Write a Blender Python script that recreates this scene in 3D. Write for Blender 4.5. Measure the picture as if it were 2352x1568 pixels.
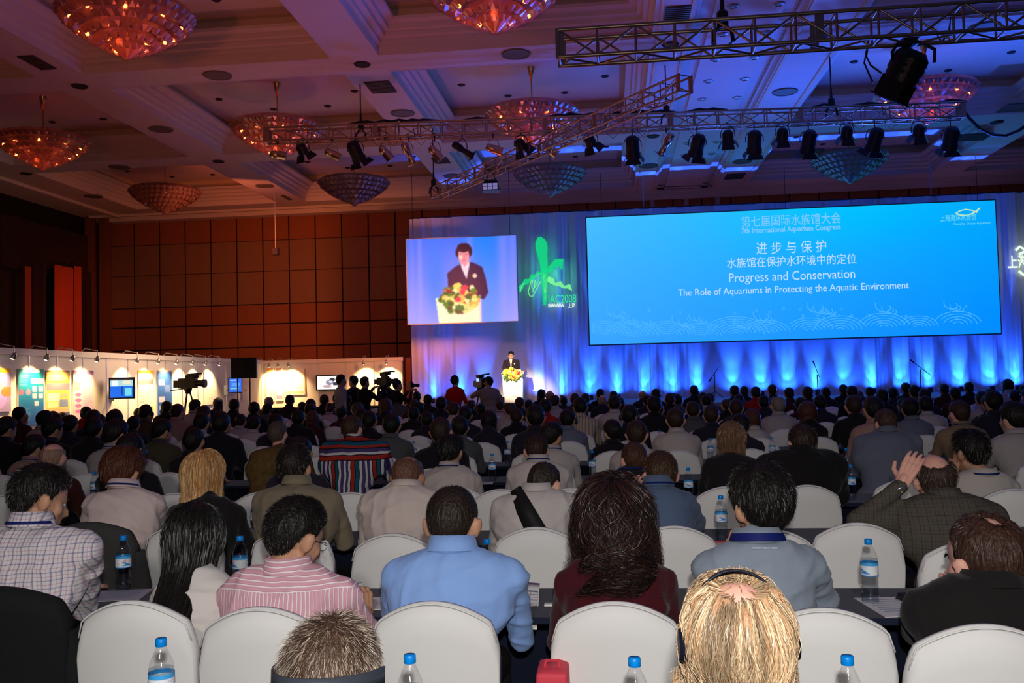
import bpy, bmesh, math, random
import numpy as np
from mathutils import Vector, Matrix, Euler, Quaternion
from math import sin, cos, tan, pi, radians, sqrt, atan2, hypot
random.seed(7); RNG = np.random.RandomState(11)
SC = bpy.context.scene; COL = SC.collection
for o in list(bpy.data.objects): bpy.data.objects.remove(o)
# ------------------------------------------------------------ camera
FPX = 2120.0; YAW, PITCH, ROLL = radians(6.104), radians(2.374), radians(1.401); EYE = 1.65
CF = np.array([-sin(YAW)*cos(PITCH), cos(YAW)*cos(PITCH), sin(PITCH)])
_r0 = np.array([cos(YAW), sin(YAW), 0.]); _u0 = np.cross(_r0, CF)
CR = cos(ROLL)*_r0 - sin(ROLL)*_u0; CU = sin(ROLL)*_r0 + cos(ROLL)*_u0
cd = bpy.data.cameras.new('camera'); cam = bpy.data.objects.new('camera', cd); COL.objects.link(cam)
cd.sensor_width = 36.0; cd.lens = FPX/2352*36; cd.clip_end = 200; cd.clip_start = .05
m = Matrix.Identity(4)
for i in range(3):
    m[i][0] = CR[i]; m[i][1] = CU[i]; m[i][2] = -CF[i]
m[2][3] = EYE
cam.matrix_world = m; SC.camera = cam
SC.view_settings.view_transform = 'Standard'; SC.view_settings.look = 'None'
SC.view_settings.gamma = 1.0; SC.view_settings.use_curve_mapping = False; SC.view_settings.exposure = 0.0
SC.cycles.max_bounces = 6; SC.cycles.diffuse_bounces = 3; SC.cycles.glossy_bounces = 2; SC.cycles.transmission_bounces = 4; SC.cycles.transparent_max_bounces = 12; SC.cycles.adaptive_threshold = .02
# places on known planes of the room from measured picture points
def _ray(x, y): return CR*(x-1176)/FPX - CU*(y-784)/FPX + CF
def onz(x, y, z): d = _ray(x, y); t = (z-EYE)/d[2]; return np.array([0, 0, EYE]) + t*d
def ony(x, y, Y): d = _ray(x, y); t = Y/d[1]; return np.array([0, 0, EYE]) + t*d
def onx(x, y, X): d = _ray(x, y); t = X/d[0]; return np.array([0, 0, EYE]) + t*d
def proj(p):
    d = np.array(p, float) - np.array([0, 0, EYE]); z = d @ CF
    return 1176 + FPX*(d @ CR)/z, 784 - FPX*(d @ CU)/z
# ------------------------------------------------------------ world and big lights
w = bpy.data.worlds.new('dark_hall'); SC.world = w; w.use_nodes = True
w.node_tree.nodes['Background'].inputs[0].default_value = (.05, .012, .010, 1)
w.node_tree.nodes['Background'].inputs[1].default_value = 0.1
def light(kind, name, loc, energy, color, target=None, size=.1, cone=60, blend=.5, size_y=None, parent=None):
    l = bpy.data.lights.new(name, kind); l.energy = energy; l.color = color
    if kind == 'AREA':
        l.size = size
        if size_y: l.shape = 'RECTANGLE'; l.size_y = size_y
    else: l.shadow_soft_size = size
    if kind == 'SPOT': l.spot_size = radians(cone); l.spot_blend = blend
    o = bpy.data.objects.new(name, l); COL.objects.link(o); o.location = loc
    if target is not None:
        d = Vector(target) - Vector(loc); o.rotation_euler = d.to_track_quat('-Z', 'Y').to_euler()
    return o
# camera flash, just above the lens
light('SPOT', 'camera_flash', (.04, -.06, 1.86), 270, (1, .97, .93), (-.9, 12, 1.35), size=.03, cone=95, blend=.55)
# added fill spot high behind the camera, evens out the flash falloff
light('SPOT', 'house_spot', (0, -8, 7.2), 1500, (1, .90, .84), (0, 3.0, .9), size=.4, cone=50, blend=1.)
# added upward spots tinting the ceiling, red at left, blue by the stage
for (x, y, e, c) in ((-15, 15, 22, (1, .07, .04)), (-13.5, 24, 36, (1, .09, .05)), (-6.3, 13.5, 90, (1, .12, .08)), (-5.8, 21, 150, (1, .15, .13)), (-1.6, 14, 120, (1, .22, .12)),
                     (-8, 29.5, 50, (1, .22, .12)), (-1.5, 21.5, 100, (.45, .15, .55)), (2.8, 17.5, 150, (.06, .12, 1)), (2.8, 25, 300, (.05, .13, 1)), (8, 20, 170, (.03, .08, 1))):
    light('SPOT', 'ceiling_wash', (x, y, 2.3), e, c, (x, y, 9), size=.5, cone=140, blend=.6)
for x in (-3, 2, 7, 12): light('SPOT', 'backstage_wash', (x, 32.7, 5.6), 34, (.42, .20, .62), (x, 33.0, 9), size=.3, cone=150, blend=.5)  # added spots hidden behind the drape, brighten the ceiling and wall there
# added blue spots at the stage front, standing in for the screen's glow
for (x, e) in ((3.5, 1200), (8, 3600), (12.5, 5000)):
    light('SPOT', 'stage_blue_wash', (x, 27.4, 1.25), e, (.035, .12, 1), (x-4.0, 15, 9.4), size=.3, cone=84, blend=.8)
# added amber spot standing in for warm hall light on the coffers
light('SPOT', 'house_amber', (-5, 1.0, 2.9), 1000, (1, .22, .05), (-7, 13, 10.5), size=.5, cone=66, blend=1.)
# ------------------------------------------------------------ materials
MC = {}
def rgb(c):   # sRGB 0-255 -> linear
    return tuple(((v/255/12.92) if v/255 <= .04045 else ((v/255+.055)/1.055)**2.4) for v in c)
def mat(name, col=(.5, .5, .5), rough=.7, metal=0., spec=.3, bump=0., bscale=60., var=0., vscale=8., trans=0., ior=1.45, sheen=0., emit=None, estr=0., objcol=False, stretch=(1, 1, 1)):
    if name in MC: return MC[name]
    m = bpy.data.materials.new(name); m.use_nodes = True; MC[name] = m
    nt = m.node_tree; N = nt.nodes; L = nt.links; b = N['Principled BSDF']
    b.inputs['Base Color'].default_value = (*col, 1); b.inputs['Roughness'].default_value = rough
    b.inputs['Metallic'].default_value = metal; b.inputs['Specular IOR Level'].default_value = spec
    b.inputs['Transmission Weight'].default_value = trans; b.inputs['IOR'].default_value = ior
    if sheen: b.inputs['Sheen Weight'].default_value = sheen
    if emit is not None:
        b.inputs['Emission Color'].default_value = (*emit, 1); b.inputs['Emission Strength'].default_value = estr
    tc = N.new('ShaderNodeTexCoord'); mp = N.new('ShaderNodeMapping'); mp.inputs['Scale'].default_value = stretch
    L.new(tc.outputs['Object'], mp.inputs[0])
    if objcol or var > 0:
        nz = N.new('ShaderNodeTexNoise'); nz.inputs['Scale'].default_value = vscale; nz.inputs['Detail'].default_value = 4
        L.new(mp.outputs[0], nz.inputs['Vector'])
        mr = N.new('ShaderNodeMapRange'); mr.inputs['To Min'].default_value = 1-var; mr.inputs['To Max'].default_value = 1+var
        L.new(nz.outputs['Fac'], mr.inputs[0])
        vm = N.new('ShaderNodeVectorMath'); vm.operation = 'SCALE'
        if objcol:
            oi = N.new('ShaderNodeObjectInfo'); L.new(oi.outputs['Color'], vm.inputs[0])
        else: vm.inputs[0].default_value = col
        L.new(mr.outputs[0], vm.inputs['Scale']); L.new(vm.outputs[0], b.inputs['Base Color'])
    if bump > 0:
        n2 = N.new('ShaderNodeTexNoise'); n2.inputs['Scale'].default_value = bscale; n2.inputs['Detail'].default_value = 3
        L.new(mp.outputs[0], n2.inputs['Vector'])
        bp = N.new('ShaderNodeBump'); bp.inputs['Strength'].default_value = bump; bp.inputs['Distance'].default_value = .02
        L.new(n2.outputs['Fac'], bp.inputs['Height']); L.new(bp.outputs[0], b.inputs['Normal'])
    return m
def attr_mat(name, emission=0., rough=.6):
    if name in MC: return MC[name]
    m = bpy.data.materials.new(name); m.use_nodes = True; MC[name] = m
    nt = m.node_tree; N = nt.nodes; L = nt.links; b = N['Principled BSDF']
    a = N.new('ShaderNodeAttribute'); a.attribute_name = 'Col'
    b.inputs['Roughness'].default_value = rough
    if emission:
        b.inputs['Base Color'].default_value = (.01, .01, .01, 1)
        L.new(a.outputs['Color'], b.inputs['Emission Color']); b.inputs['Emission Strength'].default_value = emission
    else: L.new(a.outputs['Color'], b.inputs['Base Color'])
    return m
# ------------------------------------------------------------ object helpers
def tag(o, label=None, cat=None, group=None, kind=None):
    if label: o['label'] = label
    if cat: o['category'] = cat
    if group: o['group'] = group
    if kind: o['kind'] = kind
    return o
def empty(name, loc=(0, 0, 0), rz=0., label=None, cat=None, group=None):
    o = bpy.data.objects.new(name, None); COL.objects.link(o); o.location = loc; o.rotation_euler = (0, 0, rz)
    o.empty_display_size = .1
    return tag(o, label, cat, group)
def link(name, me, mt=None, parent=None, loc=None, smooth=False):
    o = bpy.data.objects.new(name, me); COL.objects.link(o)
    if mt is not None:
        me.materials.clear()
        for x in (mt if isinstance(mt, (list, tuple)) else [mt]): me.materials.append(x)
    if parent is not None: o.parent = parent
    if loc is not None: o.location = loc
    if smooth:
        me.polygons.foreach_set('use_smooth', [True]*len(me.polygons))
    return o
class MB:
    """collects simple shapes into one mesh"""
    def __init__(s): s.v = []; s.f = []; s.mi = []
    def add(s, vs, fs, mi=0):
        b = len(s.v); s.v += [tuple(map(float, p)) for p in vs]; s.f += [tuple(b+i for i in f) for f in fs]; s.mi += [mi]*len(fs); return s
    def box(s, c, d, rot=None, mi=0):
        hx, hy, hz = d[0]/2, d[1]/2, d[2]/2
        P = [Vector((x*hx, y*hy, z*hz)) for x in (-1, 1) for y in (-1, 1) for z in (-1, 1)]
        if rot is not None: P = [rot @ p for p in P]
        P = [p+Vector(c) for p in P]
        return s.add(P, [(0, 1, 3, 2), (4, 6, 7, 5), (0, 4, 5, 1), (2, 3, 7, 6), (0, 2, 6, 4), (1, 5, 7, 3)], mi)
    def tube(s, p, q, r, r2=None, n=10, cap=True, mi=0):
        p = Vector(p); q = Vector(q); r2 = r if r2 is None else r2
        d = (q-p).normalized(); a = d.orthogonal().normalized(); b = d.cross(a)
        vs = [c+(a*cos(2*pi*i/n)+b*sin(2*pi*i/n))*rr for c, rr in ((p, r), (q, r2)) for i in range(n)]
        fs = [(i, (i+1) % n, n+(i+1) % n, n+i) for i in range(n)]
        if cap: fs += [tuple(reversed(range(n))), tuple(range(n, 2*n))]
        return s.add(vs, fs, mi)
    def path(s, pts, r, n=6, mi=0, closed=False):
        pts = [Vector(p) for p in pts]; m = len(pts); rr = r if isinstance(r, (list, tuple)) else [r]*m
        vs = []; up = Vector((.13, .21, .97))
        for i, p in enumerate(pts):
            d = (pts[(i+1) % m]-pts[i-1]) if closed else (pts[min(i+1, m-1)]-pts[max(i-1, 0)])
            d.normalize(); a = d.cross(up)
            if a.length < .05: a = d.cross(Vector((1, 0, 0)))
            a.normalize(); b = d.cross(a)
            vs += [p+(a*cos(2*pi*k/n)+b*sin(2*pi*k/n))*rr[i] for k in range(n)]
        fs = []
        for i in range(m if closed else m-1):
            j = (i+1) % m
            fs += [(i*n+k, i*n+(k+1) % n, j*n+(k+1) % n, j*n+k) for k in range(n)]
        if not closed: fs += [tuple(reversed(range(n))), tuple(range((m-1)*n, m*n))]
        return s.add(vs, fs, mi)
    def lathe(s, prof, c=(0, 0, 0), n=24, mi=0, M=None):
        c = Vector(c); vs = []
        for r, z in prof:
            for i in range(n):
                p = Vector((r*cos(2*pi*i/n), r*sin(2*pi*i/n), z))
                if M is not None: p = M @ p
                vs.append(c+p)
        fs = [(j*n+i, j*n+(i+1) % n, (j+1)*n+(i+1) % n, (j+1)*n+i) for j in range(len(prof)-1) for i in range(n)]
        return s.add(vs, fs, mi)
    def ell(s, c, r, rot=None, nu=12, nv=8, mi=0):
        c = Vector(c); vs = []; r = (r, r, r) if not isinstance(r, (tuple, list)) else r
        for j in range(1, nv):
            t = pi*j/nv
            for i in range(nu):
                a = 2*pi*i/nu; p = Vector((r[0]*sin(t)*cos(a), r[1]*sin(t)*sin(a), r[2]*cos(t)))
                vs.append(p)
        vs += [Vector((0, 0, r[2])), Vector((0, 0, -r[2]))]
        if rot is not None: vs = [rot @ p for p in vs]
        vs = [c+p for p in vs]
        T, B = (nv-1)*nu, (nv-1)*nu+1
        fs = [(j*nu+i, (j+1)*nu+i, (j+1)*nu+(i+1) % nu, j*nu+(i+1) % nu) for j in range(nv-2) for i in range(nu)]
        fs += [(T, i, (i+1) % nu) for i in range(nu)] + [(B, (nv-2)*nu+(i+1) % nu, (nv-2)*nu+i) for i in range(nu)]
        return s.add(vs, fs, mi)
    def caps(s, p, q, r, r2=None, n=10, mi=0):
        r2 = r if r2 is None else r2
        s.tube(p, q, r, r2, n, True, mi); s.ell(p, r, None, n, 6, mi); s.ell(q, r2, None, n, 6, mi); return s
    def mesh(s, name):
        me = bpy.data.meshes.new(name); me.from_pydata(s.v, [], s.f)
        if any(s.mi): me.polygons.foreach_set('material_index', s.mi)
        me.update(); return me
    def obj(s, name, mt=None, parent=None, smooth=False, loc=None): return link(name, s.mesh(name), mt, parent, loc, smooth)
def box(name, x0, x1, y0, y1, z0, z1, mt, parent=None):
    c = ((x0+x1)/2, (y0+y1)/2, (z0+z1)/2)
    return MB().box((0, 0, 0), (x1-x0, y1-y0, z1-z0)).obj(name, mt, parent, loc=c)
def remesh(mb, voxel, smooth=4, name='m', sub=False):
    me = mb.mesh('tmp'); o = bpy.data.objects.new('tmp', me); COL.objects.link(o)
    r = o.modifiers.new('r', 'REMESH'); r.mode = 'VOXEL'; r.voxel_size = voxel; r.use_smooth_shade = True
    if smooth:
        s = o.modifiers.new('s', 'SMOOTH'); s.iterations = smooth; s.factor = .5
    dg = bpy.context.evaluated_depsgraph_get(); dg.update()
    out = bpy.data.meshes.new_from_object(o.evaluated_get(dg)); out.name = name
    bpy.data.objects.remove(o); bpy.data.meshes.remove(me)
    out.polygons.foreach_set('use_smooth', [True]*len(out.polygons))
    return out
def from_np(name, V, F, cols=None, smooth=False):
    me = bpy.data.meshes.new(name); F = np.asarray(F, np.int32); V = np.asarray(V, np.float32)
    me.vertices.add(len(V)); me.vertices.foreach_set('co', V.ravel()); k = F.shape[1]
    me.loops.add(F.size); me.loops.foreach_set('vertex_index', F.ravel())
    me.polygons.add(len(F)); me.polygons.foreach_set('loop_start', np.arange(0, F.size, k, dtype=np.int32))
    try: me.polygons.foreach_set('loop_total', np.full(len(F), k, np.int32))
    except Exception: pass
    me.update(calc_edges=True)
    if cols is not None:
        ca = me.color_attributes.new('Col', 'FLOAT_COLOR', 'POINT')
        c = np.ones((len(V), 4), np.float32); c[:, :3] = cols; ca.data.foreach_set('color', c.ravel())
    if smooth: me.polygons.foreach_set('use_smooth', [True]*len(F))
    return me
def merge(dst_mb_meshes, name):
    """join evaluated meshes (list) into one mesh"""
    bm = bmesh.new()
    for me in dst_mb_meshes: bm.from_mesh(me)
    out = bpy.data.meshes.new(name); bm.to_mesh(out); bm.free()
    out.polygons.foreach_set('use_smooth', [True]*len(out.polygons)); return out
_unit = {}
def bar(name, p, q, r, mt, parent, n=8):
    """a round bar as its own object sharing one unit mesh"""
    key = (n, mt.name)
    if key not in _unit:
        me = MB().tube((0, 0, 0), (0, 0, 1), 1, n=n).mesh('bar'); me.materials.append(mt)
        me.polygons.foreach_set('use_smooth', [len(f.vertices) == 4 for f in me.polygons]); _unit[key] = me
    o = bpy.data.objects.new(name, _unit[key]); COL.objects.link(o)
    d = Vector(q)-Vector(p)
    M = Matrix.Translation(p) @ d.to_track_quat('Z', 'Y').to_matrix().to_4x4() @ Matrix.Diagonal((r, r, d.length, 1))
    o.matrix_world = M
    if parent is not None:
        o.parent = parent; o.matrix_parent_inverse = Matrix.Identity(4)
        o.matrix_basis = PM(parent).inverted() @ M
    return o
def PM(o):
    M = o.matrix_basis.copy()
    while o.parent: o = o.parent; M = o.matrix_basis @ M
    return M
class Canvas:
    def __init__(s, w, h, base=(0, 0, 0)):
        s.w, s.h = w, h; s.a = np.zeros((h, w, 3)); s.a[:] = base
        s.u, s.v = np.meshgrid((np.arange(w)+.5)/w, (np.arange(h)+.5)/h)      # v from the top
    def fill(s, mask, c, a=1.):
        s.a[mask] = s.a[mask]*(1-a)+np.array(c)*a; return s
    def rect(s, x0, y0, x1, y1, c, a=1.): return s.fill((s.u >= x0) & (s.u < x1) & (s.v >= y0) & (s.v < y1), c, a)
    def ell(s, x, y, rx, ry, c, a=1.): return s.fill(((s.u-x)/rx)**2+((s.v-y)/ry)**2 < 1, c, a)
    def poly(s, pts, c, a=1.):
        ins = np.zeros(s.u.shape, bool); n = len(pts)
        for i in range(n):
            x0, y0 = pts[i]; x1, y1 = pts[(i+1) % n]
            if y0 == y1: continue
            cr = ((y0 > s.v) != (y1 > s.v)) & (s.u < (x1-x0)*(s.v-y0)/(y1-y0)+x0); ins ^= cr
        return s.fill(ins, c, a)
    def mesh(s, name, corners):
        """corners: TL, TR, BR, BL world/local points"""
        TL, TR, BR, BL = [np.array(c, float) for c in corners]; w, h = s.w, s.h
        uu, vv = np.meshgrid(np.arange(w+1)/w, np.arange(h+1)/h)
        P = ((1-uu)*(1-vv))[..., None]*TL+(uu*(1-vv))[..., None]*TR+(uu*vv)[..., None]*BR+((1-uu)*vv)[..., None]*BL
        A = np.pad(s.a, ((0, 1), (0, 1), (0, 0)), 'edge')
        idx = np.arange((w+1)*(h+1)).reshape(h+1, w+1)
        F = np.stack([idx[:-1, :-1], idx[1:, :-1], idx[1:, 1:], idx[:-1, 1:]], -1).reshape(-1, 4)
        lin = np.where(A <= .04045, A/12.92, ((A+.055)/1.055)**2.4)
        return from_np(name, P.reshape(-1, 3), F, lin.reshape(-1, 3))
def text(name, body, p, size, mt, parent=None, rot=(pi/2, 0, 0), width=None, ext=.002, bold=0., align='CENTER'):
    c = bpy.data.curves.new(name, 'FONT'); c.body = body; c.size = size; c.align_x = align; c.align_y = 'CENTER'
    c.extrude = ext; c.offset = bold; c.resolution_u = 3; c.materials.append(mt)
    o = bpy.data.objects.new('tmp', c); COL.objects.link(o)
    dg = bpy.context.evaluated_depsgraph_get(); dg.update()
    me = bpy.data.meshes.new_from_object(o.evaluated_get(dg)); me.name = name; bpy.data.objects.remove(o)
    if width:
        xs = np.array([v.co.x for v in me.vertices]); k = width/(xs.max()-xs.min())
        for v in me.vertices: v.co.x = (v.co.x-(xs.max()+xs.min())/2)*k
    o = bpy.data.objects.new(name, me); COL.objects.link(o)
    o.location = p; o.rotation_euler = rot
    if parent is not None: o.parent = parent
    return o
# ============================================================ ROOM
XL, XR, YB, YF, ZC = -20.4, 17.5, 34.7, -12.0, 8.4
plaster = mat('ceiling_plaster', (.62, .55, .52), .85, spec=.15, bump=.05, bscale=3, var=.04, vscale=1.5)
plaster2 = mat('coffer_plaster', (.60, .46, .34), .85, spec=.15, var=.05, vscale=2)
dark = mat('black_metal', (.012, .012, .014), .45, spec=.4, var=.2, vscale=20)
carpet = mat('carpet', (.035, .02, .03), .95, bump=.4, bscale=120, var=.5, vscale=6)
f = box('floor', XL, XR, YF, YB, -.1, 0, carpet); tag(f, kind='structure')
ceil = empty('ceiling', (0, 0, ZC)); tag(ceil, kind='structure')
CX = [(-17.6, -12.1), (-11.05, -5.6), (-4.6, 1.0), (4.95, 11.1), (12.1, 16.6)]
CY = [(5.0, 11.2), (12.2, 18.4), (19.4, 25.6), (26.6, 32.8)]
def fillgrid():
    mb = MB()
    xs = sorted({XL, XR, 1.75, 3.8} | {a for c in CX for a in c}); ys = sorted({YF, YB} | {a for c in CY for a in c})
    for x0, x1 in zip(xs, xs[1:]):
        for y0, y1 in zip(ys, ys[1:]):
            if any(abs(x0-a) < .01 and abs(x1-b) < .01 for a, b in CX) and any(abs(y0-a) < .01 and abs(y1-b) < .01 for a, b in CY): continue
            if abs(x0-1.75) < .01 and y0 > 4.9: continue
            mb.box(((x0+x1)/2, (y0+y1)/2, .06), (x1-x0, y1-y0, .12))
    return mb
fillgrid().obj('beam_grid', plaster, ceil)
def ring(mb, x0, x1, y0, y1, prof):
    n = len(prof); vs = []
    for i, z in prof: vs += [(x0+i, y0+i, z), (x1-i, y0+i, z), (x1-i, y1-i, z), (x0+i, y1-i, z)]
    fs = [(j*4+k, j*4+(k+1) % 4, (j+1)*4+(k+1) % 4, (j+1)*4+k) for j in range(n-1) for k in range(4)]
    mb.add(vs, fs)
MOLD = [(-.03, -.004), (.012, -.004), (.012, .16), (.09, .20), (.09, .27), (.20, .31), (.20, .39), (.30, .42), (.30, .50), (.46, .55), (.46, .62), (.20, .66)]
can = mat('downlight_ring', (.35, .30, .26), .4, metal=.6)
hole = mat('dark_recess', (.03, .028, .03), .8)
disc_m = mat('speaker_grille', (.16, .14, .12), .6, metal=.3, bump=.3, bscale=200)
for ix, (x0, x1) in enumerate(CX):
    for iy, (y0, y1) in enumerate(CY):
        if iy == 0 and ix in (0, 4): pass
        mb = MB(); ring(mb, x0, x1, y0, y1, MOLD); mb.obj('coffer_moulding', plaster, ceil)
        mb = MB(); ring(mb, x0, x1, y0, y1, [(.20, .66), (.20, .86), (.32, .90)]); mb.obj('coffer_side', plaster2, ceil)
        MB().box(((x0+x1)/2, (y0+y1)/2, .94), (x1-x0, y1-y0, .08)).obj('coffer_panel', plaster, ceil)
        if iy > 0:
            for a in range(8):
                px = (x0+x1)/2+2.0*cos(a*pi/4+.39); py = (y0+y1)/2+2.1*sin(a*pi/4+.39)
                o = MB().lathe([(.0, .87), (.075, .87), (.10, .89), (.10, .9)], (px, py, 0), 14).obj('downlight', hole, ceil)
# recessed central strip
mb = MB(); n0 = (1.75, 3.8, 5.0, YB)
for xa, xb, z in ((1.75, 1.85, .10), (3.70, 3.8, .10), (1.85, 2.12, .20), (3.43, 3.70, .20), (2.12, 3.43, .12)):
    mb.box(((xa+xb)/2, (5+YB)/2, z+.04), (xb-xa, YB-5, .08))
mb.obj('strip_panel', plaster, ceil)
for x in (1.68, 3.87, 1.12, 4.83):
    MB().box((x, 20, -.015), (.06, 29.3, .03)).obj('strip_bead', mat('bead_gilt', (.70, .45, .30), .6), ceil)
def downlight(x, y, r=.11, z=.118):
    o = MB().lathe([(0, z-.02), (r*.5, z-.02), (r*.55, z-.035), (r, z-.015), (r*1.1, z)], (x, y, 0), 16).obj('downlight', can, ceil)
for p in [(1115, 110), (1525, 90), (1020, 360), (1410, 345), (955, 585), (1305, 567), (890, 775), (1220, 755), (835, 935), (1150, 920), (700, 1325), (965, 1312), (670, 1430), (920, 1417)]:
    q = onz(1400+p[0]/3.92, p[1]/3.92, ZC); downlight(min(max(q[0], 2.2), 3.35), q[1])
def disc(x, y, r=.32):
    MB().lathe([(0, -.012), (r*.85, -.02), (r*.87, -.03), (r, -.03), (r*1.03, 0)], (x, y, 0), 24).obj('ceiling_speaker', disc_m, ceil)
for p in [(500, 172), (370, 296), (1185, 123), (925, 259), (1803, 210), (608, 426), (275, 383), (215, 450), (1490, 380), (1705, 370), (2260, 62), (1040, 403), (1870, 346), (2180, 353)]:
    q = onz(*p, ZC); disc(q[0], q[1], .30)
for p in [(183, 197), (832, 147), (502, 370), (1540, 102), (1885, 81), (1500, 312), (2290, 280), (60, 398)]:
    q = onz(*p, ZC); MB().lathe([(0, -.01), (.12, -.015), (.16, -.03), (.18, 0)], (q[0], q[1], 0), 16).obj('cable_port', hole, ceil)
vent_m = mat('vent_slats', (.05, .045, .045), .6)
def vent(corner_px):
    q = np.array([onz(*p, ZC) for p in corner_px]); x0, x1 = q[:, 0].min(), q[:, 0].max(); y0, y1 = q[:, 1].min(), q[:, 1].max()
    c = ((x0+x1)/2, (y0+y1)/2); w, h = min(x1-x0, 1.0), min(y1-y0, .8)
    MB().box((c[0], c[1], -.012), (w, h, .02)).obj('air_vent', vent_m, ceil)
    mb = MB()
    for k in range(9): mb.box((c[0], c[1]-h/2+h*(k+.5)/9, -.028), (w*.94, h/24, .012))
    mb.obj('vent_slats', mat('vent_slat_paint', (.09, .08, .08), .5), ceil)
vent([(38, 128), (132, 157)]); vent([(835, 188), (912, 210)]); vent([(1530, 12), (1580, 52)]); vent([(640, 446), (675, 460)])
vent([(990, 362), (1035, 373)]); vent([(2315, 238), (2352, 254)]); vent([(2205, 308), (2260, 320)]); vent([(1670, 398), (1705, 410)])
# crown strips along the left and back edges
MB().box((-18.9, 11, -.05), (.18, 46, .10)).obj('crown_strip', plaster, ceil)
MB().box((-1.5, 33.7, -.04), (37, .12, .08)).obj('crown_strip', plaster, ceil)
MB().box((-1.5, 34.35, -.09), (37, .5, .18)).obj('crown_strip', plaster, ceil)
# ---- back wall with removable wall panels
joint = mat('panel_joint', (.012, .008, .007), .8)
fab_a = mat('panel_fabric_plain', (.23, .12, .065), .8, bump=.15, bscale=90, var=.10, vscale=3)
fab_b = mat('panel_fabric_red', (.26, .085, .035), .75, bump=.1, bscale=60, var=.10, vscale=3)
wb = box('wall_back', XL, XR, YB, YB+.3, 0, ZC+.5, joint); tag(wb, kind='structure')
zl = [ony(646, y, YB)[2] for y in (551, 622, 697, 743, 796)]
zs = [8.30, zl[0], zl[1], zl[2], zl[3], zl[4], 1.55, .1]
xs0 = ony(545, 600, YB)[0]; pitch = (ony(905, 600, YB)[0]-ony(305, 600, YB)[0])/10
pan = {}
for k in range(-5, 33):
    x0 = xs0+k*pitch
    if x0 < XL+.2 or x0+pitch > XR: continue
    for r in range(7):
        if x0 > -6.8 and r > 0: continue
        zt, zb = zs[r], zs[r+1]
        kk = (r,)
        if kk not in pan:
            bm = bmesh.new(); bmesh.ops.create_cube(bm, size=1)
            bmesh.ops.scale(bm, vec=(pitch-.05, .05, zt-zb-(.05 if r in (3, 4, 5) else .02)), verts=bm.verts)
            bmesh.ops.bevel(bm, geom=bm.edges[:], offset=.008, segments=1, affect='EDGES')
            me = bpy.data.meshes.new('wall_panel'); bm.to_mesh(me); bm.free()
            me.materials.append(fab_b if r in (0, 3, 4, 5, 6) else fab_a); pan[kk] = me
        o = bpy.data.objects.new('wall_panel', pan[kk]); COL.objects.link(o)
        o.parent = wb; o.location = (x0+pitch/2-wb.location.x, YB-.03-wb.location.y, (zt+zb)/2-wb.location.z)
# pilasters behind the stage top
pil = mat('pilaster_grey', (.30, .28, .34), .7)
for p in (1498, 1576, 1647):
    q = ony(p, 460, YB); MB().box((q[0], YB-.08, 7.9), (.16, .1, .9)).obj('pilaster', pil, wb).location = (-wb.location.x, -wb.location.y, -wb.location.z)
wl = empty('wall_left', (XL, 11, 0)); tag(wl, kind='structure')
lw = mat('left_wall_timber', (.012, .007, .006), .8, var=.3, vscale=2)
box('wall_plane', -.3, 0, YF-11, YB-11, 0, ZC+.5, lw, wl)
col_m = mat('corner_timber', (.16, .06, .03), .7)
for (x0, x1) in ((205, 222), (238, 252)):
    a, b = ony(x0, 700, YB-.6)[0], ony(x1, 700, YB-.6)[0]
    box('corner_post', a-XL, b-XL, YB-.9-11, YB-.4-11, 0, ZC, col_m, wl)
wr = box('wall_right', XR, XR+.3, YF, YB, 0, ZC+.5, lw); tag(wr, kind='structure')
wf = box('wall_front', XL, XR, YF-.3, YF, 0, ZC+.5, lw); tag(wf, kind='structure')
# ---- curtains on the left wall
cur = mat('rust_curtain', (.022, .006, .004), .8, sheen=.2, var=.1)  # near-black puts the curtain's shade into its colour
def curtain(name, P0, P1, z0, z1, amp, freq, mt, seed=0, nz=8, parent=None, dens=40):
    rg = np.random.RandomState(seed); P0 = np.array(P0, float); P1 = np.array(P1, float); Ld = np.linalg.norm(P1-P0)
    d = (P1-P0)/Ld; nrm = np.array([-d[1], d[0]]); n = int(Ld*dens)
    s = np.linspace(0, Ld, n+1)
    ph = np.cumsum(1+.6*np.sin(s*1.7+rg.rand()*6)+.5*np.sin(s*.63+rg.rand()*6))*(Ld/n)*freq*2*pi/1.6
    fold = amp*(np.sin(ph)+.35*np.sin(2.3*ph+1)+.2*np.sin(5.1*ph))
    V = []
    for j in range(nz+1):
        t = j/nz; z = z0+(z1-z0)*t; k = 1-.25*t
        o = nrm[None]*(fold*k)[:, None]; xy = P0[None]+d[None]*s[:, None]+o
        V.append(np.c_[xy, np.full(n+1, z)])
    V = np.concatenate(V); idx = np.arange((n+1)*(nz+1)).reshape(nz+1, n+1)
    F = np.stack([idx[:-1, :-1], idx[:-1, 1:], idx[1:, 1:], idx[1:, :-1]], -1).reshape(-1, 4)
    o = link(name, from_np(name, V, F, smooth=True), mt, parent); return o
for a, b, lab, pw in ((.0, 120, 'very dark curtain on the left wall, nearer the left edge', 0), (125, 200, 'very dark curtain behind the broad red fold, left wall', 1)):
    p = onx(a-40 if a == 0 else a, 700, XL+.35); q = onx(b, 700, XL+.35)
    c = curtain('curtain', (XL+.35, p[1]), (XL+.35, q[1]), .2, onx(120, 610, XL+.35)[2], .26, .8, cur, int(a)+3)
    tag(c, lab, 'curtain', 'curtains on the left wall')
litc = mat('red_curtain_lining', (.42, .055, .014), .8, sheen=.2, var=.15)  # brighter red puts the light on these folds into the colour
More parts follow.
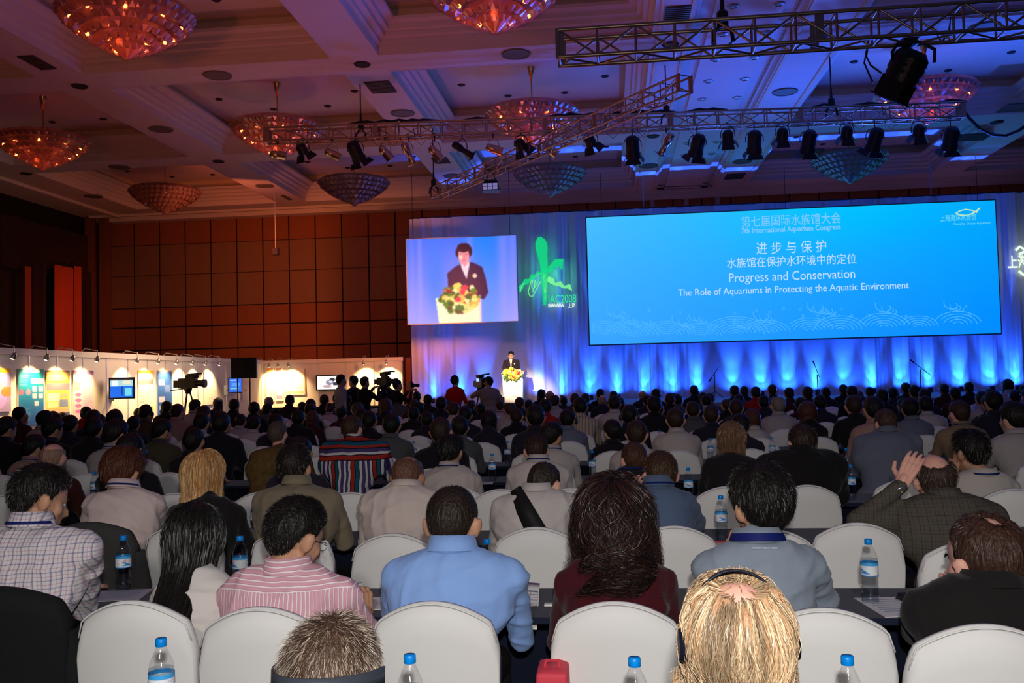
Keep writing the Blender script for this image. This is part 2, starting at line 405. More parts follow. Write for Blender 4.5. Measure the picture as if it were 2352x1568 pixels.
for k_, (a, b) in enumerate(((57, 72), (126, 168), (171, 187))):
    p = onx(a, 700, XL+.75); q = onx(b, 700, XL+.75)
    c = curtain('curtain', (XL+.78, p[1]), (XL+.78, q[1]), .2, onx((a+b)/2, 612, XL+.75)[2], .06, 2.4, litc, 20+k_)
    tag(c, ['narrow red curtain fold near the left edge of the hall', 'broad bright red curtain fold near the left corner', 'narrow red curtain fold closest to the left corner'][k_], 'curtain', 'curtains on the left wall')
light('SPOT', 'curtain_light', (XL+6, onx(100, 700, XL)[1]-3, 3.0), 420, (1, .16, .05), (XL+.5, onx(130, 700, XL)[1], 4.2), cone=50, blend=1.)  # added spot without a fixture, brightens the curtain folds
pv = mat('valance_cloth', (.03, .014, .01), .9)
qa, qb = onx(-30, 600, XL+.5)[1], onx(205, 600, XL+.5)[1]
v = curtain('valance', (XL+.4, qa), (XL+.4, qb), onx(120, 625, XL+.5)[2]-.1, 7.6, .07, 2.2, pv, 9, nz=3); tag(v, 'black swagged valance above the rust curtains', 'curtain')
# added lamps for the orange glow on the wall left of the stage
light('SPOT', 'stage_spill', (-3.5, 25, 4.5), 2200, (1, .26, .07), (-9.0, 34.7, 4.4), size=.5, cone=62, blend=1.)
light('AREA', 'wall_wash', (-12, 28, 6.5), 110, (1, .20, .07), (-15, 34.7, 4.5), size=3)
# ============================================================ STAGE
ZS = .92
stage_top = mat('stage_carpet', (.30, .30, .36), .8, var=.1)
skirt = mat('stage_skirt', (.015, .012, .016), .9)
st = empty('stage', (4, 28, 0), label='low black skirted stage platform in front of the blue drape', cat='stage')
box('platform', -10.8, 13, -3, 3.4, ZS-.1, ZS, stage_top, st)
box('skirt', -10.75, 12.95, -2.95, 3.35, 0, ZS-.1, skirt, st)
for k in range(3):
    box('step', -10.9-.3*(k+1), -10.9-.3*k, -.6, .6, 0, ZS-.25*(k+1)+.02, skirt, st)
drape_m = mat('drape_voile', (.60, .60, .66), .85, spec=.1, bump=.25, bscale=8, var=.05, stretch=(6, 6, .3))
xd = ony(945, 800, 31.0)[0]
dr = curtain('stage_drape', (xd, 31.0), (16.9, 31.0), ZS, 7.26, .055, 1.5, drape_m, 4, nz=14, dens=34)
tag(dr, 'tall pale pleated drape lit blue from below behind the stage', 'drape')
rail = MB().tube((xd, 31.05, 7.28), (16.9, 31.05, 7.28), .03).obj('drape_rail', dark, dr)
drop = empty('suspension_wires', (0, 31, 7.28), label='thin steel wires holding the drape rail from the ceiling', cat='wire')
for px in (1478, 2140, 632):
    if px == 632: continue
    q = ony(px, 450, 31.0); bar('wire', (q[0], 31.05, 7.28), (q[0], 31.05, ZC), .02, mat('steel_wire', (.35, .33, .38), .5), drop)
# ---- main screen
X0, X1, Z0, Z1, YS = -.68, 12.2, 2.74, 6.94, 30.45
ms = empty('projection_screen', ((X0+X1)/2, YS, Z0), label='wide blue projection screen with congress title in Chinese and English', cat='screen')
CXs = (X0+X1)/2
box('screen_frame', X0-CXs-.04, X1-CXs+.04, .03, .10, -.04, Z1-Z0+.04, mat('screen_frame_dark', (.05, .05, .08), .5), ms)
cv = Canvas(110, 44)
u, v = cv.u, cv.v
A = np.array([70, 190, 255.]); B = np.array([0, 178, 255.]); C_ = np.array([0, 140, 255.]); D_ = np.array([25, 148, 255.])
base = (1-u)[..., None]*((1-v)[..., None]*A+v[..., None]*np.array([58, 165, 255.]))+u[..., None]*((1-v)[..., None]*np.array([0, 168, 255.])+v[..., None]*C_)
bump_ = np.exp(-(((u-.62)/.28)**2+((v)/.35)**2)); base = base+bump_[..., None]*np.array([-25, 18, 0.])
cv.a = np.clip(base, 0, 255)/255
sm = attr_mat('screen_picture', 1.0)
link('screen_surface', cv.mesh('screen_surface', [(X0-CXs, 0, Z1-Z0), (X1-CXs, 0, Z1-Z0), (X1-CXs, 0, 0), (X0-CXs, 0, 0)]), sm, ms)
white_e = mat('title_light', (.01, .01, .01), emit=rgb((190, 222, 255)), estr=1.0)
pale_e = mat('title_light_soft', (.01, .01, .01), emit=rgb((130, 200, 255)), estr=1.0)
wave_e = mat('wave_light', (.01, .01, .01), emit=rgb((78, 182, 255)), estr=1.0)
def stext(body, pc, pl, pr, hpx, mt, bold=0., name='title_line'):
    q = ony(*pc, YS); a = ony(*pl, YS); b = ony(*pr, YS)
    return text(name, body, (q[0]-CXs, -.012, q[2]-Z0), hpx*30.5/FPX, mt, ms, width=b[0]-a[0], bold=bold, ext=.001)
stext('第七届国际水族馆大会', (1816, 507), (1702, 512), (1930, 502), 27, pale_e)
stext('7th International Aquarium Congress', (1816, 526), (1702, 530), (1930, 522), 17, pale_e, .004)
stext('进 步 与 保 护', (1817, 570), (1736, 573), (1896, 566), 30, white_e)
stext('水族馆在保护水环境中的定位', (1817, 601), (1669, 607), (1966, 596), 25, white_e)
stext('Progress and Conservation', (1818, 634), (1673, 640), (1962, 629), 29, white_e)
stext('The Role of Aquariums in Protecting the Aquatic Environment', (1819, 664), (1554, 671), (2084, 656), 22, white_e)
stext('上海海洋水族馆', (2200, 501), (2160, 503), (2243, 497), 16, mat('logo_light', (.01, .01, .01), emit=rgb((110, 215, 235)), estr=1.), name='corner_logo_text')
stext('Shanghai Ocean Aquarium', (2232, 513), (2190, 515), (2274, 510), 7, mat('logo_light', None), name='corner_logo_text')
def stroke(mb, pts, w, y=-.012):
    pts = [np.array(p, float) for p in pts]; vs = []; fs = []
    for i, p in enumerate(pts):
        d = pts[min(i+1, len(pts)-1)]-pts[max(i-1, 0)]; d = d/(np.linalg.norm(d)+1e-9); n = np.array([-d[1], d[0]])
        ww = w[i] if isinstance(w, (list, tuple, np.ndarray)) else w
        a = p+n*ww/2; b = p-n*ww/2; vs += [(a[0], y, a[1]), (b[0], y, b[1])]
    fs = [(2*i, 2*i+1, 2*i+3, 2*i+2) for i in range(len(pts)-1)]
    mb.add(vs, fs)
def spx(x, y): q = ony(x, y, YS); return (q[0]-CXs, q[2]-Z0)
mb = MB()
fish = [(2195, 490), (2205, 484), (2218, 481), (2232, 483), (2243, 488)]
stroke(mb, [spx(*p) for p in fish]+[spx(2248, 479)], .035)
stroke(mb, [spx(*p) for p in [(2195, 490), (2206, 494), (2220, 495), (2232, 491), (2243, 484), (2250, 478)]], .045)
mb.obj('corner_logo', mat('logo_light_yellow', (.01, .01, .01), emit=rgb((190, 230, 190)), estr=1.), ms)
mb = MB(); rg = np.random.RandomState(5)
for (cx, cy, R, n) in ((1390, 770, 60, 7), (1450, 775, 70, 8), (1530, 770, 60, 7), (1610, 772, 55, 7), (1690, 768, 75, 8), (1760, 765, 55, 6), (1860, 760, 55, 6), (1930, 758, 60, 6), (2030, 752, 60, 6), (2110, 750, 45, 5), (2200, 745, 55, 5)):
    for k in range(n):
        r = R*(k+1)/n; a0, a1 = rg.uniform(.0, .3), rg.uniform(2.5, 3.1)
        pts = [spx(min(max(cx+r*cos(a), 1362), 2290), min(cy+6, cy-r*.55*sin(a))) for a in np.linspace(a0, a1, 14)]
        stroke(mb, pts, .02)
for (cx, cy, s) in ((1420, 715, 30), (1450, 735, 22), (1570, 735, 30), (1600, 728, 20), (1755, 725, 28), (1880, 705, 30), (1905, 712, 20), (2035, 705, 28), (2190, 700, 25), (1490, 738, 16), (1700, 742, 18)):
    for q in range(3):
        t = np.linspace(0, 4.4, 18); r = s*(1-q*.22)*np.exp(-t*.28)
        stroke(mb, [spx(cx+q*9+rr*cos(a+2.6), cy+q*5-rr*.7*sin(a+2.6)) for a, rr in zip(t, r)], .022)
for k in range(26):
    x = rg.uniform(1375, 2230); y = rg.uniform(700, 740); stroke(mb, [spx(x+3*cos(a), y+3*sin(a)) for a in np.linspace(0, 6.3, 7)], .015)
o = mb.obj('wave_pattern', wave_e, ms); tag(o, 'faint light blue line drawing of waves')
# ---- smaller live picture screen
YI = 29.0; XA, XB, ZA, ZB = -6.43, -2.89, 3.51, 6.23
im = empty('live_video_screen', ((XA+XB)/2, YI, ZA), label='smaller hanging screen showing the speaker in dark suit behind flowers', cat='screen')
W2, H2 = (XB-XA)/2, ZB-ZA
cv = Canvas(200, 150); u, v = cv.u, cv.v
def C8(*c): return np.array(c)/255.
bg = (1-v)[..., None]*C8(70, 110, 250)+v[..., None]*C8(165, 160, 250)
bg = bg*(1-.55*np.exp(-((u-.70)/.18)**2)*(1-.4*v))[..., None]+(.55*np.exp(-((u-.70)/.18)**2)*(1-.4*v))[..., None]*C8(10, 140, 255)
bg = bg*(1-.7*np.exp(-((u-.27)/.10)**2)*np.exp(-((v-.45)/.4)**2))[..., None]+(.7*np.exp(-((u-.27)/.10)**2)*np.exp(-((v-.45)/.4)**2))[..., None]*C8(25, 120, 250)
for c, s, a in ((.12, .02, .35), (.05, .015, .2), (.58, .03, .3), (.88, .05, .35), (.97, .03, .3)):
    k = a*np.exp(-((u-c)/s)**2); bg = bg*(1-k)[..., None]+k[..., None]*C8(190, 160, 245)
cv.a = np.clip(bg, 0, 1)
cv.poly([(.37, .42), (.44, .35), (.52, .30), (.60, .30), (.69, .36), (.72, .5), (.74, .66), (.70, .74), (.6, .70), (.38, .62)], C8(52, 22, 70))
cv.poly([(.49, .28), (.57, .27), (.575, .33), (.545, .50), (.50, .36)], C8(255, 215, 225))
cv.poly([(.50, .25), (.565, .24), (.555, .32), (.53, .35), (.505, .30)], C8(245, 130, 150))
cv.ell(.525, .195, .060, .115, C8(60, 22, 45)); cv.ell(.525, .225, .052, .105, C8(248, 150, 165)); cv.ell(.50, .23, .02, .03, C8(255, 205, 190))
cv.ell(.525, .125, .062, .055, C8(60, 22, 45)); cv.ell(.463, .18, .012, .05, C8(60, 22, 45)); cv.ell(.585, .17, .014, .06, C8(60, 22, 45))
cv.rect(.485, .20, .515, .208, C8(110, 40, 60)); cv.rect(.535, .20, .565, .208, C8(110, 40, 60)); cv.ell(.525, .235, .010, .03, C8(230, 120, 130)); cv.rect(.508, .272, .542, .280, C8(190, 50, 70))
cv.ell(.62, .46, .022, .025, C8(250, 225, 200)); cv.ell(.605, .455, .012, .012, C8(240, 160, 60))
cv.poly([(.26, .71), (.66, .69), (.66, 1), (.285, 1)], C8(252, 246, 205)); cv.poly([(.66, .69), (.672, .69), (.675, 1), (.66, 1)], C8(235, 190, 215))
rg = np.random.RandomState(8)
for k in range(170):
    a = rg.rand()*2*pi; r = sqrt(rg.rand()); x = .475+.17*r*cos(a); y = .72+.17*r*sin(a)
    c = [C8(250, 215, 110), C8(250, 190, 90), C8(235, 60, 90), C8(90, 130, 50), C8(60, 95, 50), C8(255, 235, 170), C8(170, 30, 60)][rg.randint(7)]
    if y > .82: c = [C8(80, 120, 60), C8(100, 80, 60), C8(235, 225, 140)][rg.randint(3)]
    cv.ell(x, y, .018+.012*rg.rand(), .020+.018*rg.rand(), c)
for _ in range(3):
    q_ = np.pad(cv.a, ((1, 1), (1, 1), (0, 0)), 'edge'); cv.a = (q_[1:-1, 1:-1]*2+q_[:-2, 1:-1]+q_[2:, 1:-1]+q_[1:-1, :-2]+q_[1:-1, 2:])/6
cv.a = np.clip(cv.a*1.04, 0, 1)
link('screen_surface', cv.mesh('screen_surface', [(-W2, 0, H2), (W2, 0, H2), (W2, 0, 0), (-W2, 0, 0)]), sm, im)
box('screen_frame', -W2-.03, W2+.03, .01, .07, -.03, H2+.03, mat('screen_frame_pale', (.5, .5, .6), .5), im)
bar('hanging_wire', (XA+.2, YI+.04, ZB), (XA+.2, YI+.04, ZC), .008, dark, im); bar('hanging_wire', (XB-.2, YI+.04, ZB), (XB-.2, YI+.04, ZC), .008, dark, im)
for x in (X0+.5, (X0+X1)/2, X1-.5): bar('hanging_wire', (x, YS+.06, Z1), (x, YS+.06, ZC), .008, dark, ms)
# ---- projected emblem left of the screen, its light built as glowing strokes
YE = 30.82
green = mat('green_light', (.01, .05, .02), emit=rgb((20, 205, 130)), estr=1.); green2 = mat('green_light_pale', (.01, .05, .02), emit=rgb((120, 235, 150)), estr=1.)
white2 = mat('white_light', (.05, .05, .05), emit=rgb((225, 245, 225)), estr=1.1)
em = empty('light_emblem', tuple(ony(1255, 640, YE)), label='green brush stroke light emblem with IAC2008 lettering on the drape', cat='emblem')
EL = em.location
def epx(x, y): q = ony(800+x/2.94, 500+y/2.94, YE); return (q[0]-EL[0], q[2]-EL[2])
def estroke(mb, pts, ws): stroke(mb, [epx(*p) for p in pts], [w_/2.94*31/FPX for w_ in ws], 0.)
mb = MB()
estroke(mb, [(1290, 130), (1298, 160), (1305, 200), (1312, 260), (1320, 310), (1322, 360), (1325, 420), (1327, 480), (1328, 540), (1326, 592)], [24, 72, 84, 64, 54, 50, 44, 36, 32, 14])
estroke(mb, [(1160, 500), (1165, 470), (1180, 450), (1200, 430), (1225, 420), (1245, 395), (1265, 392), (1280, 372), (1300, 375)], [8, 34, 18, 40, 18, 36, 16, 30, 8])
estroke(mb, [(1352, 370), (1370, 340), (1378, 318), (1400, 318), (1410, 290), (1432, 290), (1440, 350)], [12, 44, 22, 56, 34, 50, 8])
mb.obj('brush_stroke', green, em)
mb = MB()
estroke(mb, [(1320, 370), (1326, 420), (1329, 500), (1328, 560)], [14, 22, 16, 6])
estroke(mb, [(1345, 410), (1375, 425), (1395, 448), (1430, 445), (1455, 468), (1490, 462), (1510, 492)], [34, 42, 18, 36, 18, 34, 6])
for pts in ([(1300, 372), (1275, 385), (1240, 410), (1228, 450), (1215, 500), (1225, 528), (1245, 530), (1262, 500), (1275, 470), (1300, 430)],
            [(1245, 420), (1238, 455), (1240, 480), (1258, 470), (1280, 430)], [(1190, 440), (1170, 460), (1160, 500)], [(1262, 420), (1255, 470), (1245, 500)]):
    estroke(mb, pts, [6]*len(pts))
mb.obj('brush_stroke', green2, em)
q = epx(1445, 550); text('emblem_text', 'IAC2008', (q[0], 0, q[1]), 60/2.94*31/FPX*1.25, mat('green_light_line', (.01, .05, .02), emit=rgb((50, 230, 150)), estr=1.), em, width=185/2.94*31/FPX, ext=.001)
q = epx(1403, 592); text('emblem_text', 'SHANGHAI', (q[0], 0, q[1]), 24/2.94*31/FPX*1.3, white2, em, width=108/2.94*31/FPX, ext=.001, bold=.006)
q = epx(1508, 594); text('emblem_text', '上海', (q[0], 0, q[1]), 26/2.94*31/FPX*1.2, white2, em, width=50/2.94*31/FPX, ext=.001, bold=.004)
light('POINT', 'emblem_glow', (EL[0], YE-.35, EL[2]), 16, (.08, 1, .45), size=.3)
YE2 = 30.82
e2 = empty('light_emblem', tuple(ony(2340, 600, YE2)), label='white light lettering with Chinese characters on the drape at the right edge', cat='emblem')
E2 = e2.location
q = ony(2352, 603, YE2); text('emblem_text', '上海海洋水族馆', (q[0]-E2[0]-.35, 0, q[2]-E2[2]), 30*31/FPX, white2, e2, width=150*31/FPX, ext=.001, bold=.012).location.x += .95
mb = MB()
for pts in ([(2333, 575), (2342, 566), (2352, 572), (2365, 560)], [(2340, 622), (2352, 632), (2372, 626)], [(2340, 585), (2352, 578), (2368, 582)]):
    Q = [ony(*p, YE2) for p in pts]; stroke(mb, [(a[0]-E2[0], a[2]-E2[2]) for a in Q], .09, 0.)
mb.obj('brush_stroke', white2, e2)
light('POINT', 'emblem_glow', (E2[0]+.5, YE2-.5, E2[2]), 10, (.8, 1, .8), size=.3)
# ---- uplights along the foot of the drape
fix = mat('uplight_case', (.02, .02, .025), .4)
lens = mat('uplight_lens', (.02, .05, .3), .2, emit=(.1, .5, 1), estr=3)
fx = [992, 1055, 1110, 1237, 1290, 1357, 1419, 1482, 1545, 1603, 1687, 1752, 1815, 1880, 1947, 2010, 2078, 2140, 2213, 2284, 2343]
ord_ = {i: s for i, s in enumerate('first second third fourth fifth sixth seventh eighth ninth tenth eleventh twelfth thirteenth fourteenth fifteenth sixteenth seventeenth eighteenth nineteenth twentieth twenty-first'.split())}
for i, x in enumerate(fx):
    X = ony(x, 900, 30.62)[0]
    r = empty('uplight', (X, 30.74, ZS), label=f'small black floor uplight at the drape foot, {ord_[i]} from the left', cat='stage light', group='uplights along the foot of the drape')
    MB().lathe([(0, .02), (.06, .02), (.075, .05), (.075, .16), (.065, .17)], n=14).obj('housing', fix, r, True)
    MB().lathe([(0, .165), (.06, .165)], n=14).obj('lens', lens, r)
    MB().box((0, 0, .012), (.14, .16, .02)).obj('base', fix, r)
    k = 1.0 if i > 3 else .75
    light('SPOT', 'uplight_beam', (X, 30.74, ZS+.2), 620*k, (.012, .085, 1), (X, 30.98, ZS+2.4), size=.03, cone=44, blend=1.)
    light('SPOT', 'uplight_base', (X, 30.74, ZS+.2), 60*k, (.01, .09, 1), (X, 31.0, ZS+.6), size=.03, cone=140, blend=1.)
    light('SPOT', 'uplight_throw', (X, 30.72, ZS+.2), 3800*k, (.02, .10, 1), (X, 30.79, 8.4), size=.02, cone=9.5, blend=.25)
    light('SPOT', 'uplight_core', (X, 30.74, ZS+.19), 26*k, (.10, 1, .10), (X, 30.99, ZS+.68), size=.02, cone=50, blend=1.)  # added green spot, gives the beam foot its bright core
# ---- lectern with flowers
lec_m = mat('lectern_white', (.85, .82, .78), .5)
q = ony(1180, 900, 28.6)
LZ = .93
lec = empty('lectern', (q[0], 28.6, ZS), label='white lectern with front panel at the left of the stage', cat='lectern'); lec.scale = (.96, .96, .88)
MB().add([(-.30, -.22, 0), (.30, -.22, 0), (.30, .22, 0), (-.30, .22, 0), (-.34, -.25, 1.02), (.34, -.25, 1.02), (.34, .25, 1.10), (-.34, .25, 1.10)], [(0, 3, 2, 1), (4, 5, 6, 7), (0, 1, 5, 4), (1, 2, 6, 5), (2, 3, 7, 6), (3, 0, 4, 7)]).obj('body', lec_m, lec)
MB().box((0, 0, 1.09), (.72, .52, .03), Euler((.15, 0, 0)).to_matrix()).obj('top', lec_m, lec)
MB().box((0, -.245, .55), (.44, .02, .62)).obj('front_panel', mat('lectern_panel', (.88, .86, .80), .5), lec)
MB().box((0, 0, .02), (.66, .50, .04)).obj('plinth', mat('plinth_grey', (.4, .4, .42), .5), lec)
fl = empty('flower_arrangement', (q[0], 28.36, ony(1180, 858, 28.4)[2]), label='yellow and red flower arrangement on the front of the lectern', cat='flowers')
rg = np.random.RandomState(3)
pet = {c: mat('petal_'+c, k, .6) for c, k in (('yellow', (.85, .55, .06)), ('cream', (.85, .7, .35)), ('red', (.6, .03, .04)))}
def flower_mesh(nm):
    mb = MB()
    for k in range(7):
        a = k*2*pi/7; mb.ell((.028*cos(a), .028*sin(a), .008), (.024, .018, .012), Euler((0, -.5, a)).to_matrix(), 8, 6)
    mb.ell((0, 0, .012), .016, None, 8, 6); return mb.mesh(nm)
fm = {c: flower_mesh('flower') for c in pet}
for c in pet: fm[c].materials.append(pet[c])
for k in range(46):
    a = rg.rand()*2*pi; r = sqrt(rg.rand()); c = ['yellow', 'cream', 'yellow', 'red'][rg.randint(4)]
    o = bpy.data.objects.new('flower', fm[c]); COL.objects.link(o); o.parent = fl
    o.location = (.29*r*cos(a), -.06-.08*(1-r*r), .01+.15*r*sin(a)); o.rotation_euler = (1.3+rg.rand()*.5, rg.randn()*.4, rg.randn()*.4); o.scale = (1.2,)*3
mb = MB()
for k in range(60):
    a = rg.rand()*2*pi; r = .10+.24*rg.rand(); x, z = r*cos(a), .55*r*sin(a)-.05
    mb.ell((x, -.06, z), (.014, .006, .055), Euler((rg.randn()*.3, a*0+rg.randn()*.9, 0)).to_matrix(), 6, 4)
tag(mb.obj('leaves', mat('leaf_green', (.06, .18, .03), .5), fl), kind='stuff')
MB().lathe([(0, -.12), (.09, -.10), (.12, 0), (.12, .02)], n=14).obj('bowl', dark, fl)
mic = empty('gooseneck_microphone', (q[0]+.12, 28.5, ZS+.965), label='thin black gooseneck microphone on the lectern top', cat='microphone')
MB().path([(0, 0, 0), (0, .0, .18), (-.03, .05, .30), (-.05, .10, .34)], .006).obj('stem', dark, mic); MB().caps((-.05, .10, .34), (-.06, .14, .36), .014).obj('head', dark, mic)
light('SPOT', 'follow_spot', (-4, 18.3, 5.2), 12000, (1, .80, .50), (q[0]+.02, 28.65, ZS+.8), size=.1, cone=9.5, blend=.7)
light('SPOT', 'stage_front_wash', (-3, 18.3, 6.4), 1500, (1, .52, .50), (-3.3, 31, 1.2), size=.3, cone=19, blend=1.)  # added pink spot standing in for lectern light spill on the drape
# stage monitor
mo = empty('stage_monitor', tuple(onz(1156, 926, ZS)[:2])+(ZS,), label='small wedge loudspeaker on the stage edge beside the lectern', cat='loudspeaker')
mo.location = (q[0]-.35, 27.3, ZS)
MB().add([(-.2, -.12, 0), (.2, -.12, 0), (.2, .16, 0), (-.2, .16, 0), (-.2, -.05, .22), (.2, -.05, .22), (.2, .16, .22), (-.2, .16, .22)], [(0, 3, 2, 1), (4, 5, 6, 7), (0, 1, 5, 4), (1, 2, 6, 5), (2, 3, 7, 6), (3, 0, 4, 7)]).obj('cabinet', dark, mo)
MB().box((0, -.095, .11), (.34, .01, .18), Euler((-.3, 0, 0)).to_matrix()).obj('grille', mat('grille_grey', (.1, .1, .1), .5), mo)
# ---- microphone stands
for (bx, by, tops, lab) in ((1642, 905, [(1641, 855), (1633, 868), (1652, 842)], 'left'), (1879, 903, [(1877, 860), (1869, 837), (1884, 866)], 'middle'), (2115, 900, [(2114, 848), (2096, 832), (2141, 862)], 'right')):
    Yp = 29.4; b0 = ony(bx, by, Yp); t = [ony(*p, Yp) for p in tops]
    ms_ = empty('microphone_stand', (b0[0], Yp, ZS), label=f'thin black boom microphone stand on the stage, {lab} one of three', cat='microphone stand', group='microphone stands on the stage')
    L0 = ms_.location
    J = Vector((t[0][0]-L0[0], 0, t[0][2]-ZS)); A_ = Vector((t[1][0]-L0[0], -.1, t[1][2]-ZS)); B_ = Vector((t[2][0]-L0[0], .1, t[2][2]-ZS))
    MB().tube((0, 0, .1), J, .014).obj('pole', dark, ms_); MB().tube(A_, B_, .010).obj('boom', dark, ms_)
    MB().caps(A_, A_+(A_-B_).normalized()*.12, .022).obj('microphone', dark, ms_)
    for k in range(3):
        a = k*2*pi/3+.4; MB().tube((0, 0, .22), (.3*cos(a), .3*sin(a), .012), .010).obj('leg', dark, ms_)
# ============================================================ TRUSSES
alu = mat('truss_aluminium', (.42, .30, .20), .35, metal=.85, var=.15, vscale=6)
def truss(P0, P1, s, bay, label, r=.025, full=True, plates=()):
    P0 = Vector(P0); P1 = Vector(P1); L_ = (P1-P0).length; d = (P1-P0).normalized(); lat = Vector((-d.y, d.x, 0)).normalized(); up = Vector((0, 0, 1))
    t = empty('lighting_truss', P0, label=label, cat='truss')
    C = {(a, b): lat*(a*s)+up*(b*s) for a in (0, 1) for b in (0, 1)}      # a 0 near, b 0 bottom
    for k, c in C.items(): bar('chord', P0+c, P1+c, r, alu, t)
    n = int(L_/bay); q = r*.55
    for i in range(n+1):
        b = P0+d*(L_*i/n); last = i == n
        for a in (0, 1): bar('upright', b+C[(a, 0)], b+C[(a, 1)], q*1.1, alu, t)
        for z in (0, 1):
            if z == 0 or full: bar('cross_bar', b+C[(0, z)], b+C[(1, z)], q, alu, t)
        if last: break
        e = P0+d*(L_*(i+1)/n)
        for a in (0, 1):
            if (i+a) % 2: bar('diagonal', b+C[(a, 0)], e+C[(a, 1)], q, alu, t)
            else: bar('diagonal', b+C[(a, 1)], e+C[(a, 0)], q, alu, t)
        if full: bar('diagonal', b+C[(i % 2, 0)], e+C[(1-i % 2, 0)], q, alu, t)
    for f_ in plates:
        b = P0+d*(L_*f_)
        for a in (0, 1): 
            o = MB().box((0, 0, s/2), (.10, .015, s+.04)).obj('splice_plate', alu, t); o.location = b+C[(a, 0)]-P0; o.rotation_euler = (0, 0, atan2(d.y, d.x))
    return t
YT1 = 11.0; a = ony(1287, 150, YT1+.3); b = ony(2500, 92, YT1+.3)
S1 = .33
truss((a[0], YT1, a[2]), (b[0]+.3, YT1-.2, b[2]+.02), S1, .46, 'large near aluminium box truss crossing the top right of the hall', r=.026, plates=(0.002, .47,))
YT2 = 20.0; a = ony(618, 331, YT2+.3); b = ony(2205, 276, YT2+.3)
T2A, T2B = Vector((a[0], YT2, a[2])), Vector((b[0], YT2, b[2]))
truss(T2A, T2B, .30, .50, 'long aluminium truss carrying the row of stage lamps', r=.024, plates=(.002, .17, .42, .60, .78, .998))
T3A, T3B = Vector(onz(990, 455, 6.55)), Vector(onz(1560, 208, 6.55))
truss(T3A, T3B, .28, .5, 'diagonal aluminium truss passing under the long lamp truss', r=.022, plates=(.002, .25, .5, .75, .998))
# hanging chains with motors
chain_m = mat('hoist_chain', (.05, .04, .04), .5, metal=.5)
for (px, py, Y, zt, lab) in ((829, 300, 20.1, 8.4, 'left end of the lamp truss'), (1531, 262, 20.1, 8.4, 'middle of the lamp truss'), (1910, 245, 20.1, 8.4, 'right part of the lamp truss'), (996, 430, None, 8.4, 'lower end of the diagonal truss'), (1660, 60, 11.1, 8.4, 'near right truss')):
    q = ony(px, py, Y) if Y else (T3A.x+.1, T3A.y-.1, 6.85)
    h = empty('chain_hoist', (q[0], q[1], q[2]), label='black chain hoist above the '+lab, cat='hoist')
    MB().tube((0, 0, .25), (0, 0, zt-q[2]), .014 if Y != 11.1 else .02).obj('chain', chain_m, h)
    MB().lathe([(.0, .42), (.02, .40), (.03, .2), (.07, .16), (.07, 0), (0, 0)], n=10).obj('motor', dark, h)
    MB().path([(0, 0, .02), (.10, 0, -.06), (.12, 0, -.2)], .025).path([(0, 0, .02), (-.10, 0, -.06), (-.12, 0, -.2)], .025).obj('sling', dark, h)
# ---- lamps
silver = mat('lamp_silver', (.55, .42, .30), .28, metal=.95)
blackm = mat('lamp_black', (.010, .010, .012), .42, spec=.4)
lglass = mat('lamp_lens', (.12, .12, .15), .1, spec=.6)
def lamp(kind, px, py, ang, Yb, ztr, label, scale=1., toward=.5, Yplace=None):
    """ang: lean of the barrel in the picture plane, degrees from straight down, + to the right"""
    c = ony(px, py, Yb); r = empty('stage_lamp', tuple(c), label=label, cat='stage lamp', group='stage lamps on the long truss')
    d = Vector((sin(radians(ang)), toward, -cos(radians(ang)))).normalized()
    M = d.to_track_quat('Z', 'Y').to_matrix()
    S = scale; top = ztr-c[2]
    m_ = silver if kind in ('can', 'profile_silver') else blackm
    if kind == 'can': prof = [(0, -.17), (.05, -.17), (.085, -.12), (.09, -.02), (.085, 0), (.10, .02), (.10, .19), (.105, .2)]
    elif kind in ('fresnel',): prof = [(0, -.24), (.09, -.24), (.145, -.17), (.15, 0), (.145, .12), (.165, .14), (.165, .24)]
    elif kind == 'door': prof = [(0, -.16), (.07, -.16), (.115, -.10), (.12, .05), (.13, .08)]
    else: prof = [(0, -.26), (.06, -.25), (.085, -.2), (.085, -.05), (.06, 0), (.06, .12), (.075, .14), (.075, .26)]
    prof = [(a_*S, b_*S) for a_, b_ in prof]
    MB().lathe(prof, n=18, M=M).obj('barrel', m_, r, True)
    zf = prof[-1][1]-.01; MB().lathe([(0, zf), (prof[-1][0]*.95, zf)], n=18, M=M).obj('lens', lglass, r)
    if kind in ('door', 'fresnel'):
        R_ = prof[-1][0]; ln = .14*S if kind == 'door' else .10*S
        for k in range(4):
            a_ = k*pi/2; o_ = Vector((cos(a_), sin(a_), 0)); s_ = Vector((-sin(a_), cos(a_), 0))
            P = [o_*R_+s_*R_*.8+Vector((0, 0, zf)), o_*R_-s_*R_*.8+Vector((0, 0, zf)), o_*(R_+ln*.55)-s_*R_*1.1+Vector((0, 0, zf+ln)), o_*(R_+ln*.55)+s_*R_*1.1+Vector((0, 0, zf+ln))]
            P2 = [p_+o_*.006 for p_ in P]
            MB().add([M @ p_ for p_ in P+P2], [(0, 1, 2, 3), (7, 6, 5, 4), (0, 4, 5, 1), (1, 5, 6, 2), (2, 6, 7, 3), (3, 7, 4, 0)]).obj('barn_door', m_, r)
    if kind in ('can', 'leko', 'profile_silver'):
        MB().box((0, 0, zf+.012), (.22*S, .22*S, .008), None).obj('gel_frame', m_, r).rotation_euler = M.to_euler()
    Rb = max(p_[0] for p_ in prof)+.02
    MB().path([(Rb, 0, 0), (Rb, 0, .10*S), (Rb*.75, 0, .20*S), (0, 0, .25*S), (-Rb*.75, 0, .20*S), (-Rb, 0, .10*S), (-Rb, 0, 0)], .010, 5).obj('yoke', m_, r)
    MB().tube((0, 0, .24*S), (0, 0, top-.03), .012).box((0, 0, top), (.05, .07, .07)).obj('clamp', blackm, r)
    return r
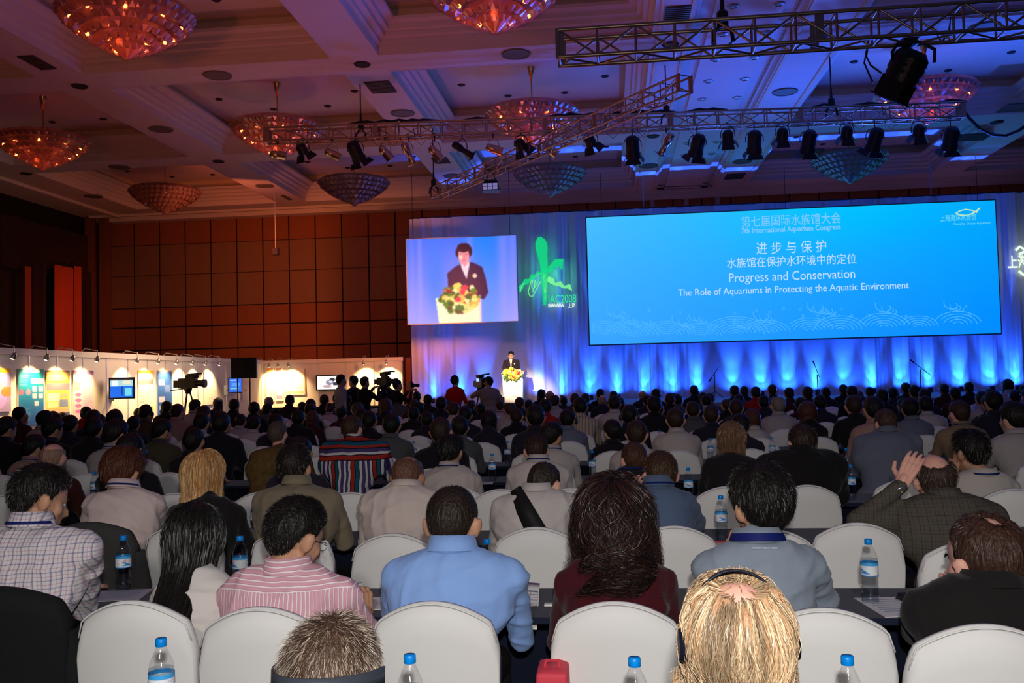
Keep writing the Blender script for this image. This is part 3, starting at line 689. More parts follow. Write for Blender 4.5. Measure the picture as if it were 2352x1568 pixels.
Q = dict(can='silver can lamp', door='small black lamp with barn doors', fresnel='large black fresnel lamp', leko='long black profile spotlight', profile_silver='polished profile spotlight')
lst = [('can', 637, 356, 82), ('door', 695, 346, 20), ('can', 763, 354, 62), ('fresnel', 817, 348, 20), ('can', 885, 350, 38), ('profile_silver', 938, 352, 22), ('can', 999, 350, 38), ('leko', 1062, 344, 58), ('can', 1133, 342, 70), ('door', 1197, 335, 28), ('can', 1262, 342, 50), ('door', 1357, 327, 25), ('fresnel', 1453, 338, 4), ('profile_silver', 1531, 330, -32), ('fresnel', 1602, 334, -14), ('door', 1672, 316, 5), ('fresnel', 1733, 326, 0), ('door', 1797, 311, 0), ('fresnel', 1858, 325, -6), ('door', 1945, 307, 0), ('fresnel', 2010, 320, -14), ('door', 2110, 304, 0), ('fresnel', 2184, 318, -3)]
nm = {}
words = 'first second third fourth fifth sixth seventh eighth ninth'.split()
for k, px, py, an in lst:
    nm[k] = nm.get(k, 0)+1
    f_ = (px-618)/(2205-618); zt = T2A.z+(T2B.z-T2A.z)*f_
    lamp(k, px, py, an, YT2+.05, zt, f'{Q[k]} on long truss, {words[nm[k]-1]} of its type from left', toward=.25 if k == 'can' else .55)
# flood under the diagonal truss
c = T3A.lerp(T3B, .33); 
fr = empty('flood_lamp', (c.x, c.y, c.z-.34), label='black flood lamp with white gridded face hanging under the diagonal truss', cat='stage lamp')
MB().add([(-.15, -.13, .14), (.15, -.13, .14), (.15, .13, .14), (-.15, .13, .14), (-.2, -.18, -.12), (.2, -.18, -.12), (.2, .18, -.12), (-.2, .18, -.12)], [(0, 1, 2, 3), (4, 7, 6, 5), (0, 4, 5, 1), (1, 5, 6, 2), (2, 6, 7, 3), (3, 7, 4, 0)]).obj('housing', blackm, fr)
MB().box((0, -.19, -.03), (.34, .012, .14)).obj('diffuser', mat('diffuser_white', (.6, .6, .9), .5, emit=(.4, .4, .9), estr=.35), fr)
for x in (-.06, .06): MB().box((x, -.2, -.03), (.012, .01, .15)).obj('grid_bar', blackm, fr)
MB().box((0, -.2, -.03), (.34, .01, .012)).obj('grid_bar', blackm, fr)
for x in (-.12, .12): bar('hanger', (c.x+x, c.y, c.z-.22), (c.x+x*.4, c.y, c.z), .01, blackm, fr)
# big moving projector under the near truss
P = ony(2092, 165, YT1+.15); ztr = ony(2092, 115, YT1+.3)[2]
mv = empty('moving_light', (P[0], YT1+.15, ztr), label='big black moving projector lamp hanging under the near right truss', cat='stage lamp')
ax = Vector((-.42, .35, -.84)).normalized(); M = ax.to_track_quat('Z', 'Y').to_matrix()
MB().lathe([(0, -.05), (.14, -.04), (.20, .03), (.21, .10), (.195, .12), (.21, .14), (.21, .22), (.195, .24), (.20, .26), (.185, .34)], c=(.04, 0, -.10), n=24, M=M).obj('lamp_house', blackm, mv, True)
bx = MB().box(Vector((.04, 0, -.10))+ax*.43, (.30, .32, .22), M); bx.box(Vector((.04, 0, -.10))+ax*.55, (.34, .36, .02), M); bx.obj('lens_house', blackm, mv)
MB().box(Vector((.04, 0, -.10))+ax*.565, (.26, .28, .012), M).obj('front_glass', mat('blue_glass', (.02, .05, .3), .1), mv)
MB().box(Vector((-.10, -.17, -.34)), (.03, .02, .30), Euler((0, .46, 0)).to_matrix()).obj('side_trim', mat('copper_trim', (.5, .2, .08), .35, metal=.8), mv)
MB().path([(.27, 0, -.22), (.28, 0, -.06), (.14, 0, .03), (-.14, 0, .03), (-.20, 0, -.06), (-.20, 0, -.2)], .022, 6).obj('yoke', blackm, mv)
MB().box((0, 0, .05), (.16, .14, .10)).obj('clamp', blackm, mv)
MB().ell((-.02, -.165, -.18), .006).obj('status_lamp', mat('led_green', (0, .1, 0), emit=(.3, 1, .2), estr=3), mv)
for i, pts in enumerate(([(1995, 92), (1990, 130), (2000, 150), (2025, 168)], [(2165, 100), (2140, 60), (2185, 25), (2180, 70), (2165, 95)], [(1993, 100), (1985, 145), (2005, 190)])):
    Q_ = [ony(*p, YT1+.35+.03*i) for p in pts]
    o = MB().path(Q_, .012, 6).obj('power_cable', dark); tag(o, ['black cable loop hanging left of the moving projector', 'black cable looping over the near truss right of the projector', 'thin black cable dangling lowest beside the moving projector'][i], 'cable')
Q_ = [ony(*p, 20.3) for p in ((2205, 240), (2225, 270), (2250, 295), (2280, 310), (2310, 312), (2340, 300), (2380, 270))]
o = MB().path(Q_, .035, 6).obj('cable_loom', dark); tag(o, 'thick black cable loom drooping from the right end of the lamp truss', 'cable')
# loose cables along the lamp truss
rg = np.random.RandomState(2); mb = MB()
for k in range(26):
    x = T2A.x+(T2B.x-T2A.x)*rg.rand(); z = T2A.z+(T2B.z-T2A.z)*((x-T2A.x)/(T2B.x-T2A.x))
    mb.path([(x, YT2+.05, z+.31), (x+.3, YT2+.1, z+.36+.04*rg.rand()), (x+.6, YT2+.05, z+.31)], .03, 5)
    if k % 2: mb.path([(x, YT2, z+.3), (x+.05, YT2-.02, z-.1), (x+.18, YT2, z-.22), (x+.3, YT2, z-.12)], .006, 4)
tag(mb.obj('truss_cables', dark), 'black cables bundled along the top of the lamp truss', 'cable', kind='stuff')
# ============================================================ CHANDELIERS
brass = mat('brass', (.55, .38, .15), .3, metal=.9)
def petal_mat(name, col):
    m = bpy.data.materials.new(name); m.use_nodes = True; N = m.node_tree.nodes; L = m.node_tree.links
    N.remove(N['Principled BSDF']); out = N['Material Output']
    t = N.new('ShaderNodeBsdfTranslucent'); t.inputs[0].default_value = (*col, 1)
    d = N.new('ShaderNodeBsdfDiffuse'); d.inputs[0].default_value = (*[c*.8 for c in col], 1)
    g = N.new('ShaderNodeBsdfGlossy'); g.inputs['Roughness'].default_value = .25; g.inputs[0].default_value = (.8, .8, .85, 1)
    a = N.new('ShaderNodeMixShader'); a.inputs[0].default_value = .45; b = N.new('ShaderNodeMixShader'); b.inputs[0].default_value = .18
    L.new(t.outputs[0], a.inputs[1]); L.new(d.outputs[0], a.inputs[2]); L.new(a.outputs[0], b.inputs[1]); L.new(g.outputs[0], b.inputs[2]); L.new(b.outputs[0], out.inputs[0])
    return m
pm = petal_mat('crystal_petal', (.42, .24, .21))
bulb_on = mat('bulb_glow', (.3, .05, .02), emit=(1, .16, .04), estr=8.0); bulb_off = mat('bulb_off', (.5, .45, .45), .2)
TIER = []
R0 = 1.08
tiers = [(1.08, .62), (1.00, .50), (.86, .38), (.68, .26), (.48, .15), (.27, .06)]
rg = np.random.RandomState(6)
for j, (R_, z_) in enumerate(tiers):
    mb = MB(); n = int(30*R_/R0)+8; hN = .20
    for k in range(n):
        a_ = 2*pi*(k+(j % 2)*.5)/n; w_ = 2*pi*R_/n*1.15; jit = 1+.06*rg.randn()
        tx = Vector((-sin(a_), cos(a_), 0)); ra = Vector((cos(a_), sin(a_), 0)); c_ = ra*R_+Vector((0, 0, z_))
        P_ = [c_-tx*w_/2+Vector((0, 0, hN*.5)), c_+tx*w_/2+Vector((0, 0, hN*.5)), c_+tx*w_*.48+ra*.05*jit, c_+tx*w_*.25-ra*.02+Vector((0, 0, -hN*.42)), c_-tx*w_*.25-ra*.02+Vector((0, 0, -hN*.42)), c_-tx*w_*.48+ra*.05*jit, c_+ra*.09*jit]
        mb.add(P_, [(0, 6, 1), (1, 6, 2), (2, 6, 3), (3, 6, 4), (4, 6, 5), (5, 6, 0)])
    me = mb.mesh('crystal_tier'); me.materials.append(pm); TIER.append(me)
mb = MB()
for k in range(16):
    a_ = 2*pi*k/16; mb.add([(0, 0, .60), (1.0*cos(a_), 1.0*sin(a_), .66), (1.0*cos(a_+.33), 1.0*sin(a_+.33), .66)], [(0, 1, 2)])
TOPM = mb.mesh('crystal_top'); TOPM.materials.append(pm)
mb = MB().lathe([(0, -.14), (.05, -.12), (.16, -.02), (.24, .05), (.22, .10)], n=16)
BOT = mb.mesh('crystal_finial'); BOT.materials.append(pm)
BM = MB().ell((0, 0, 0), .035, None, 8, 6).mesh('bulb')
BMon = BM.copy(); BMon.materials.append(bulb_on); BMoff = BM.copy(); BMoff.materials.append(bulb_off)
chs = [(-8.2, 15.0, 7.5, 1, 'glowing red crystal chandelier at the top left, nearest'), (-1.75, 14.9, 7.5, 1, 'glowing orange crystal chandelier at the top centre, cut by the frame'), (-14.5, 22.3, 7.5, .6, 'dim red crystal chandelier near the dark left wall'), (-8.2, 22.3, 7.5, .9, 'red crystal chandelier behind the left end of the lamp truss'), (-1.75, 22.3, 7.5, .9, 'pink crystal chandelier above the middle of the lamp truss'), (7.5, 22.3, 7.5, .7, 'red and blue crystal chandelier behind the big moving projector'), (-14.5, 28.9, 7.5, 0, 'unlit dark chandelier over the far left corner'), (-8.1, 28.9, 7.5, 0, 'faint violet chandelier above the left wall panels'), (-1.75, 28.9, 7.5, 0, 'violet unlit chandelier beside the flood lamp over the stage'), (7.4, 28.9, 7.5, 0, 'blue tinted unlit chandelier above the wide screen'), (14.6, 28.9, 7.5, 0, 'blue tinted chandelier at the right edge'), (7.5, 14.9, 7.5, .5, 'crystal chandelier over the near right truss')]
for (x, y, z, on, lab) in chs:
    r = empty('chandelier', (x, y, z), label=lab, cat='chandelier', group='crystal chandeliers in the ceiling coffers')
    for me in TIER+[TOPM, BOT]:
        o = bpy.data.objects.new(me.name, me); COL.objects.link(o); o.parent = r
        if me in TIER: o['kind'] = 'stuff'
    MB().tube((0, 0, .1), (0, 0, 1.80), .018).obj('rod', brass, r); MB().lathe([(0, 1.45), (.02, 1.42), (.09, 1.76), (.10, 1.80)], n=14).obj('canopy', brass, r, True)
    for (rr, zz, nn) in ((.80, .50, 9), (.52, .28, 6), (.2, .12, 3)):
        for k in range(nn):
            a_ = 2*pi*k/nn+rr*3; o = bpy.data.objects.new('bulb', BMon if on else BMoff); COL.objects.link(o); o.parent = r
            o.location = ((rr+.10)*cos(a_), (rr+.10)*sin(a_), zz-.05)
    if on: light('POINT', 'chandelier_glow', (x, y, z+.38), 12*on, (1, .11, .04), size=.25)
# ============================================================ EXHIBITION WALLS ON THE LEFT
XW, YW = -12.0, 30.95
wpan = mat('display_panel_white', (.78, .74, .68), .6, var=.03)
post_m = mat('display_post', (.6, .6, .6), .35, metal=.8)
ew = empty('exhibition_wall', (XW, 22, 0), label='long white modular exhibition wall with posters along the left aisle', cat='display wall')
y = 14.0
while y < YW-.2:
    y2 = min(y+.98, YW)
    box('wall_panel', -.02, .02, y-22+.02, y2-22-.02, .02, 2.44, wpan, ew); box('post', -.03, .03, y2-22-.02, y2-22+.02, 0, 2.5, post_m, ew); y = y2
box('fascia', -.05, .06, 14-22, YW-22, 2.40, 2.53, wpan, ew)
eb = empty('exhibition_wall', (-9.5, YW, 0), label='short white exhibition wall facing the audience beside the stage drape', cat='display wall')
x = XW; XE = ony(926, 860, YW)[0]
while x < XE-.2:
    x2 = min(x+.98, XE)
    box('wall_panel', x+9.5+.02, x2+9.5-.02, -.02, .02, .02, 2.44, wpan, eb); box('post', x2+9.5-.02, x2+9.5+.02, -.03, .03, 0, 2.5, post_m, eb); x = x2
box('fascia', XW+9.5, XE+9.5, -.06, .05, 2.40, 2.52, wpan, eb)
eb2 = box('side_column', XE+.05, -6.85, YW+.2, YW+.5, 0, 2.5, mat('rust_column', (.22, .06, .03), .6)); tag(eb2, 'rust brown partition end beside the white exhibition wall', 'partition')
tb = empty('display_table', (-9.4, 30.2, 0), label='low table under black cloth in front of the exhibition wall', cat='table')
box('tablecloth', -2.2, 2.2, -.3, .3, 0, .9, skirt, tb)
def z4(x, y): return x/2.94, 500+y/2.94
def on_side(x, y, off=.05): q = onx(*z4(x, y), XW+off); return np.array([q[0], q[1], q[2]])
def on_back(x, y, off=.05): q = ony(*z4(x, y), YW-off); return np.array([q[0], q[1], q[2]])
pap = attr_mat('poster_print', 0)
def poster(fn, x0, y0, x1, y1, cv, label):
    TL, TR, BR, BL = fn(x0, y0), fn(x1, y0), fn(x1, y1), fn(x0, y1)
    zt, zb = (TL[2]+TR[2])/2, (BL[2]+BR[2])/2
    if fn is on_side: TL, TR, BR, BL = [np.array(p) for p in ((XW+.05, TL[1], zt), (XW+.05, TR[1], zt), (XW+.05, TR[1], zb), (XW+.05, TL[1], zb))]
    else: TL, TR, BR, BL = [np.array(p) for p in ((TL[0], YW-.05, zt), (TR[0], YW-.05, zt), (TR[0], YW-.05, zb), (TL[0], YW-.05, zb))]
    c = (TL+BR)/2; r = empty('poster', tuple(c), label=label, cat='poster', group='posters on the exhibition walls')
    link('print', cv.mesh('print', [p-c for p in (TL, TR, BR, BL)]), pap, r)
    n = np.array([1, 0, 0]) if fn is on_side else np.array([0, -1, 0])
    V = [p-c-n*.004 for p in (TL, TR, BR, BL)]+[p-c-n*.022 for p in (TL, TR, BR, BL)]
    MB().add(V, [(0, 1, 2, 3), (7, 6, 5, 4), (0, 4, 5, 1), (1, 5, 6, 2), (2, 6, 7, 3), (3, 7, 4, 0)]).obj('backing_board', wpan, r)
    return r
def lines(cv, x0, x1, y0, y1, n, c, seed=0):
    rg = np.random.RandomState(seed)
    for k in range(n):
        y = y0+(y1-y0)*k/n; cv.rect(x0, y, x0+(x1-x0)*rg.uniform(.6, 1), y+(y1-y0)/n*.4, c, .6)
c1 = Canvas(24, 50, C8(150, 140, 200)); c1.rect(0, 0, 1, .12, C8(245, 190, 40)).ell(.2, .35, .5, .2, C8(235, 220, 180)).ell(.3, .7, .5, .25, C8(180, 150, 240)).ell(.8, .55, .3, .12, C8(170, 120, 60))
poster(on_side, -60, 1015, 75, 1310, c1, 'violet poster with yellow header at the far left of the exhibition wall')
c2 = Canvas(36, 60, C8(0, 95, 170)); g_ = c2.v[..., None]; c2.a = (1-g_)*C8(0, 165, 180)+g_*C8(10, 70, 160)
c2.rect(.2, .02, .85, .07, C8(230, 235, 220)); c2.rect(.5, .18, 1, .27, C8(200, 210, 225)); lines(c2, .05, .45, .12, .32, 7, C8(120, 210, 220))
for a_, b_ in ((.55, .32), (.8, .32), (.55, .45), (.8, .45), (.65, .58)): c2.rect(a_, b_, a_+.16, b_+.09, C8(215, 190, 215))
c2.ell(.12, .42, .09, .05, C8(160, 90, 120)).ell(.4, .42, .09, .05, C8(200, 120, 160)); lines(c2, .05, .6, .7, .95, 6, C8(90, 150, 210), 2)
poster(on_side, 125, 1020, 295, 1400, c2, 'turquoise and blue poster with small white pictures on the exhibition wall')
c3 = Canvas(32, 60, C8(225, 185, 80)); c3.rect(0, 0, 1, .05, C8(150, 100, 60)); c3.rect(.05, .1, .95, .24, C8(240, 215, 120)); c3.rect(0, .28, 1, .44, C8(130, 120, 140)); c3.rect(.05, .5, .55, .66, C8(250, 240, 200)).rect(.6, .5, .95, .6, C8(170, 160, 120)).rect(.05, .68, .5, .8, C8(245, 225, 170)).rect(.55, .64, .95, .8, C8(110, 130, 170)).rect(0, .84, 1, .92, C8(190, 170, 140)).rect(0, .92, 1, 1, C8(70, 80, 140))
poster(on_side, 315, 1030, 470, 1345, c3, 'yellow poster with wide grey photograph bands on the exhibition wall')
c4 = Canvas(30, 60, C8(215, 195, 215)); c4.rect(0, 0, 1, .08, C8(130, 100, 140)); c4.rect(.05, .2, .35, .36, C8(150, 150, 160)); lines(c4, .5, .95, .14, .9, 22, C8(160, 140, 175)); 
for k in range(4): c4.ell(.25, .45+.1*k, .14, .035, C8(190, 110, 170))
poster(on_side, 495, 1030, 632, 1400, c4, 'pale lilac poster with a purple header and tiny pictures')
c5 = Canvas(26, 50, C8(240, 225, 215)); c5.rect(0, 0, 1, .09, C8(250, 195, 30)); c5.rect(.05, .2, .95, .32, C8(205, 120, 130)); lines(c5, .1, .4, .42, .95, 8, C8(190, 150, 170)); c5.rect(.6, .8, .95, .9, C8(240, 190, 60))
poster(on_side, 935, 1030, 1040, 1340, c5, 'white poster with yellow header right of the tube television')
c6 = Canvas(26, 50, C8(40, 90, 170)); c6.rect(0, 0, 1, .05, C8(180, 140, 90)); c6.rect(.1, .22, .5, .34, C8(190, 170, 200)).rect(.1, .6, .5, .72, C8(200, 180, 210)).rect(.55, .35, .9, .5, C8(90, 120, 190)).rect(.1, .8, .6, .9, C8(120, 150, 210))
poster(on_side, 1062, 1030, 1160, 1330, c6, 'dark blue poster right of the white and yellow one')
c7 = Canvas(20, 40, C8(245, 235, 225)); lines(c7, .1, .9, .1, .9, 12, C8(215, 195, 190))
poster(on_side, 1380, 1040, 1465, 1260, c7, 'plain white poster with faint text behind the video camera')
c9 = Canvas(20, 40, C8(235, 225, 220)); c9.rect(.1, .1, .9, .3, C8(220, 190, 190)).rect(.2, .5, .5, .6, C8(150, 60, 70))
poster(on_side, 1640, 1085, 1700, 1230, c9, 'small white poster with a red spot beside the black panel')
c8 = Canvas(20, 50, C8(170, 150, 200)); c8.rect(0, 0, 1, .1, C8(200, 160, 150)).rect(.1, .3, .9, .5, C8(120, 120, 190)).rect(.1, .6, .9, .8, C8(130, 130, 160))
poster(on_back, 1745, 1005, 1785, 1240, c8, 'narrow violet poster at the corner of the exhibition walls')
ca = Canvas(20, 50, C8(250, 240, 220)); ca.rect(.1, .0, .9, .15, C8(235, 170, 100)); lines(ca, .1, .9, .2, .9, 10, C8(225, 205, 190))
poster(on_back, 1795, 1015, 1850, 1240, ca, 'white poster with orange title right of the corner')
cb = Canvas(20, 50, C8(250, 240, 220)); cb.rect(.1, .0, .8, .12, C8(220, 160, 130)).rect(.2, .35, .9, .55, C8(205, 180, 190)).rect(.1, .85, .9, .97, C8(140, 140, 190))
poster(on_back, 1860, 1015, 1912, 1235, cb, 'white poster with a blue block at its foot')
cc = Canvas(30, 40, C8(252, 245, 225)); cc.rect(.05, .88, .95, .97, C8(190, 180, 150)); lines(cc, .1, .9, .5, .8, 3, C8(225, 205, 190)); cc.rect(.97, .0, 1, 1, C8(190, 170, 130))
poster(on_back, 1925, 1020, 2060, 1195, cc, 'large cream chart with a dark caption line on the back exhibition wall')
# televisions
def tv(fn, x0, y0, x1, y1, cv, label, depth, cat='television'):
    A_, B_ = fn(x0, y0), fn(x1, y1); 
    if fn is on_side:
        c_ = onx(*z4((x0+x1)/2, (y0+y1)/2), XW+.42); w_ = (x1-x0)/2.94*c_[1]/FPX*1.04; h_ = (y1-y0)/2.94*c_[1]/FPX*1.0; rz = .45
    else:
        w_ = abs(B_[0]-A_[0]); h_ = abs(A_[2]-B_[2]); c_ = np.array([(A_[0]+B_[0])/2, YW-.1, (A_[2]+B_[2])/2]); rz = 0
    r = empty('television', tuple(c_), rz, label=label, cat=cat)
    MB().box((0, depth/2-.02-depth*0, 0), (w_, depth, h_)).obj('case', dark, r).location = (0, -depth+.06, 0)
    f = -depth+.06-.012-.02
    link('screen', cv.mesh('screen', [(-w_/2*.88, f, h_/2*.86), (w_/2*.88, f, h_/2*.86), (w_/2*.88, f, -h_/2*.86), (-w_/2*.88, f, -h_/2*.86)]), sm, r)
    for s_ in (-1, 1):
        MB().box((s_*w_*.47, f+.008, 0), (w_*.06, .02, h_)).obj('bezel', dark, r)
        MB().box((0, f+.008, s_*h_*.465), (w_, .02, h_*.07)).obj('bezel', dark, r)
    (MB().tube((0, .05, -h_*.3), (-.25, .30, -h_*.3), .03).box((-.27, .32, -h_*.3), (.12, .12, .3)) if fn is on_side else MB().box((0, .06, -.02), (.10, .08, .5))).obj('bracket', post_m, r)
    return r
t1 = Canvas(40, 32, C8(0, 100, 230)); t1.rect(0, 0, 1, .42, C8(180, 225, 235)).rect(.1, .05, .35, .4, C8(240, 255, 255)).rect(.55, .1, .9, .3, C8(240, 240, 210)).rect(0, .42, 1, 1, C8(0, 110, 240)).rect(.5, .4, .56, .9, C8(20, 50, 120)).rect(.65, .5, .95, .95, C8(120, 220, 240)).rect(0, 0, 1, .08, C8(60, 60, 70))
tv(on_side, 748, 1075, 908, 1225, t1, 'black tube television with bright aquarium picture on a wall bracket', .38)
t2 = Canvas(30, 26, C8(40, 110, 240)); t2.rect(.1, .1, .6, .2, C8(180, 220, 250)).rect(.2, .35, .9, .6, C8(80, 160, 250)).rect(.1, .7, .8, .8, C8(110, 200, 220))
tv(on_side, 1543, 1075, 1632, 1185, t2, 'small television with blue screen behind the black panel', .2)
t3 = Canvas(48, 30, C8(255, 252, 250)); t3.ell(.62, .5, .18, .2, C8(150, 150, 170)).ell(.75, .3, .14, .14, C8(60, 60, 80)).ell(.5, .8, .22, .1, C8(210, 170, 180)).ell(.68, .45, .1, .08, C8(240, 240, 250)).rect(.8, .5, 1, .75, C8(70, 60, 80))
tv(on_back, 2138, 1063, 2295, 1162, t3, 'flat television with white picture on the back exhibition wall', .07)
# arm spotlights
arm = mat('arm_lamp_chrome', (.6, .55, .5), .3, metal=.8); glowm = mat('arm_lamp_glow', (.9, .8, .6), emit=(1, .78, .45), estr=14)
sp = [(-95, 945, 0), (95, 945, 0), (318, 945, 0), (492, 950, 0), (658, 955, 0), (928, 962, 0), (1070, 960, 0), (1195, 958, 0), (1300, 955, 0), (1390, 968, 0), (1485, 975, 0), (1742, 985, 1), (1815, 978, 1), (1875, 980, 1), (1945, 980, 1), (2452, 983, 1), (2607, 968, 1)]
sw_ = 'leftmost second third fourth fifth sixth seventh eighth ninth tenth eleventh twelfth thirteenth fourteenth fifteenth sixteenth seventeenth'.split()
for i, (x, y, bk) in enumerate(sp):
    if bk: q = ony(*z4(x, y), YW-.42); base = Vector((q[0], YW, 2.5)); head = Vector((q[0], YW-.42, 2.36)); aim = Vector((q[0], YW, 1.5)); 
    else: q = onx(*z4(x, y), XW+.42); base = Vector((XW, q[1], 2.5)); head = Vector((XW+.42, q[1], 2.36)); aim = Vector((XW, q[1], 1.5))
    r = empty('arm_spotlight', tuple(base), label=f'small arm spotlight on top of the exhibition walls, {sw_[i]} from the left', cat='spotlight', group='arm spotlights on the exhibition walls')
    h_ = head-base; d_ = (aim-head).normalized()
    MB().path([(0, 0, 0), (h_.x*.3, h_.y*.3, .10), (h_.x, h_.y, .04), tuple(h_)], .012, 6).obj('arm', arm, r)
    M = d_.to_track_quat('Z', 'Y').to_matrix(); MB().lathe([(0, -.06), (.03, -.06), (.05, 0), (.055, .06)], tuple(h_), 12, M=M).obj('shade', arm, r, True)
    MB().ell(h_+d_*.045, .042, None, 10, 8).obj('lamp', glowm, r)
    light('SPOT', 'arm_spot_beam', head+d_*.10, 190, (1, .60, .24), aim, size=.03, cone=105, blend=.8)
light('AREA', 'gallery_light', (-9.6, 22, 3.6), 150, (1, .62, .36), (-12, 22.5, 1.0), size=3)  # fill lamp without a fixture, brightens the exhibition wall
# ---- video camera on tripod without an operator
q = ony(432, 905, 20.)
vc = empty('video_camera', (q[0], 20, 0), label='unattended black video camera on a tripod in front of the posters', cat='video camera')
H_ = ony(435, 880, 20.)[2]
def camera_body(r, z, s=1., rot=0):
    b = MB().box((0, 0, 0), (.34, .14, .20)).box((.10, 0, .12), (.22, .05, .04)).box((-.22, 0, -.01), (.12, .10, .14)).box((-.02, 0, .13), (.05, .05, .06))
    o = b.obj('camera_body', dark, r, loc=(0, 0, z)); o.scale = (s,)*3
    o2 = MB().tube((.17, 0, 0), (.36, 0, -.01), .055*s, .07*s, 12).tube((.36, 0, -.01), (.42, 0, -.01), .085*s, .085*s, 12).obj('zoom_lens', dark, r, loc=(0, 0, z))
    MB().box((.12, -.10, .16), (.16, .10, .09)).tube((.2, -.10, .16), (.30, -.1, .17), .03).obj('viewfinder', dark, r, loc=(0, 0, z))
    MB().tube((-.05, .06, .20), (.30, .06, .22), .02).obj('microphone', dark, r, loc=(0, 0, z))
def tripod(r, ztop, spread=.45):
    MB().lathe([(0, ztop-.14), (.05, ztop-.14), (.09, ztop-.04), (.09, ztop), (0, ztop)], n=12).obj('tripod_head', dark, r)
    for k in range(3):
        a_ = 2*pi*k/3+.5; MB().tube((.04*cos(a_), .04*sin(a_), ztop-.1), (spread*cos(a_), spread*sin(a_), .01), .018, .014).obj('leg', dark, r)
camera_body(vc, H_, 1.15); tripod(vc, H_-.1)
MB().tube((-.1, 0, H_-.12), (-.45, .05, H_-.16), .012).obj('pan_handle', dark, vc)
# ---- black display panel on two poles
q0, q1 = ony(532, 822, 19.), ony(590, 868, 19.)
bp = empty('black_screen_panel', ((q0[0]+q1[0])/2, 19, 0), label='black rectangular screen panel seen from behind on two thin poles', cat='panel')
MB().box((0, 0, (q0[2]+q1[2])/2), (q1[0]-q0[0], .07, q0[2]-q1[2])).obj('panel', dark, bp)
for x in (-.15, .12): MB().tube((x, 0, .03), (x, 0, q1[2]+.02), .014).obj('pole', dark, bp)
MB().box((0, 0, .02), (.6, .5, .04)).obj('base', dark, bp)
# projector hung on the left wall panels
q = ony(633, 578, 31.); pj = empty('hanging_speaker', tuple(q), label='small grey loudspeaker hanging on a rod before the wall panels', cat='loudspeaker')
MB().box((0, 0, 0), (.2, .2, .22)).obj('cabinet', mat('speaker_grey', (.10, .08, .08), .6), pj); MB().tube((0, 0, .1), (0, 0, 8.4-q[2]), .016).obj('rod', post_m, pj)
# ============================================================ PEOPLE
skin_cols = dict(light=(.62, .34, .24), tan=(.50, .26, .16), brown=(.36, .17, .10), pink=(.70, .36, .28))
def skin(k): return mat('skin_'+k, skin_cols[k], .5, spec=.35, var=.08, vscale=14, bump=.05, bscale=180)
trouser_m = mat('trouser_cloth', (.012, .012, .016), .85, bump=.2, bscale=150)
shoe_m = mat('shoe_leather', (.01, .008, .008), .3)
eye_w = mat('eye_white', (.75, .72, .70), .2); eye_d = mat('eye_dark', (.02, .012, .01), .2)
brow_m = mat('eyebrow', (.02, .012, .01), .8)
shirt_oc = mat('shirt_cloth', rough=.85, objcol=True, var=.10, vscale=5, bump=.35, bscale=9, spec=.1, sheen=.1)
hair_oc = mat('hair_plain', rough=.45, objcol=True, var=.35, vscale=40, bump=.6, bscale=90, stretch=(1, 1, .25))
def V3(*a): return Vector(a)
def hand_prims(mb, W, d, n, side, curl=.35, s=1., spread=.06):
    """W wrist, d direction of the palm, n normal out of the back of the hand, side +1 thumb towards d x n"""
    d = Vector(d).normalized(); n = Vector(n); n = (n-d*n.dot(d)).normalized(); t = d.cross(n)*side
    pl = .088*s
    for k, o in enumerate((-.030, -.010, .010, .030)):
        mb.caps(W+t*o*.6*s, W+d*pl+t*o*s*1.0, .015*s, .0125*s, 8)
    for k, (o, ln) in enumerate(((.032, .066), (.011, .076), (-.010, .071), (-.030, .056))):
        b = W+d*pl+t*o*s; dd = (d+t*(o*spread*30)).normalized(); q = b; c = 0
        for seg, f in enumerate((.45, .32, .25)):
            c += curl*(.8 if seg == 0 else 1.1); e = q+(dd*cos(c)-n*sin(c))*ln*f*1.05*s
            mb.caps(q, e, (.0100-.0010*seg)*s, (.0093-.0011*seg)*s, 8); q = e
    b = W+d*.022*s+t*.030*s-n*.006*s; e = b+(d*.55+t*.75-n*.25).normalized()*.042*s; mb.caps(b, e, .0135*s, .0115*s, 8)
    e2 = e+(d*.9+t*.30-n*.25).normalized()*.036*s; mb.caps(e, e2, .0112*s, .0092*s, 8)
    mb.caps(W-d*.03*s, W+d*.02*s, .024*s, .026*s, 10)
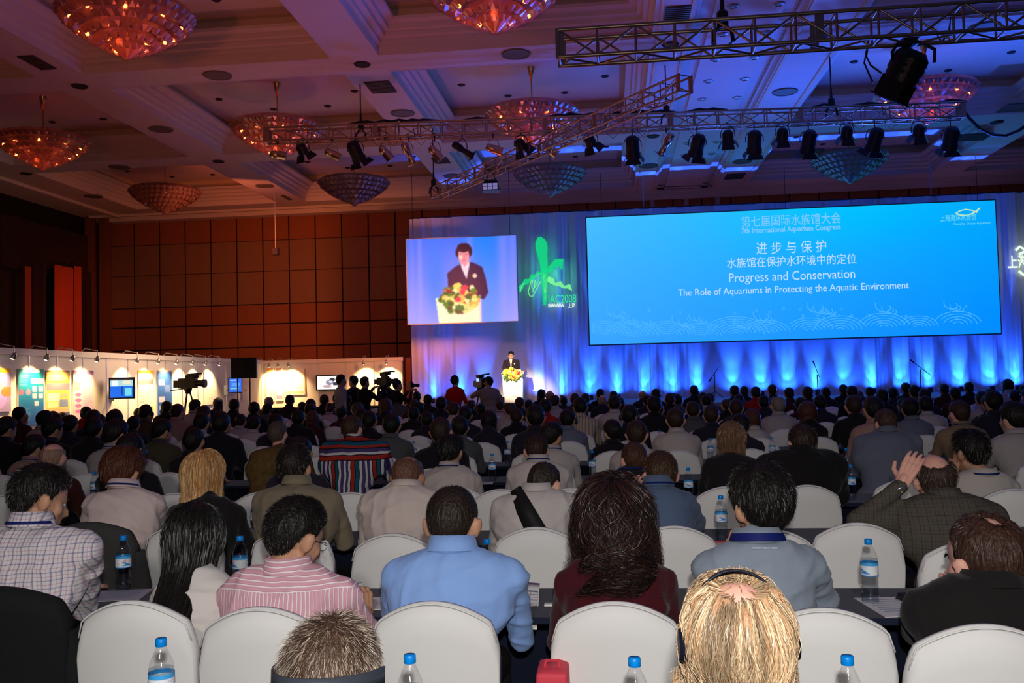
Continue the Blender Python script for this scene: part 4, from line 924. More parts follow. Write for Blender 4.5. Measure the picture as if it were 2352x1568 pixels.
def head_prims(mb, H, R, s, chin=1.0, ears=True):
    """H head centre (between the ears), R 3x3 head axes; face looks along +y of R"""
    def P(x, y, z): return H+R @ Vector((x*s, y*s, z*s))
    mb.ell(P(0, -.008, .030), tuple(v*s for v in (.074, .094, .086)), R, 16, 12)
    mb.ell(P(0, .022, -.030), tuple(v*s for v in (.058, .068, .082)), R, 14, 10)
    mb.ell(P(0, .048, -.082), tuple(v*s for v in (.032, .032, .030)), R, 10, 8)
    mb.caps(P(.045, -.005, -.055), P(.018, .058, -.088), .020*s, .016*s, 8); mb.caps(P(-.045, -.005, -.055), P(-.018, .058, -.088), .020*s, .016*s, 8)
    mb.caps(P(0, .086, .012), P(0, .106, -.030), .008*s, .013*s, 8); mb.ell(P(0, .092, -.034), tuple(v*s for v in (.019, .012, .009)), R, 8, 6)
    mb.caps(P(-.030, .077, .020), P(.030, .077, .020), .010*s, .010*s, 8)
    mb.caps(P(-.018, .084, -.056), P(.018, .084, -.056), .007*s, .007*s, 8); mb.caps(P(-.014, .083, -.064), P(.014, .083, -.064), .008*s, .008*s, 8)
    for x in (-1, 1):
        mb.ell(P(x*.046, .050, -.018), tuple(v*s for v in (.022, .024, .026)), R, 8, 6)
        if ears:
            E_ = R @ Euler((0, x*.25, -x*.45)).to_matrix()
            mb.ell(P(x*.087, -.014, -.004), tuple(v*s for v in (.010, .021, .036)), E_, 10, 8)
            mb.ell(P(x*.077, -.004, -.026), tuple(v*s for v in (.009, .012, .012)), E_, 8, 6)
def eyes_obj(H, R, s, parent):
    mb = MB()
    for x in (-1, 1):
        c = H+R @ Vector((x*.028*s, .0665*s, .004*s)); mb.ell(c, (.0115*s, .0115*s, .0075*s), R, 10, 8, 0)
        mb.ell(H+R @ Vector((x*.028*s, .0760*s, .004*s)), .0055*s, R, 8, 6, 1)
    mb.obj('eyes', [eye_w, eye_d], parent, True)
    mb = MB()
    for x in (-1, 1):
        mb.path([H+R @ Vector((x*a*s, b*s, c*s)) for a, b, c in ((.016, .089, .022), (.030, .088, .027), (.044, .078, .023))], [.0035*s, .0040*s, .002*s], 5)
    mb.obj('eyebrows', brow_m, parent)
# ---------------- hair as shell + strands
def hair_fn(st, s):
    thick = st.get('thick', .016); L_ = st.get('len', 0.); flare = st.get('flare', .02); rec = st.get('rec', 0.)
    def theta_max(az):          # az 0 = back, pi = front
        a = np.abs(((az+pi) % (2*pi))-pi)
        back, side, front = st.get('back', 118), st.get('side', 88), st.get('front', 52)-rec+st.get('tilt', 0)*.7
        bk = 148-st.get('tilt', 0)*.8 if L_ == 0 else back
        return np.radians(np.interp(a, [0, .55, .95, 1.25, 1.5, 1.72, 1.95, 2.3, pi], [bk, bk-2, bk-16 if L_ == 0 else bk, side+24, side+10, side+16, side-8, front+10, front]))
    def S(az, u, off=0.):
        """u 0..1 on the skull, above 1 falling length"""
        az = np.asarray(az, float); u = np.asarray(u, float); uk = np.minimum(u, 1.); th = uk*theta_max(az)
        k = thick*np.clip(1.15-uk**3*(.95 if L_ == 0 else .25), 0.08, 1.2)+off
        if st.get('bald'):
            d2 = th/np.radians(st['bald']); k = np.where(d2 < 1, -.012+off, k)
        rx, ry, rz = .078, .098, .089
        dx, dy, dz = np.sin(th)*np.sin(az), -np.sin(th)*np.cos(az), np.cos(th)
        zz = np.where(dz < 0, 1.22, 1.); x, y, z = dx*(rx+k), dy*(ry+k)-.008, dz*(rz+k)*zz+.030
        f = np.clip(u-1, 0, None)
        if L_ > 0:
            wv = st.get('wave', 0.)
            x = x*(1+f*flare*6)+wv*np.sin(f*9+az*5)*f; y = y*(1-.15*f)-(flare*.9*np.cos(az)+st.get('bo', 0.)*np.clip(np.cos(az)+.55, 0, 1.4)*np.clip(f*1.6, 0, 1))*f**.5*np.where(f > 0, 1, 0)+wv*.7*np.cos(f*8+az*7)*f
            z = z-f*L_
        return np.stack([x, y, z], -1)*s
    return S, theta_max
def hair_obj(H, R, s, st, parent, mt, strands=0, hm=None, seed=1, name='hair'):
    S, tm = hair_fn(st, s); Rn = np.array(R @ Euler((radians(st.get('tilt', 0)), 0, 0)).to_matrix()); Hn = np.array(H); rg = np.random.RandomState(seed)
    na, nu = st.get('na', 48), 14; L_ = st.get('len', 0.)
    az = np.linspace(-pi, pi, na+1)[:-1]; fall = st.get('fall', 2.1)
    us = np.r_[np.linspace(0.02, 1, nu), (1+np.linspace(0, 1, 11)[1:] if L_ else [])]
    V = []; A, U = np.meshgrid(az, us)
    if L_: U = np.where((U > 1) & (np.abs(A) > fall), 1.0, U)
    nz = st.get('rough', .003)
    off = nz*(np.sin(A*9+U*5)+np.sin(A*17-U*11+1)+np.sin(A*5+U*17))*.6
    P = S(A, U, off); inn = S(A, U, off*0-.010 if not L_ else -.020)
    n = len(us); T = np.concatenate([P.reshape(-1, 3), inn.reshape(-1, 3)])
    F = []; idx = np.arange(n*na).reshape(n, na); nx = np.roll(idx, -1, 1)
    F.append(np.stack([idx[:-1], idx[1:], nx[1:], nx[:-1]], -1).reshape(-1, 4))
    F.append(np.stack([idx[:-1], nx[:-1], nx[1:], idx[1:]], -1).reshape(-1, 4)+n*na)
    F.append(np.stack([idx[-1], idx[-1]+n*na, nx[-1]+n*na, nx[-1]], -1))
    F.append(np.stack([idx[0], nx[0], nx[0]*0+idx[0, 0], nx[0]*0+idx[0, 0]], -1)[:0])
    F = np.concatenate(F); W = T @ Rn.T+Hn
    mb = [(W, F)]
    me = from_np(name, W, F, smooth=True)
    # cap the crown with one small lid
    o = link(name, me, mt, parent); 
    if st.get('bald') is None:
        c = S(0, 0.)[None] if False else S(np.array([0.]), np.array([0.]))[0]
        bm = bmesh.new(); bm.from_mesh(me); bm.verts.ensure_lookup_table(); vl = [bm.verts[k] for k in range(na)]; cv_ = bm.verts.new(tuple(Rn @ c+Hn))
        for k in range(na): bm.faces.new((cv_, vl[k], vl[(k+1) % na])).smooth = True
        bm.to_mesh(me); bm.free()
    if strands:
        K = st.get('k', 4); ln = st.get('sl', .028); N_ = strands
        a0 = rg.uniform(-pi, pi, N_); top = 1.0
        u0 = np.sqrt(rg.uniform(0, 1, N_))*(1.0 if not L_ else 1.0)
        if st.get('bald'):
            th = u0*tm(a0); b_ = np.radians(st['bald']); keep = rg.rand(N_) < np.clip((th/b_)**3, st.get('thin', .03), 1); a0, u0 = a0[keep], u0[keep]; N_ = len(a0)
        wd = st.get('wd', .0011)*s; cl = .65+.5*rg.rand(N_)
        if 'streak' in st: cl *= (1+st['streak']*np.sin(a0*13+3*np.sin(a0*5)))
        t = np.linspace(0, 1, K)
        if L_:
            inF = np.abs(a0) < fall
            ue = np.where(inF, 1+rg.uniform(.55, 1.04, N_), np.minimum(u0+.5, 1.02))
            ux = u0[:, None]+(ue-u0)[:, None]*t[None]
            ax_ = a0[:, None]+(rg.randn(N_)*.05)[:, None]*t[None]+st.get('curl', 0.)*np.sin(t[None]*14+rg.rand(N_)[:, None]*6)*t[None]
            offs = (rg.uniform(-.002, st.get('fluff', .006), N_))[:, None]*np.sin(np.clip(t, 0, 1)*pi)[None]+.0015
            Q = S(ax_, ux, offs)
            if st.get('curl'): Q[..., 0] += st['curl']*.05*np.sin(t[None]*16+rg.rand(N_)[:, None]*6)*t[None]*s; Q[..., 1] += st['curl']*.05*np.cos(t[None]*15+rg.rand(N_)[:, None]*6)*t[None]*s
        else:
            base = S(a0, u0, -.004); up = S(a0, u0, .02)-base; up /= np.linalg.norm(up, axis=1)[:, None]
            dn = S(a0, np.minimum(u0+.05, 1.1), -.004)-S(a0, u0, -.004)+1e-9; dn /= np.linalg.norm(dn, axis=1)[:, None]
            lift = st.get('lift', .5); ll = ln*s*rg.uniform(.6, 1.2, N_)*np.clip(1.25-u0*.55, .3, 1.2)
            dr = up*lift+dn*(1-lift)+rg.randn(N_, 3)*.22; dr /= np.linalg.norm(dr, axis=1)[:, None]
            Q = base[:, None]+(dr*ll[:, None])[:, None]*t[None, :, None]+(dn*ll[:, None]*.35)[:, None]*(t**2)[None, :, None]
        tang = np.gradient(Q, axis=1); sd = np.cross(tang, rg.randn(N_, 1, 3)); sd /= (np.linalg.norm(sd, axis=2)[..., None]+1e-9)
        wq = (wd*(1-.75*t))[None, :, None]
        A_ = Q+sd*wq; B_ = Q-sd*wq
        VV = np.stack([A_, B_], 2).reshape(-1, 3) @ Rn.T+Hn
        b = (np.arange(N_)*K*2)[:, None]+(np.arange(K-1)*2)[None]; 
        FF = np.stack([b, b+1, b+3, b+2], -1).reshape(-1, 4)
        base_c = np.array(st.get('col', (.02, .015, .012))); cols = np.repeat((base_c[None]*cl[:, None]), K*2, 0)
        if 'col2' in st:
            mixv = np.repeat(rg.rand(N_) < st.get('p2', .3), K*2); cols[mixv] = np.array(st['col2'])*np.repeat(cl, K*2)[mixv][:, None]
        m_ = attr_mat('hair_strands', 0, .42)
        so = link('hair_strands', from_np('hair_strands', VV, FF, cols), m_, parent); so['kind'] = 'stuff'
    return o
def collar_obj(N0, R, r, h, mt, parent, open_=.0, name='collar'):
    """band around the neck base with a folded outer leaf"""
    mb = MB(); n = 28; rows = [(r*1.02, -.012), (r*.98, h*.5), (r*.98, h), (r*1.07, h*1.02), (r*1.22, h*.25), (r*1.30, -.004)]
    vs = []
    for rr, z in rows:
        for i in range(n):
            a = 2*pi*i/n; f = max(0, cos(a))   # front +y
            vs.append(N0+R @ Vector((rr*sin(a)*1.05, rr*cos(a)*1.12+.004, z-f*h*.9)))
    fs = [(j*n+i, j*n+(i+1) % n, (j+1)*n+(i+1) % n, (j+1)*n+i) for j in range(len(rows)-1) for i in range(n)]
    mb.add(vs, fs); return mb.obj(name, mt, parent, True)
def lanyard_obj(N0, R, r, parent, mt=None, hgt=1.):
    mt = mt or mat('lanyard_blue', (.008, .016, .13), .5)
    mb = MB(); n = 30; vs = []
    for dz, rr in ((.004*hgt, 1.02), (-.006*hgt, 1.06+.03*hgt)):
        for i in range(n):
            a = 2*pi*i/n; f = max(0, cos(a))
            vs.append(N0+R @ Vector((r*rr*sin(a)*1.25, r*rr*cos(a)*1.3-.002, dz+.012-f*.10)))
    mb.add(vs, [(i, (i+1) % n, n+(i+1) % n, n+i) for i in range(n)]); return mb.obj('lanyard', mt, parent, True)
def rotm(yaw=0., pitch=0., roll=0.):
    """yaw + turns the face to the picture's left, pitch + bows the head down, roll + tips the crown to the right"""
    return (Euler((0, 0, radians(yaw))).to_matrix() @ Euler((radians(-pitch), 0, 0)).to_matrix() @ Euler((0, radians(roll), 0)).to_matrix())
def wrinkle(me, seed, amp):
    n = len(me.vertices); co = np.empty(n*3, np.float32); nr = np.empty(n*3, np.float32); me.vertices.foreach_get('co', co); me.vertices.foreach_get('normal', nr)
    P = co.reshape(-1, 3).astype(float); Nn = nr.reshape(-1, 3); rg = np.random.RandomState(seed+5); f = np.zeros(n)
    for k in range(7):
        d = rg.randn(3); d /= np.linalg.norm(d); e = rg.randn(3); fr = rg.uniform(14, 34); wp = P @ (e/np.linalg.norm(e)*rg.uniform(6, 12))+rg.rand()*6
        s_ = np.sin(P @ d*fr+1.6*np.sin(wp)+rg.rand()*6); f += (np.clip(1-np.abs(s_)*1.6, 0, 1)**1.5)*np.clip(np.sin(P @ e*2.5+rg.rand()*6), 0, 1)
    sag = np.sin(P[:, 0]*9+seed)*np.sin(P[:, 2]*7+seed*2)
    P2 = P+Nn*((f-.5)*amp*1.5+sag*amp*.9)[:, None]; me.vertices.foreach_set('co', P2.astype(np.float32).ravel()); me.update()
def build_person(root, HP, C7, HC, hs, R, sw, sk='light', res=.012, sres=None, arms=None, shirt=None, hair=None, hair_m=None, strands=0, thick=1., stand=False, collar=None, lanyard=False, trousers=None, girl=False, oc=None, hoc=None, seed=1, ears=True, jacket=False, sleeves=1., shirt_name='shirt', legs=True):
    """all points in the root's own frame. HP hip centre, C7 neck base at the back, HC head centre"""
    HP, C7, HC = Vector(HP), Vector(C7), Vector(HC); sres = sres or res
    sp = C7-HP; fwd = Vector((0, 1, 0)); X = Vector((1, 0, 0))
    lean = atan2(sp.y, sp.z); RT = Euler((-lean, 0, 0)).to_matrix()
    neckb = C7+Vector((0, .035, -.01)); skull = HC+R @ Vector((0, -.02, -.055*hs))
    def torso(mb, g):
        T = thick
        mb.ell(HP+V3(0, 0, .0), (.175*T+g, .13*T+g, .13+g), None, 16, 12)
        mb.ell(HP.lerp(C7, .32)+V3(0, .01, 0), ((.150 if not girl else .128)*T+g, .108*T+g, .15+g), RT, 16, 12)
        mb.ell(HP.lerp(C7, .62)+V3(0, .015, 0), ((sw*.86)*T+g, .115*T+g, .17+g), RT, 16, 12)
        mb.ell(HP.lerp(C7, .80)+V3(0, .02, 0), (sw*.93+g, .100*T+g, .115+g), RT, 16, 12)
        for s_ in (-1, 1):
            sj = SJ[s_]; mb.caps(neckb+V3(0, 0, -.015), sj+V3(-s_*.01, 0, .012), .050*T+g, .052*T+g, 12)
            mb.ell(sj+V3(0, 0, -.005), (.058*T+g, .058*T+g, .062*T+g), None, 12, 8)
    SJ = {s_: C7+V3(s_*(sw-.045), .03, -.085) for s_ in (-1, 1)}
    A = {}
    for s_ in (-1, 1):
        a = (arms or {}).get(s_)
        if a is None:
            if stand: e = SJ[s_]+V3(s_*.05, 0, -.29); w_ = e+V3(-s_*.0, .05, -.24); a = dict(e=e, w=w_, d=(0, .1, -1), n=(s_, 0, 0), curl=.3)
            else:
                e = SJ[s_]+V3(s_*.045, .10, -.24); w_ = Vector((SJ[s_].x-s_*.06, e.y+.22, max(.795, e.z-.02))); a = dict(e=e, w=w_, d=(-s_*.3, 1, -.05), n=(0, 0, 1), curl=.3)
        a = dict(a); a['e'] = Vector(a['e']); a['w'] = Vector(a['w']); A[s_] = a
    def arm(mb, s_, g, fr=1.):
        a = A[s_]; T = thick; mb.caps(SJ[s_], a['e'], .050*T+g, .040*T+g, 12)
        e2 = a['e'].lerp(a['w'], fr) if fr < 1 else a['w']
        mb.caps(a['e'], e2, .040*T+g, .028+g*.9+(.010 if fr < 1 else 0), 12)
    HJ = {s_: HP+V3(s_*.09, 0, -.02) for s_ in (-1, 1)}
    def leg_pts(s_):
        if stand: return HJ[s_], V3(HP.x+s_*.10, HP.y+.02, .50), V3(HP.x+s_*.10, HP.y-.01, .09)
        return HJ[s_], V3(HP.x+s_*.12, HP.y+.42, .55), V3(HP.x+s_*.12, HP.y+.40, .10)
    def legs_(mb, g):
        for s_ in (-1, 1):
            a_, b_, c_ = leg_pts(s_); mb.caps(a_, b_, .078+g, .055+g, 10); mb.caps(b_, c_, .055+g, .040+g, 10)
    # continuous skin body
    mb = MB(); head_prims(mb, HC, R, hs, ears=ears); mb.caps(neckb, skull, .052*hs, .050*hs, 12); mb.caps(neckb+V3(0, .03, -.03), HC+R @ Vector((0, .02*hs, -.06*hs)), .044*hs, .040*hs, 12)
    torso(mb, -.022)
    for s_ in (-1, 1): arm(mb, s_, -.003 if sleeves < 1 else -.006)
    if legs: legs_(mb, -.014)
    body = remesh(mb, res, 3)
    hb = MB()
    for s_ in (-1, 1):
        a = A[s_]; hand_prims(hb, a['w']+Vector(a['d']).normalized()*.012, a['d'], a['n'], a.get('t', s_), a.get('curl', .35), a.get('s', 1.), a.get('spread', .06))
    hme = remesh(hb, min(.0042, res*.35) if res < .015 else .0065, 2)
    bme = merge([body, hme], 'body'); link('body', bme, skin(sk), root)
    eyes_obj(HC, R, hs, root)
    # shirt
    mb = MB(); torso(mb, .006 if not jacket else .016)
    for s_ in (-1, 1): arm(mb, s_, .008 if not jacket else .014, sleeves)
    mb.caps(neckb+V3(0, .0, -.03), neckb+V3(0, .005, .012), .062*hs, .058*hs, 14)
    sm_ = remesh(mb, sres, 7, 'shirt'); wrinkle(sm_, seed, .0048 if sres < .018 else .003)
    so = link(shirt_name, sm_, shirt or shirt_oc, root)
    if oc: so.color = (*oc, 1)
    if collar: 
        co = collar_obj(C7+V3(0, .030, .012), RT, .062*hs, collar if isinstance(collar, float) else .035, shirt or shirt_oc, root)
        if oc: co.color = (*oc, 1)
    if lanyard: lanyard_obj(C7+V3(0, .026, .012), RT, .062*hs, root, hgt=float(lanyard))
    if legs:
        mb = MB(); legs_(mb, .004); mb.ell(HP+V3(0, 0, -.03), (.185, .14, .11), None, 12, 8); link('trousers', remesh(mb, .018, 3, 'trousers'), trousers or trouser_m, root)
        for s_ in (-1, 1):
            c_ = leg_pts(s_)[2]; MB().ell(V3(c_.x, c_.y+.07, .045), (.045, .13, .042), None, 10, 8).obj('shoe', shoe_m, root, True)
    if hair is not None:
        ho = hair_obj(HC, R, hs, hair, root, hair_m or hair_oc, strands, seed=seed)
        ho.color = (*(hoc or hair.get('col', (.02, .015, .012))), 1)
    return dict(SJ=SJ, A=A, neck=neckb, HC=HC, R=R)
BLK = (.010, .008, .007); DBR = (.035, .018, .010)
def HS(**k):
    d = dict(thick=.012, col=BLK); d.update(k); return d
def headset_obj(H, R, s, parent, mt=None, ang=0., cups=True, tilt=0., thick=.006):
    mt = mt or mat('headset_grey', (.03, .035, .045), .35)
    Rr = R @ Euler((radians(ang), 0, 0)).to_matrix(); mb = MB(); pts = []
    for k in range(19):
        a = pi*k/18; pts.append(H+Rr @ Vector((.098*s*cos(a), -.005*s, (.128*s)*sin(a)+.006*s)))
    vs = []; 
    for p in pts:
        r_ = (p-H).normalized(); y_ = Rr @ Vector((0, 1, 0))
        for (u_, w_) in ((-thick*1.6, 0), (thick*1.6, 0), (thick*1.6, .004), (-thick*1.6, .004)): vs.append(p+y_*u_+r_*w_)
    mb.add(vs, [(4*i+k, 4*i+(k+1) % 4, 4*i+4+(k+1) % 4, 4*i+4+k) for i in range(18) for k in range(4)]); mb.obj('headband', mt, parent, True)
    if cups:
        for x in (-1, 1):
            MB().lathe([(0, -.012), (.032*s, -.012), (.036*s, 0), (.030*s, .014), (0, .014)], tuple(H+Rr @ Vector((x*.096*s, 0, -.002))), 16, M=(Rr @ Euler((0, x*pi/2, 0)).to_matrix())).obj('ear_cup', mt, parent, True)
# ---------------- chairs, tables, bottles
cover_m = mat('chair_cover', (.72, .715, .70), .8, spec=.15, sheen=.15, bump=.12, bscale=4, var=.03, vscale=2)
def chair_meshes():
    nx = 30; xs = np.sin(np.linspace(-1, 1, nx+1)*pi/2*.92)/np.sin(pi/2*.92); nzr = 16
    def top(x): return .932-.088*np.abs(x)**2.0-.075*np.clip((np.abs(x)-.86)/.14, 0, 1)**2.0
    W_ = lambda z: .193+.022*np.sin(np.clip((z-.40)/.45, 0, 1)*pi*.62)
    V = []; F = []
    rows = []
    for side, yo in ((0, -.036), (1, .028)):
        for j in range(nzr+1):
            t = j/nzr; rr = []
            for x in xs:
                zt = top(x); z = .02+(zt-.02)*t; w_ = W_(z)*x
                y = yo-.030*(1-x*x)*(1 if z > .4 else z/.4)-.035*np.clip((z-.45)/.45, 0, 1)
                if t == 1: y = yo*.35-.030*(1-x*x)-.035*np.clip((z-.45)/.45, 0, 1)
                rr.append((w_, y, z))
            rows.append(rr)
    V = [p for r in rows for p in r]; n = nx+1
    for s_ in (0, 1):
        b = s_*(nzr+1)*n
        for j in range(nzr):
            for i in range(nx):
                q = (b+j*n+i, b+j*n+i+1, b+(j+1)*n+i+1, b+(j+1)*n+i); F.append(q if s_ == 0 else q[::-1])
    o2 = (nzr+1)*n
    for i in range(nx): F.append((nzr*n+i, nzr*n+i+1, o2+nzr*n+i+1, o2+nzr*n+i))
    for j in range(nzr):
        F.append((j*n, (j+1)*n, o2+(j+1)*n, o2+j*n)); F.append((j*n+nx, o2+j*n+nx, o2+(j+1)*n+nx, (j+1)*n+nx))
    me = bpy.data.meshes.new('back_cover'); me.from_pydata(V, [], F); me.update()
    bm = bmesh.new(); bm.from_mesh(me); bmesh.ops.recalc_face_normals(bm, faces=bm.faces); bm.to_mesh(me); bm.free()
    me.polygons.foreach_set('use_smooth', [True]*len(me.polygons)); me.materials.append(cover_m)
    mb = MB(); n_ = 24; vs = []
    for z, k in ((.0, 1.08), (.2, 1.03), (.42, 1.0), (.465, .97), (.475, .90)):
        for i in range(n_):
            a = 2*pi*i/n_; c_, s_ = cos(a), sin(a); r_ = (abs(c_)**4+abs(s_)**4)**(-.25); fl = 1+.03*sin(a*7)*(1-z/.5)
            vs.append((.205*c_*r_*k*fl, .235+.205*s_*r_*k*fl, z))
    mb.add(vs, [(j*n_+i, j*n_+(i+1) % n_, (j+1)*n_+(i+1) % n_, (j+1)*n_+i) for j in range(4) for i in range(n_)]+[tuple(range(4*n_, 5*n_))])
    m2 = mb.mesh('seat_cover'); m2.polygons.foreach_set('use_smooth', [len(f.vertices) == 4 for f in m2.polygons]); m2.materials.append(cover_m)
    mb = MB(); pts = []
    for x in np.linspace(-.97, .97, 25):
        zt = top(x); pts.append((W_(zt)*x, -.036*.75-.030*(1-x*x)-.035*np.clip((zt-.45)/.45, 0, 1), zt-.004))
    mb.path(pts, .0028, 5); m3 = mb.mesh('piping'); m3.polygons.foreach_set('use_smooth', [True]*len(m3.polygons)); m3.materials.append(cover_m)
    return me, m2, m3
CH = chair_meshes()
def chair(x, y, label, rz=0., group='white covered banquet chairs', detail=True, s=1.):
    r = empty('banquet_chair', (x, y, 0), rz, label, 'chair', group); r.scale = (s, s, s)
    for me in (CH if detail else CH[:2]):
        o = bpy.data.objects.new(me.name.split('.')[0], me); COL.objects.link(o); o.parent = r
    return r
# water bottle
def clear_mat(name, tint, gl, fr):
    m = bpy.data.materials.new(name); m.use_nodes = True; N = m.node_tree.nodes; L = m.node_tree.links; N.remove(N['Principled BSDF'])
    t = N.new('ShaderNodeBsdfTransparent'); t.inputs[0].default_value = (*tint, 1); g = N.new('ShaderNodeBsdfGlossy'); g.inputs['Roughness'].default_value = gl
    lw_ = N.new('ShaderNodeLayerWeight'); lw_.inputs[0].default_value = .5; pw_ = N.new('ShaderNodeMath'); pw_.operation = 'POWER'; pw_.inputs[1].default_value = 3.; f = N.new('ShaderNodeMath'); f.operation = 'MULTIPLY_ADD'; f.inputs[1].default_value = .38; f.inputs[2].default_value = (fr-1)*.10; L.new(lw_.outputs['Facing'], pw_.inputs[0]); L.new(pw_.outputs[0], f.inputs[0]); x = N.new('ShaderNodeMixShader')
    tcn = N.new('ShaderNodeTexCoord'); nz = N.new('ShaderNodeTexNoise'); nz.inputs['Scale'].default_value = 70; bp = N.new('ShaderNodeBump'); bp.inputs['Strength'].default_value = .15; bp.inputs['Distance'].default_value = .01
    L.new(tcn.outputs['Object'], nz.inputs['Vector']); L.new(nz.outputs['Fac'], bp.inputs['Height']); L.new(bp.outputs[0], g.inputs['Normal'])
    L.new(f.outputs[0], x.inputs[0]); L.new(t.outputs[0], x.inputs[1]); L.new(g.outputs[0], x.inputs[2]); L.new(x.outputs[0], N['Material Output'].inputs[0]); return m
def water_mat(): return clear_mat('clear_bottle', (.97, .98, .985), .03, 1.6)
wm = water_mat(); capm = mat('bottle_cap_blue', (.0, .22, .70), .35, spec=.5); watm = clear_mat('bottle_water', (.84, .88, .90), .05, 1.42)
BP = [(0, .0), (.026, .0), (.032, .004), (.0335, .012), (.031, .020), (.0335, .028), (.0335, .040), (.030, .048), (.0335, .058), (.030, .070), (.0335, .082), (.030, .092), (.0335, .102), (.0335, .160), (.0325, .170), (.0300, .185), (.022, .205), (.0145, .220), (.0125, .226), (.0125, .232)]
def bottle_meshes():
    bm_ = MB().lathe(BP, n=20).mesh('bottle_body')
    wa = MB().lathe([(max(r-.0015, 0), z+.0015) for r, z in BP if z < .176]+[(0, .176)], n=20).mesh('water')
    cp = MB().lathe([(0, .2485), (.0135, .2485), (.0148, .246), (.0150, .229), (.0142, .228)], n=20).mesh('cap')
    cv = Canvas(60, 20, C8(225, 230, 235)); cv.rect(0, 0, 1, .26, C8(60, 160, 225)); cv.rect(0, .94, 1, 1, C8(40, 130, 210))
    for c0 in (.0, .5):
        cv.poly([(c0+.12, .86), (c0+.24, .60), (c0+.34, .48), (c0+.36, .56), (c0+.28, .72), (c0+.38, .86)], C8(50, 140, 215)); 
        lines(cv, c0+.40, c0+.5, .34, .9, 6, C8(150, 170, 190)); cv.rect(c0+.395, .38, c0+.40, .8, C8(60, 60, 70))
    w, h = 60, 20; idx = []; V = []; Cc = []
    lin = np.where(cv.a <= .04045, cv.a/12.92, ((cv.a+.055)/1.055)**2.4)
    for j in range(h+1):
        for i in range(w):
            a = -2*pi*i/w; V.append((.0340*cos(a), .0340*sin(a), .160-.052*j/h)); Cc.append(lin[min(j, h-1), i])
    F = [(j*w+i, (j+1)*w+i, (j+1)*w+(i+1) % w, j*w+(i+1) % w) for j in range(h) for i in range(w)]
    lb = from_np('label', V, F, np.array(Cc), True)
    for m_, k in ((bm_, wm), (wa, watm), (cp, capm), (lb, attr_mat('bottle_label', 0, .4))):
        m_.materials.append(k); m_.polygons.foreach_set('use_smooth', [True]*len(m_.polygons))
    return bm_, wa, cp, lb
BOT_ = bottle_meshes()
tc_ = bpy.data.curves.new('t', 'FONT'); tc_.body = '统一'; tc_.size = .017; tc_.align_x = 'CENTER'; tc_.extrude = .0002; tc_.resolution_u = 2
to_ = bpy.data.objects.new('t', tc_); COL.objects.link(to_); dg_ = bpy.context.evaluated_depsgraph_get(); dg_.update()
TXT = bpy.data.meshes.new_from_object(to_.evaluated_get(dg_)); bpy.data.objects.remove(to_); TXT.name = 'label_text'
for v_ in TXT.vertices:
    a = v_.co.x/.0343; r_ = .0343+v_.co.z; v_.co = Vector((r_*sin(a), -r_*cos(a), .132+v_.co.y))
TXT.materials.clear(); TXT.materials.append(mat('label_red', (.65, .02, .04), .4))
def bottle(px, py_top, Y=None, label='', near=False, rz=0., ztop=.9885):
    q = onz(px, py_top, ztop) if Y is None else ony(px, py_top, Y)
    r = empty('water_bottle', (q[0], q[1], .741), rz, label, 'bottle', 'clear water bottles on the tables')
    for me in BOT_+((TXT,) if near else ()):
        o = bpy.data.objects.new(me.name.split('.')[0], me); COL.objects.link(o); o.parent = r
    return r
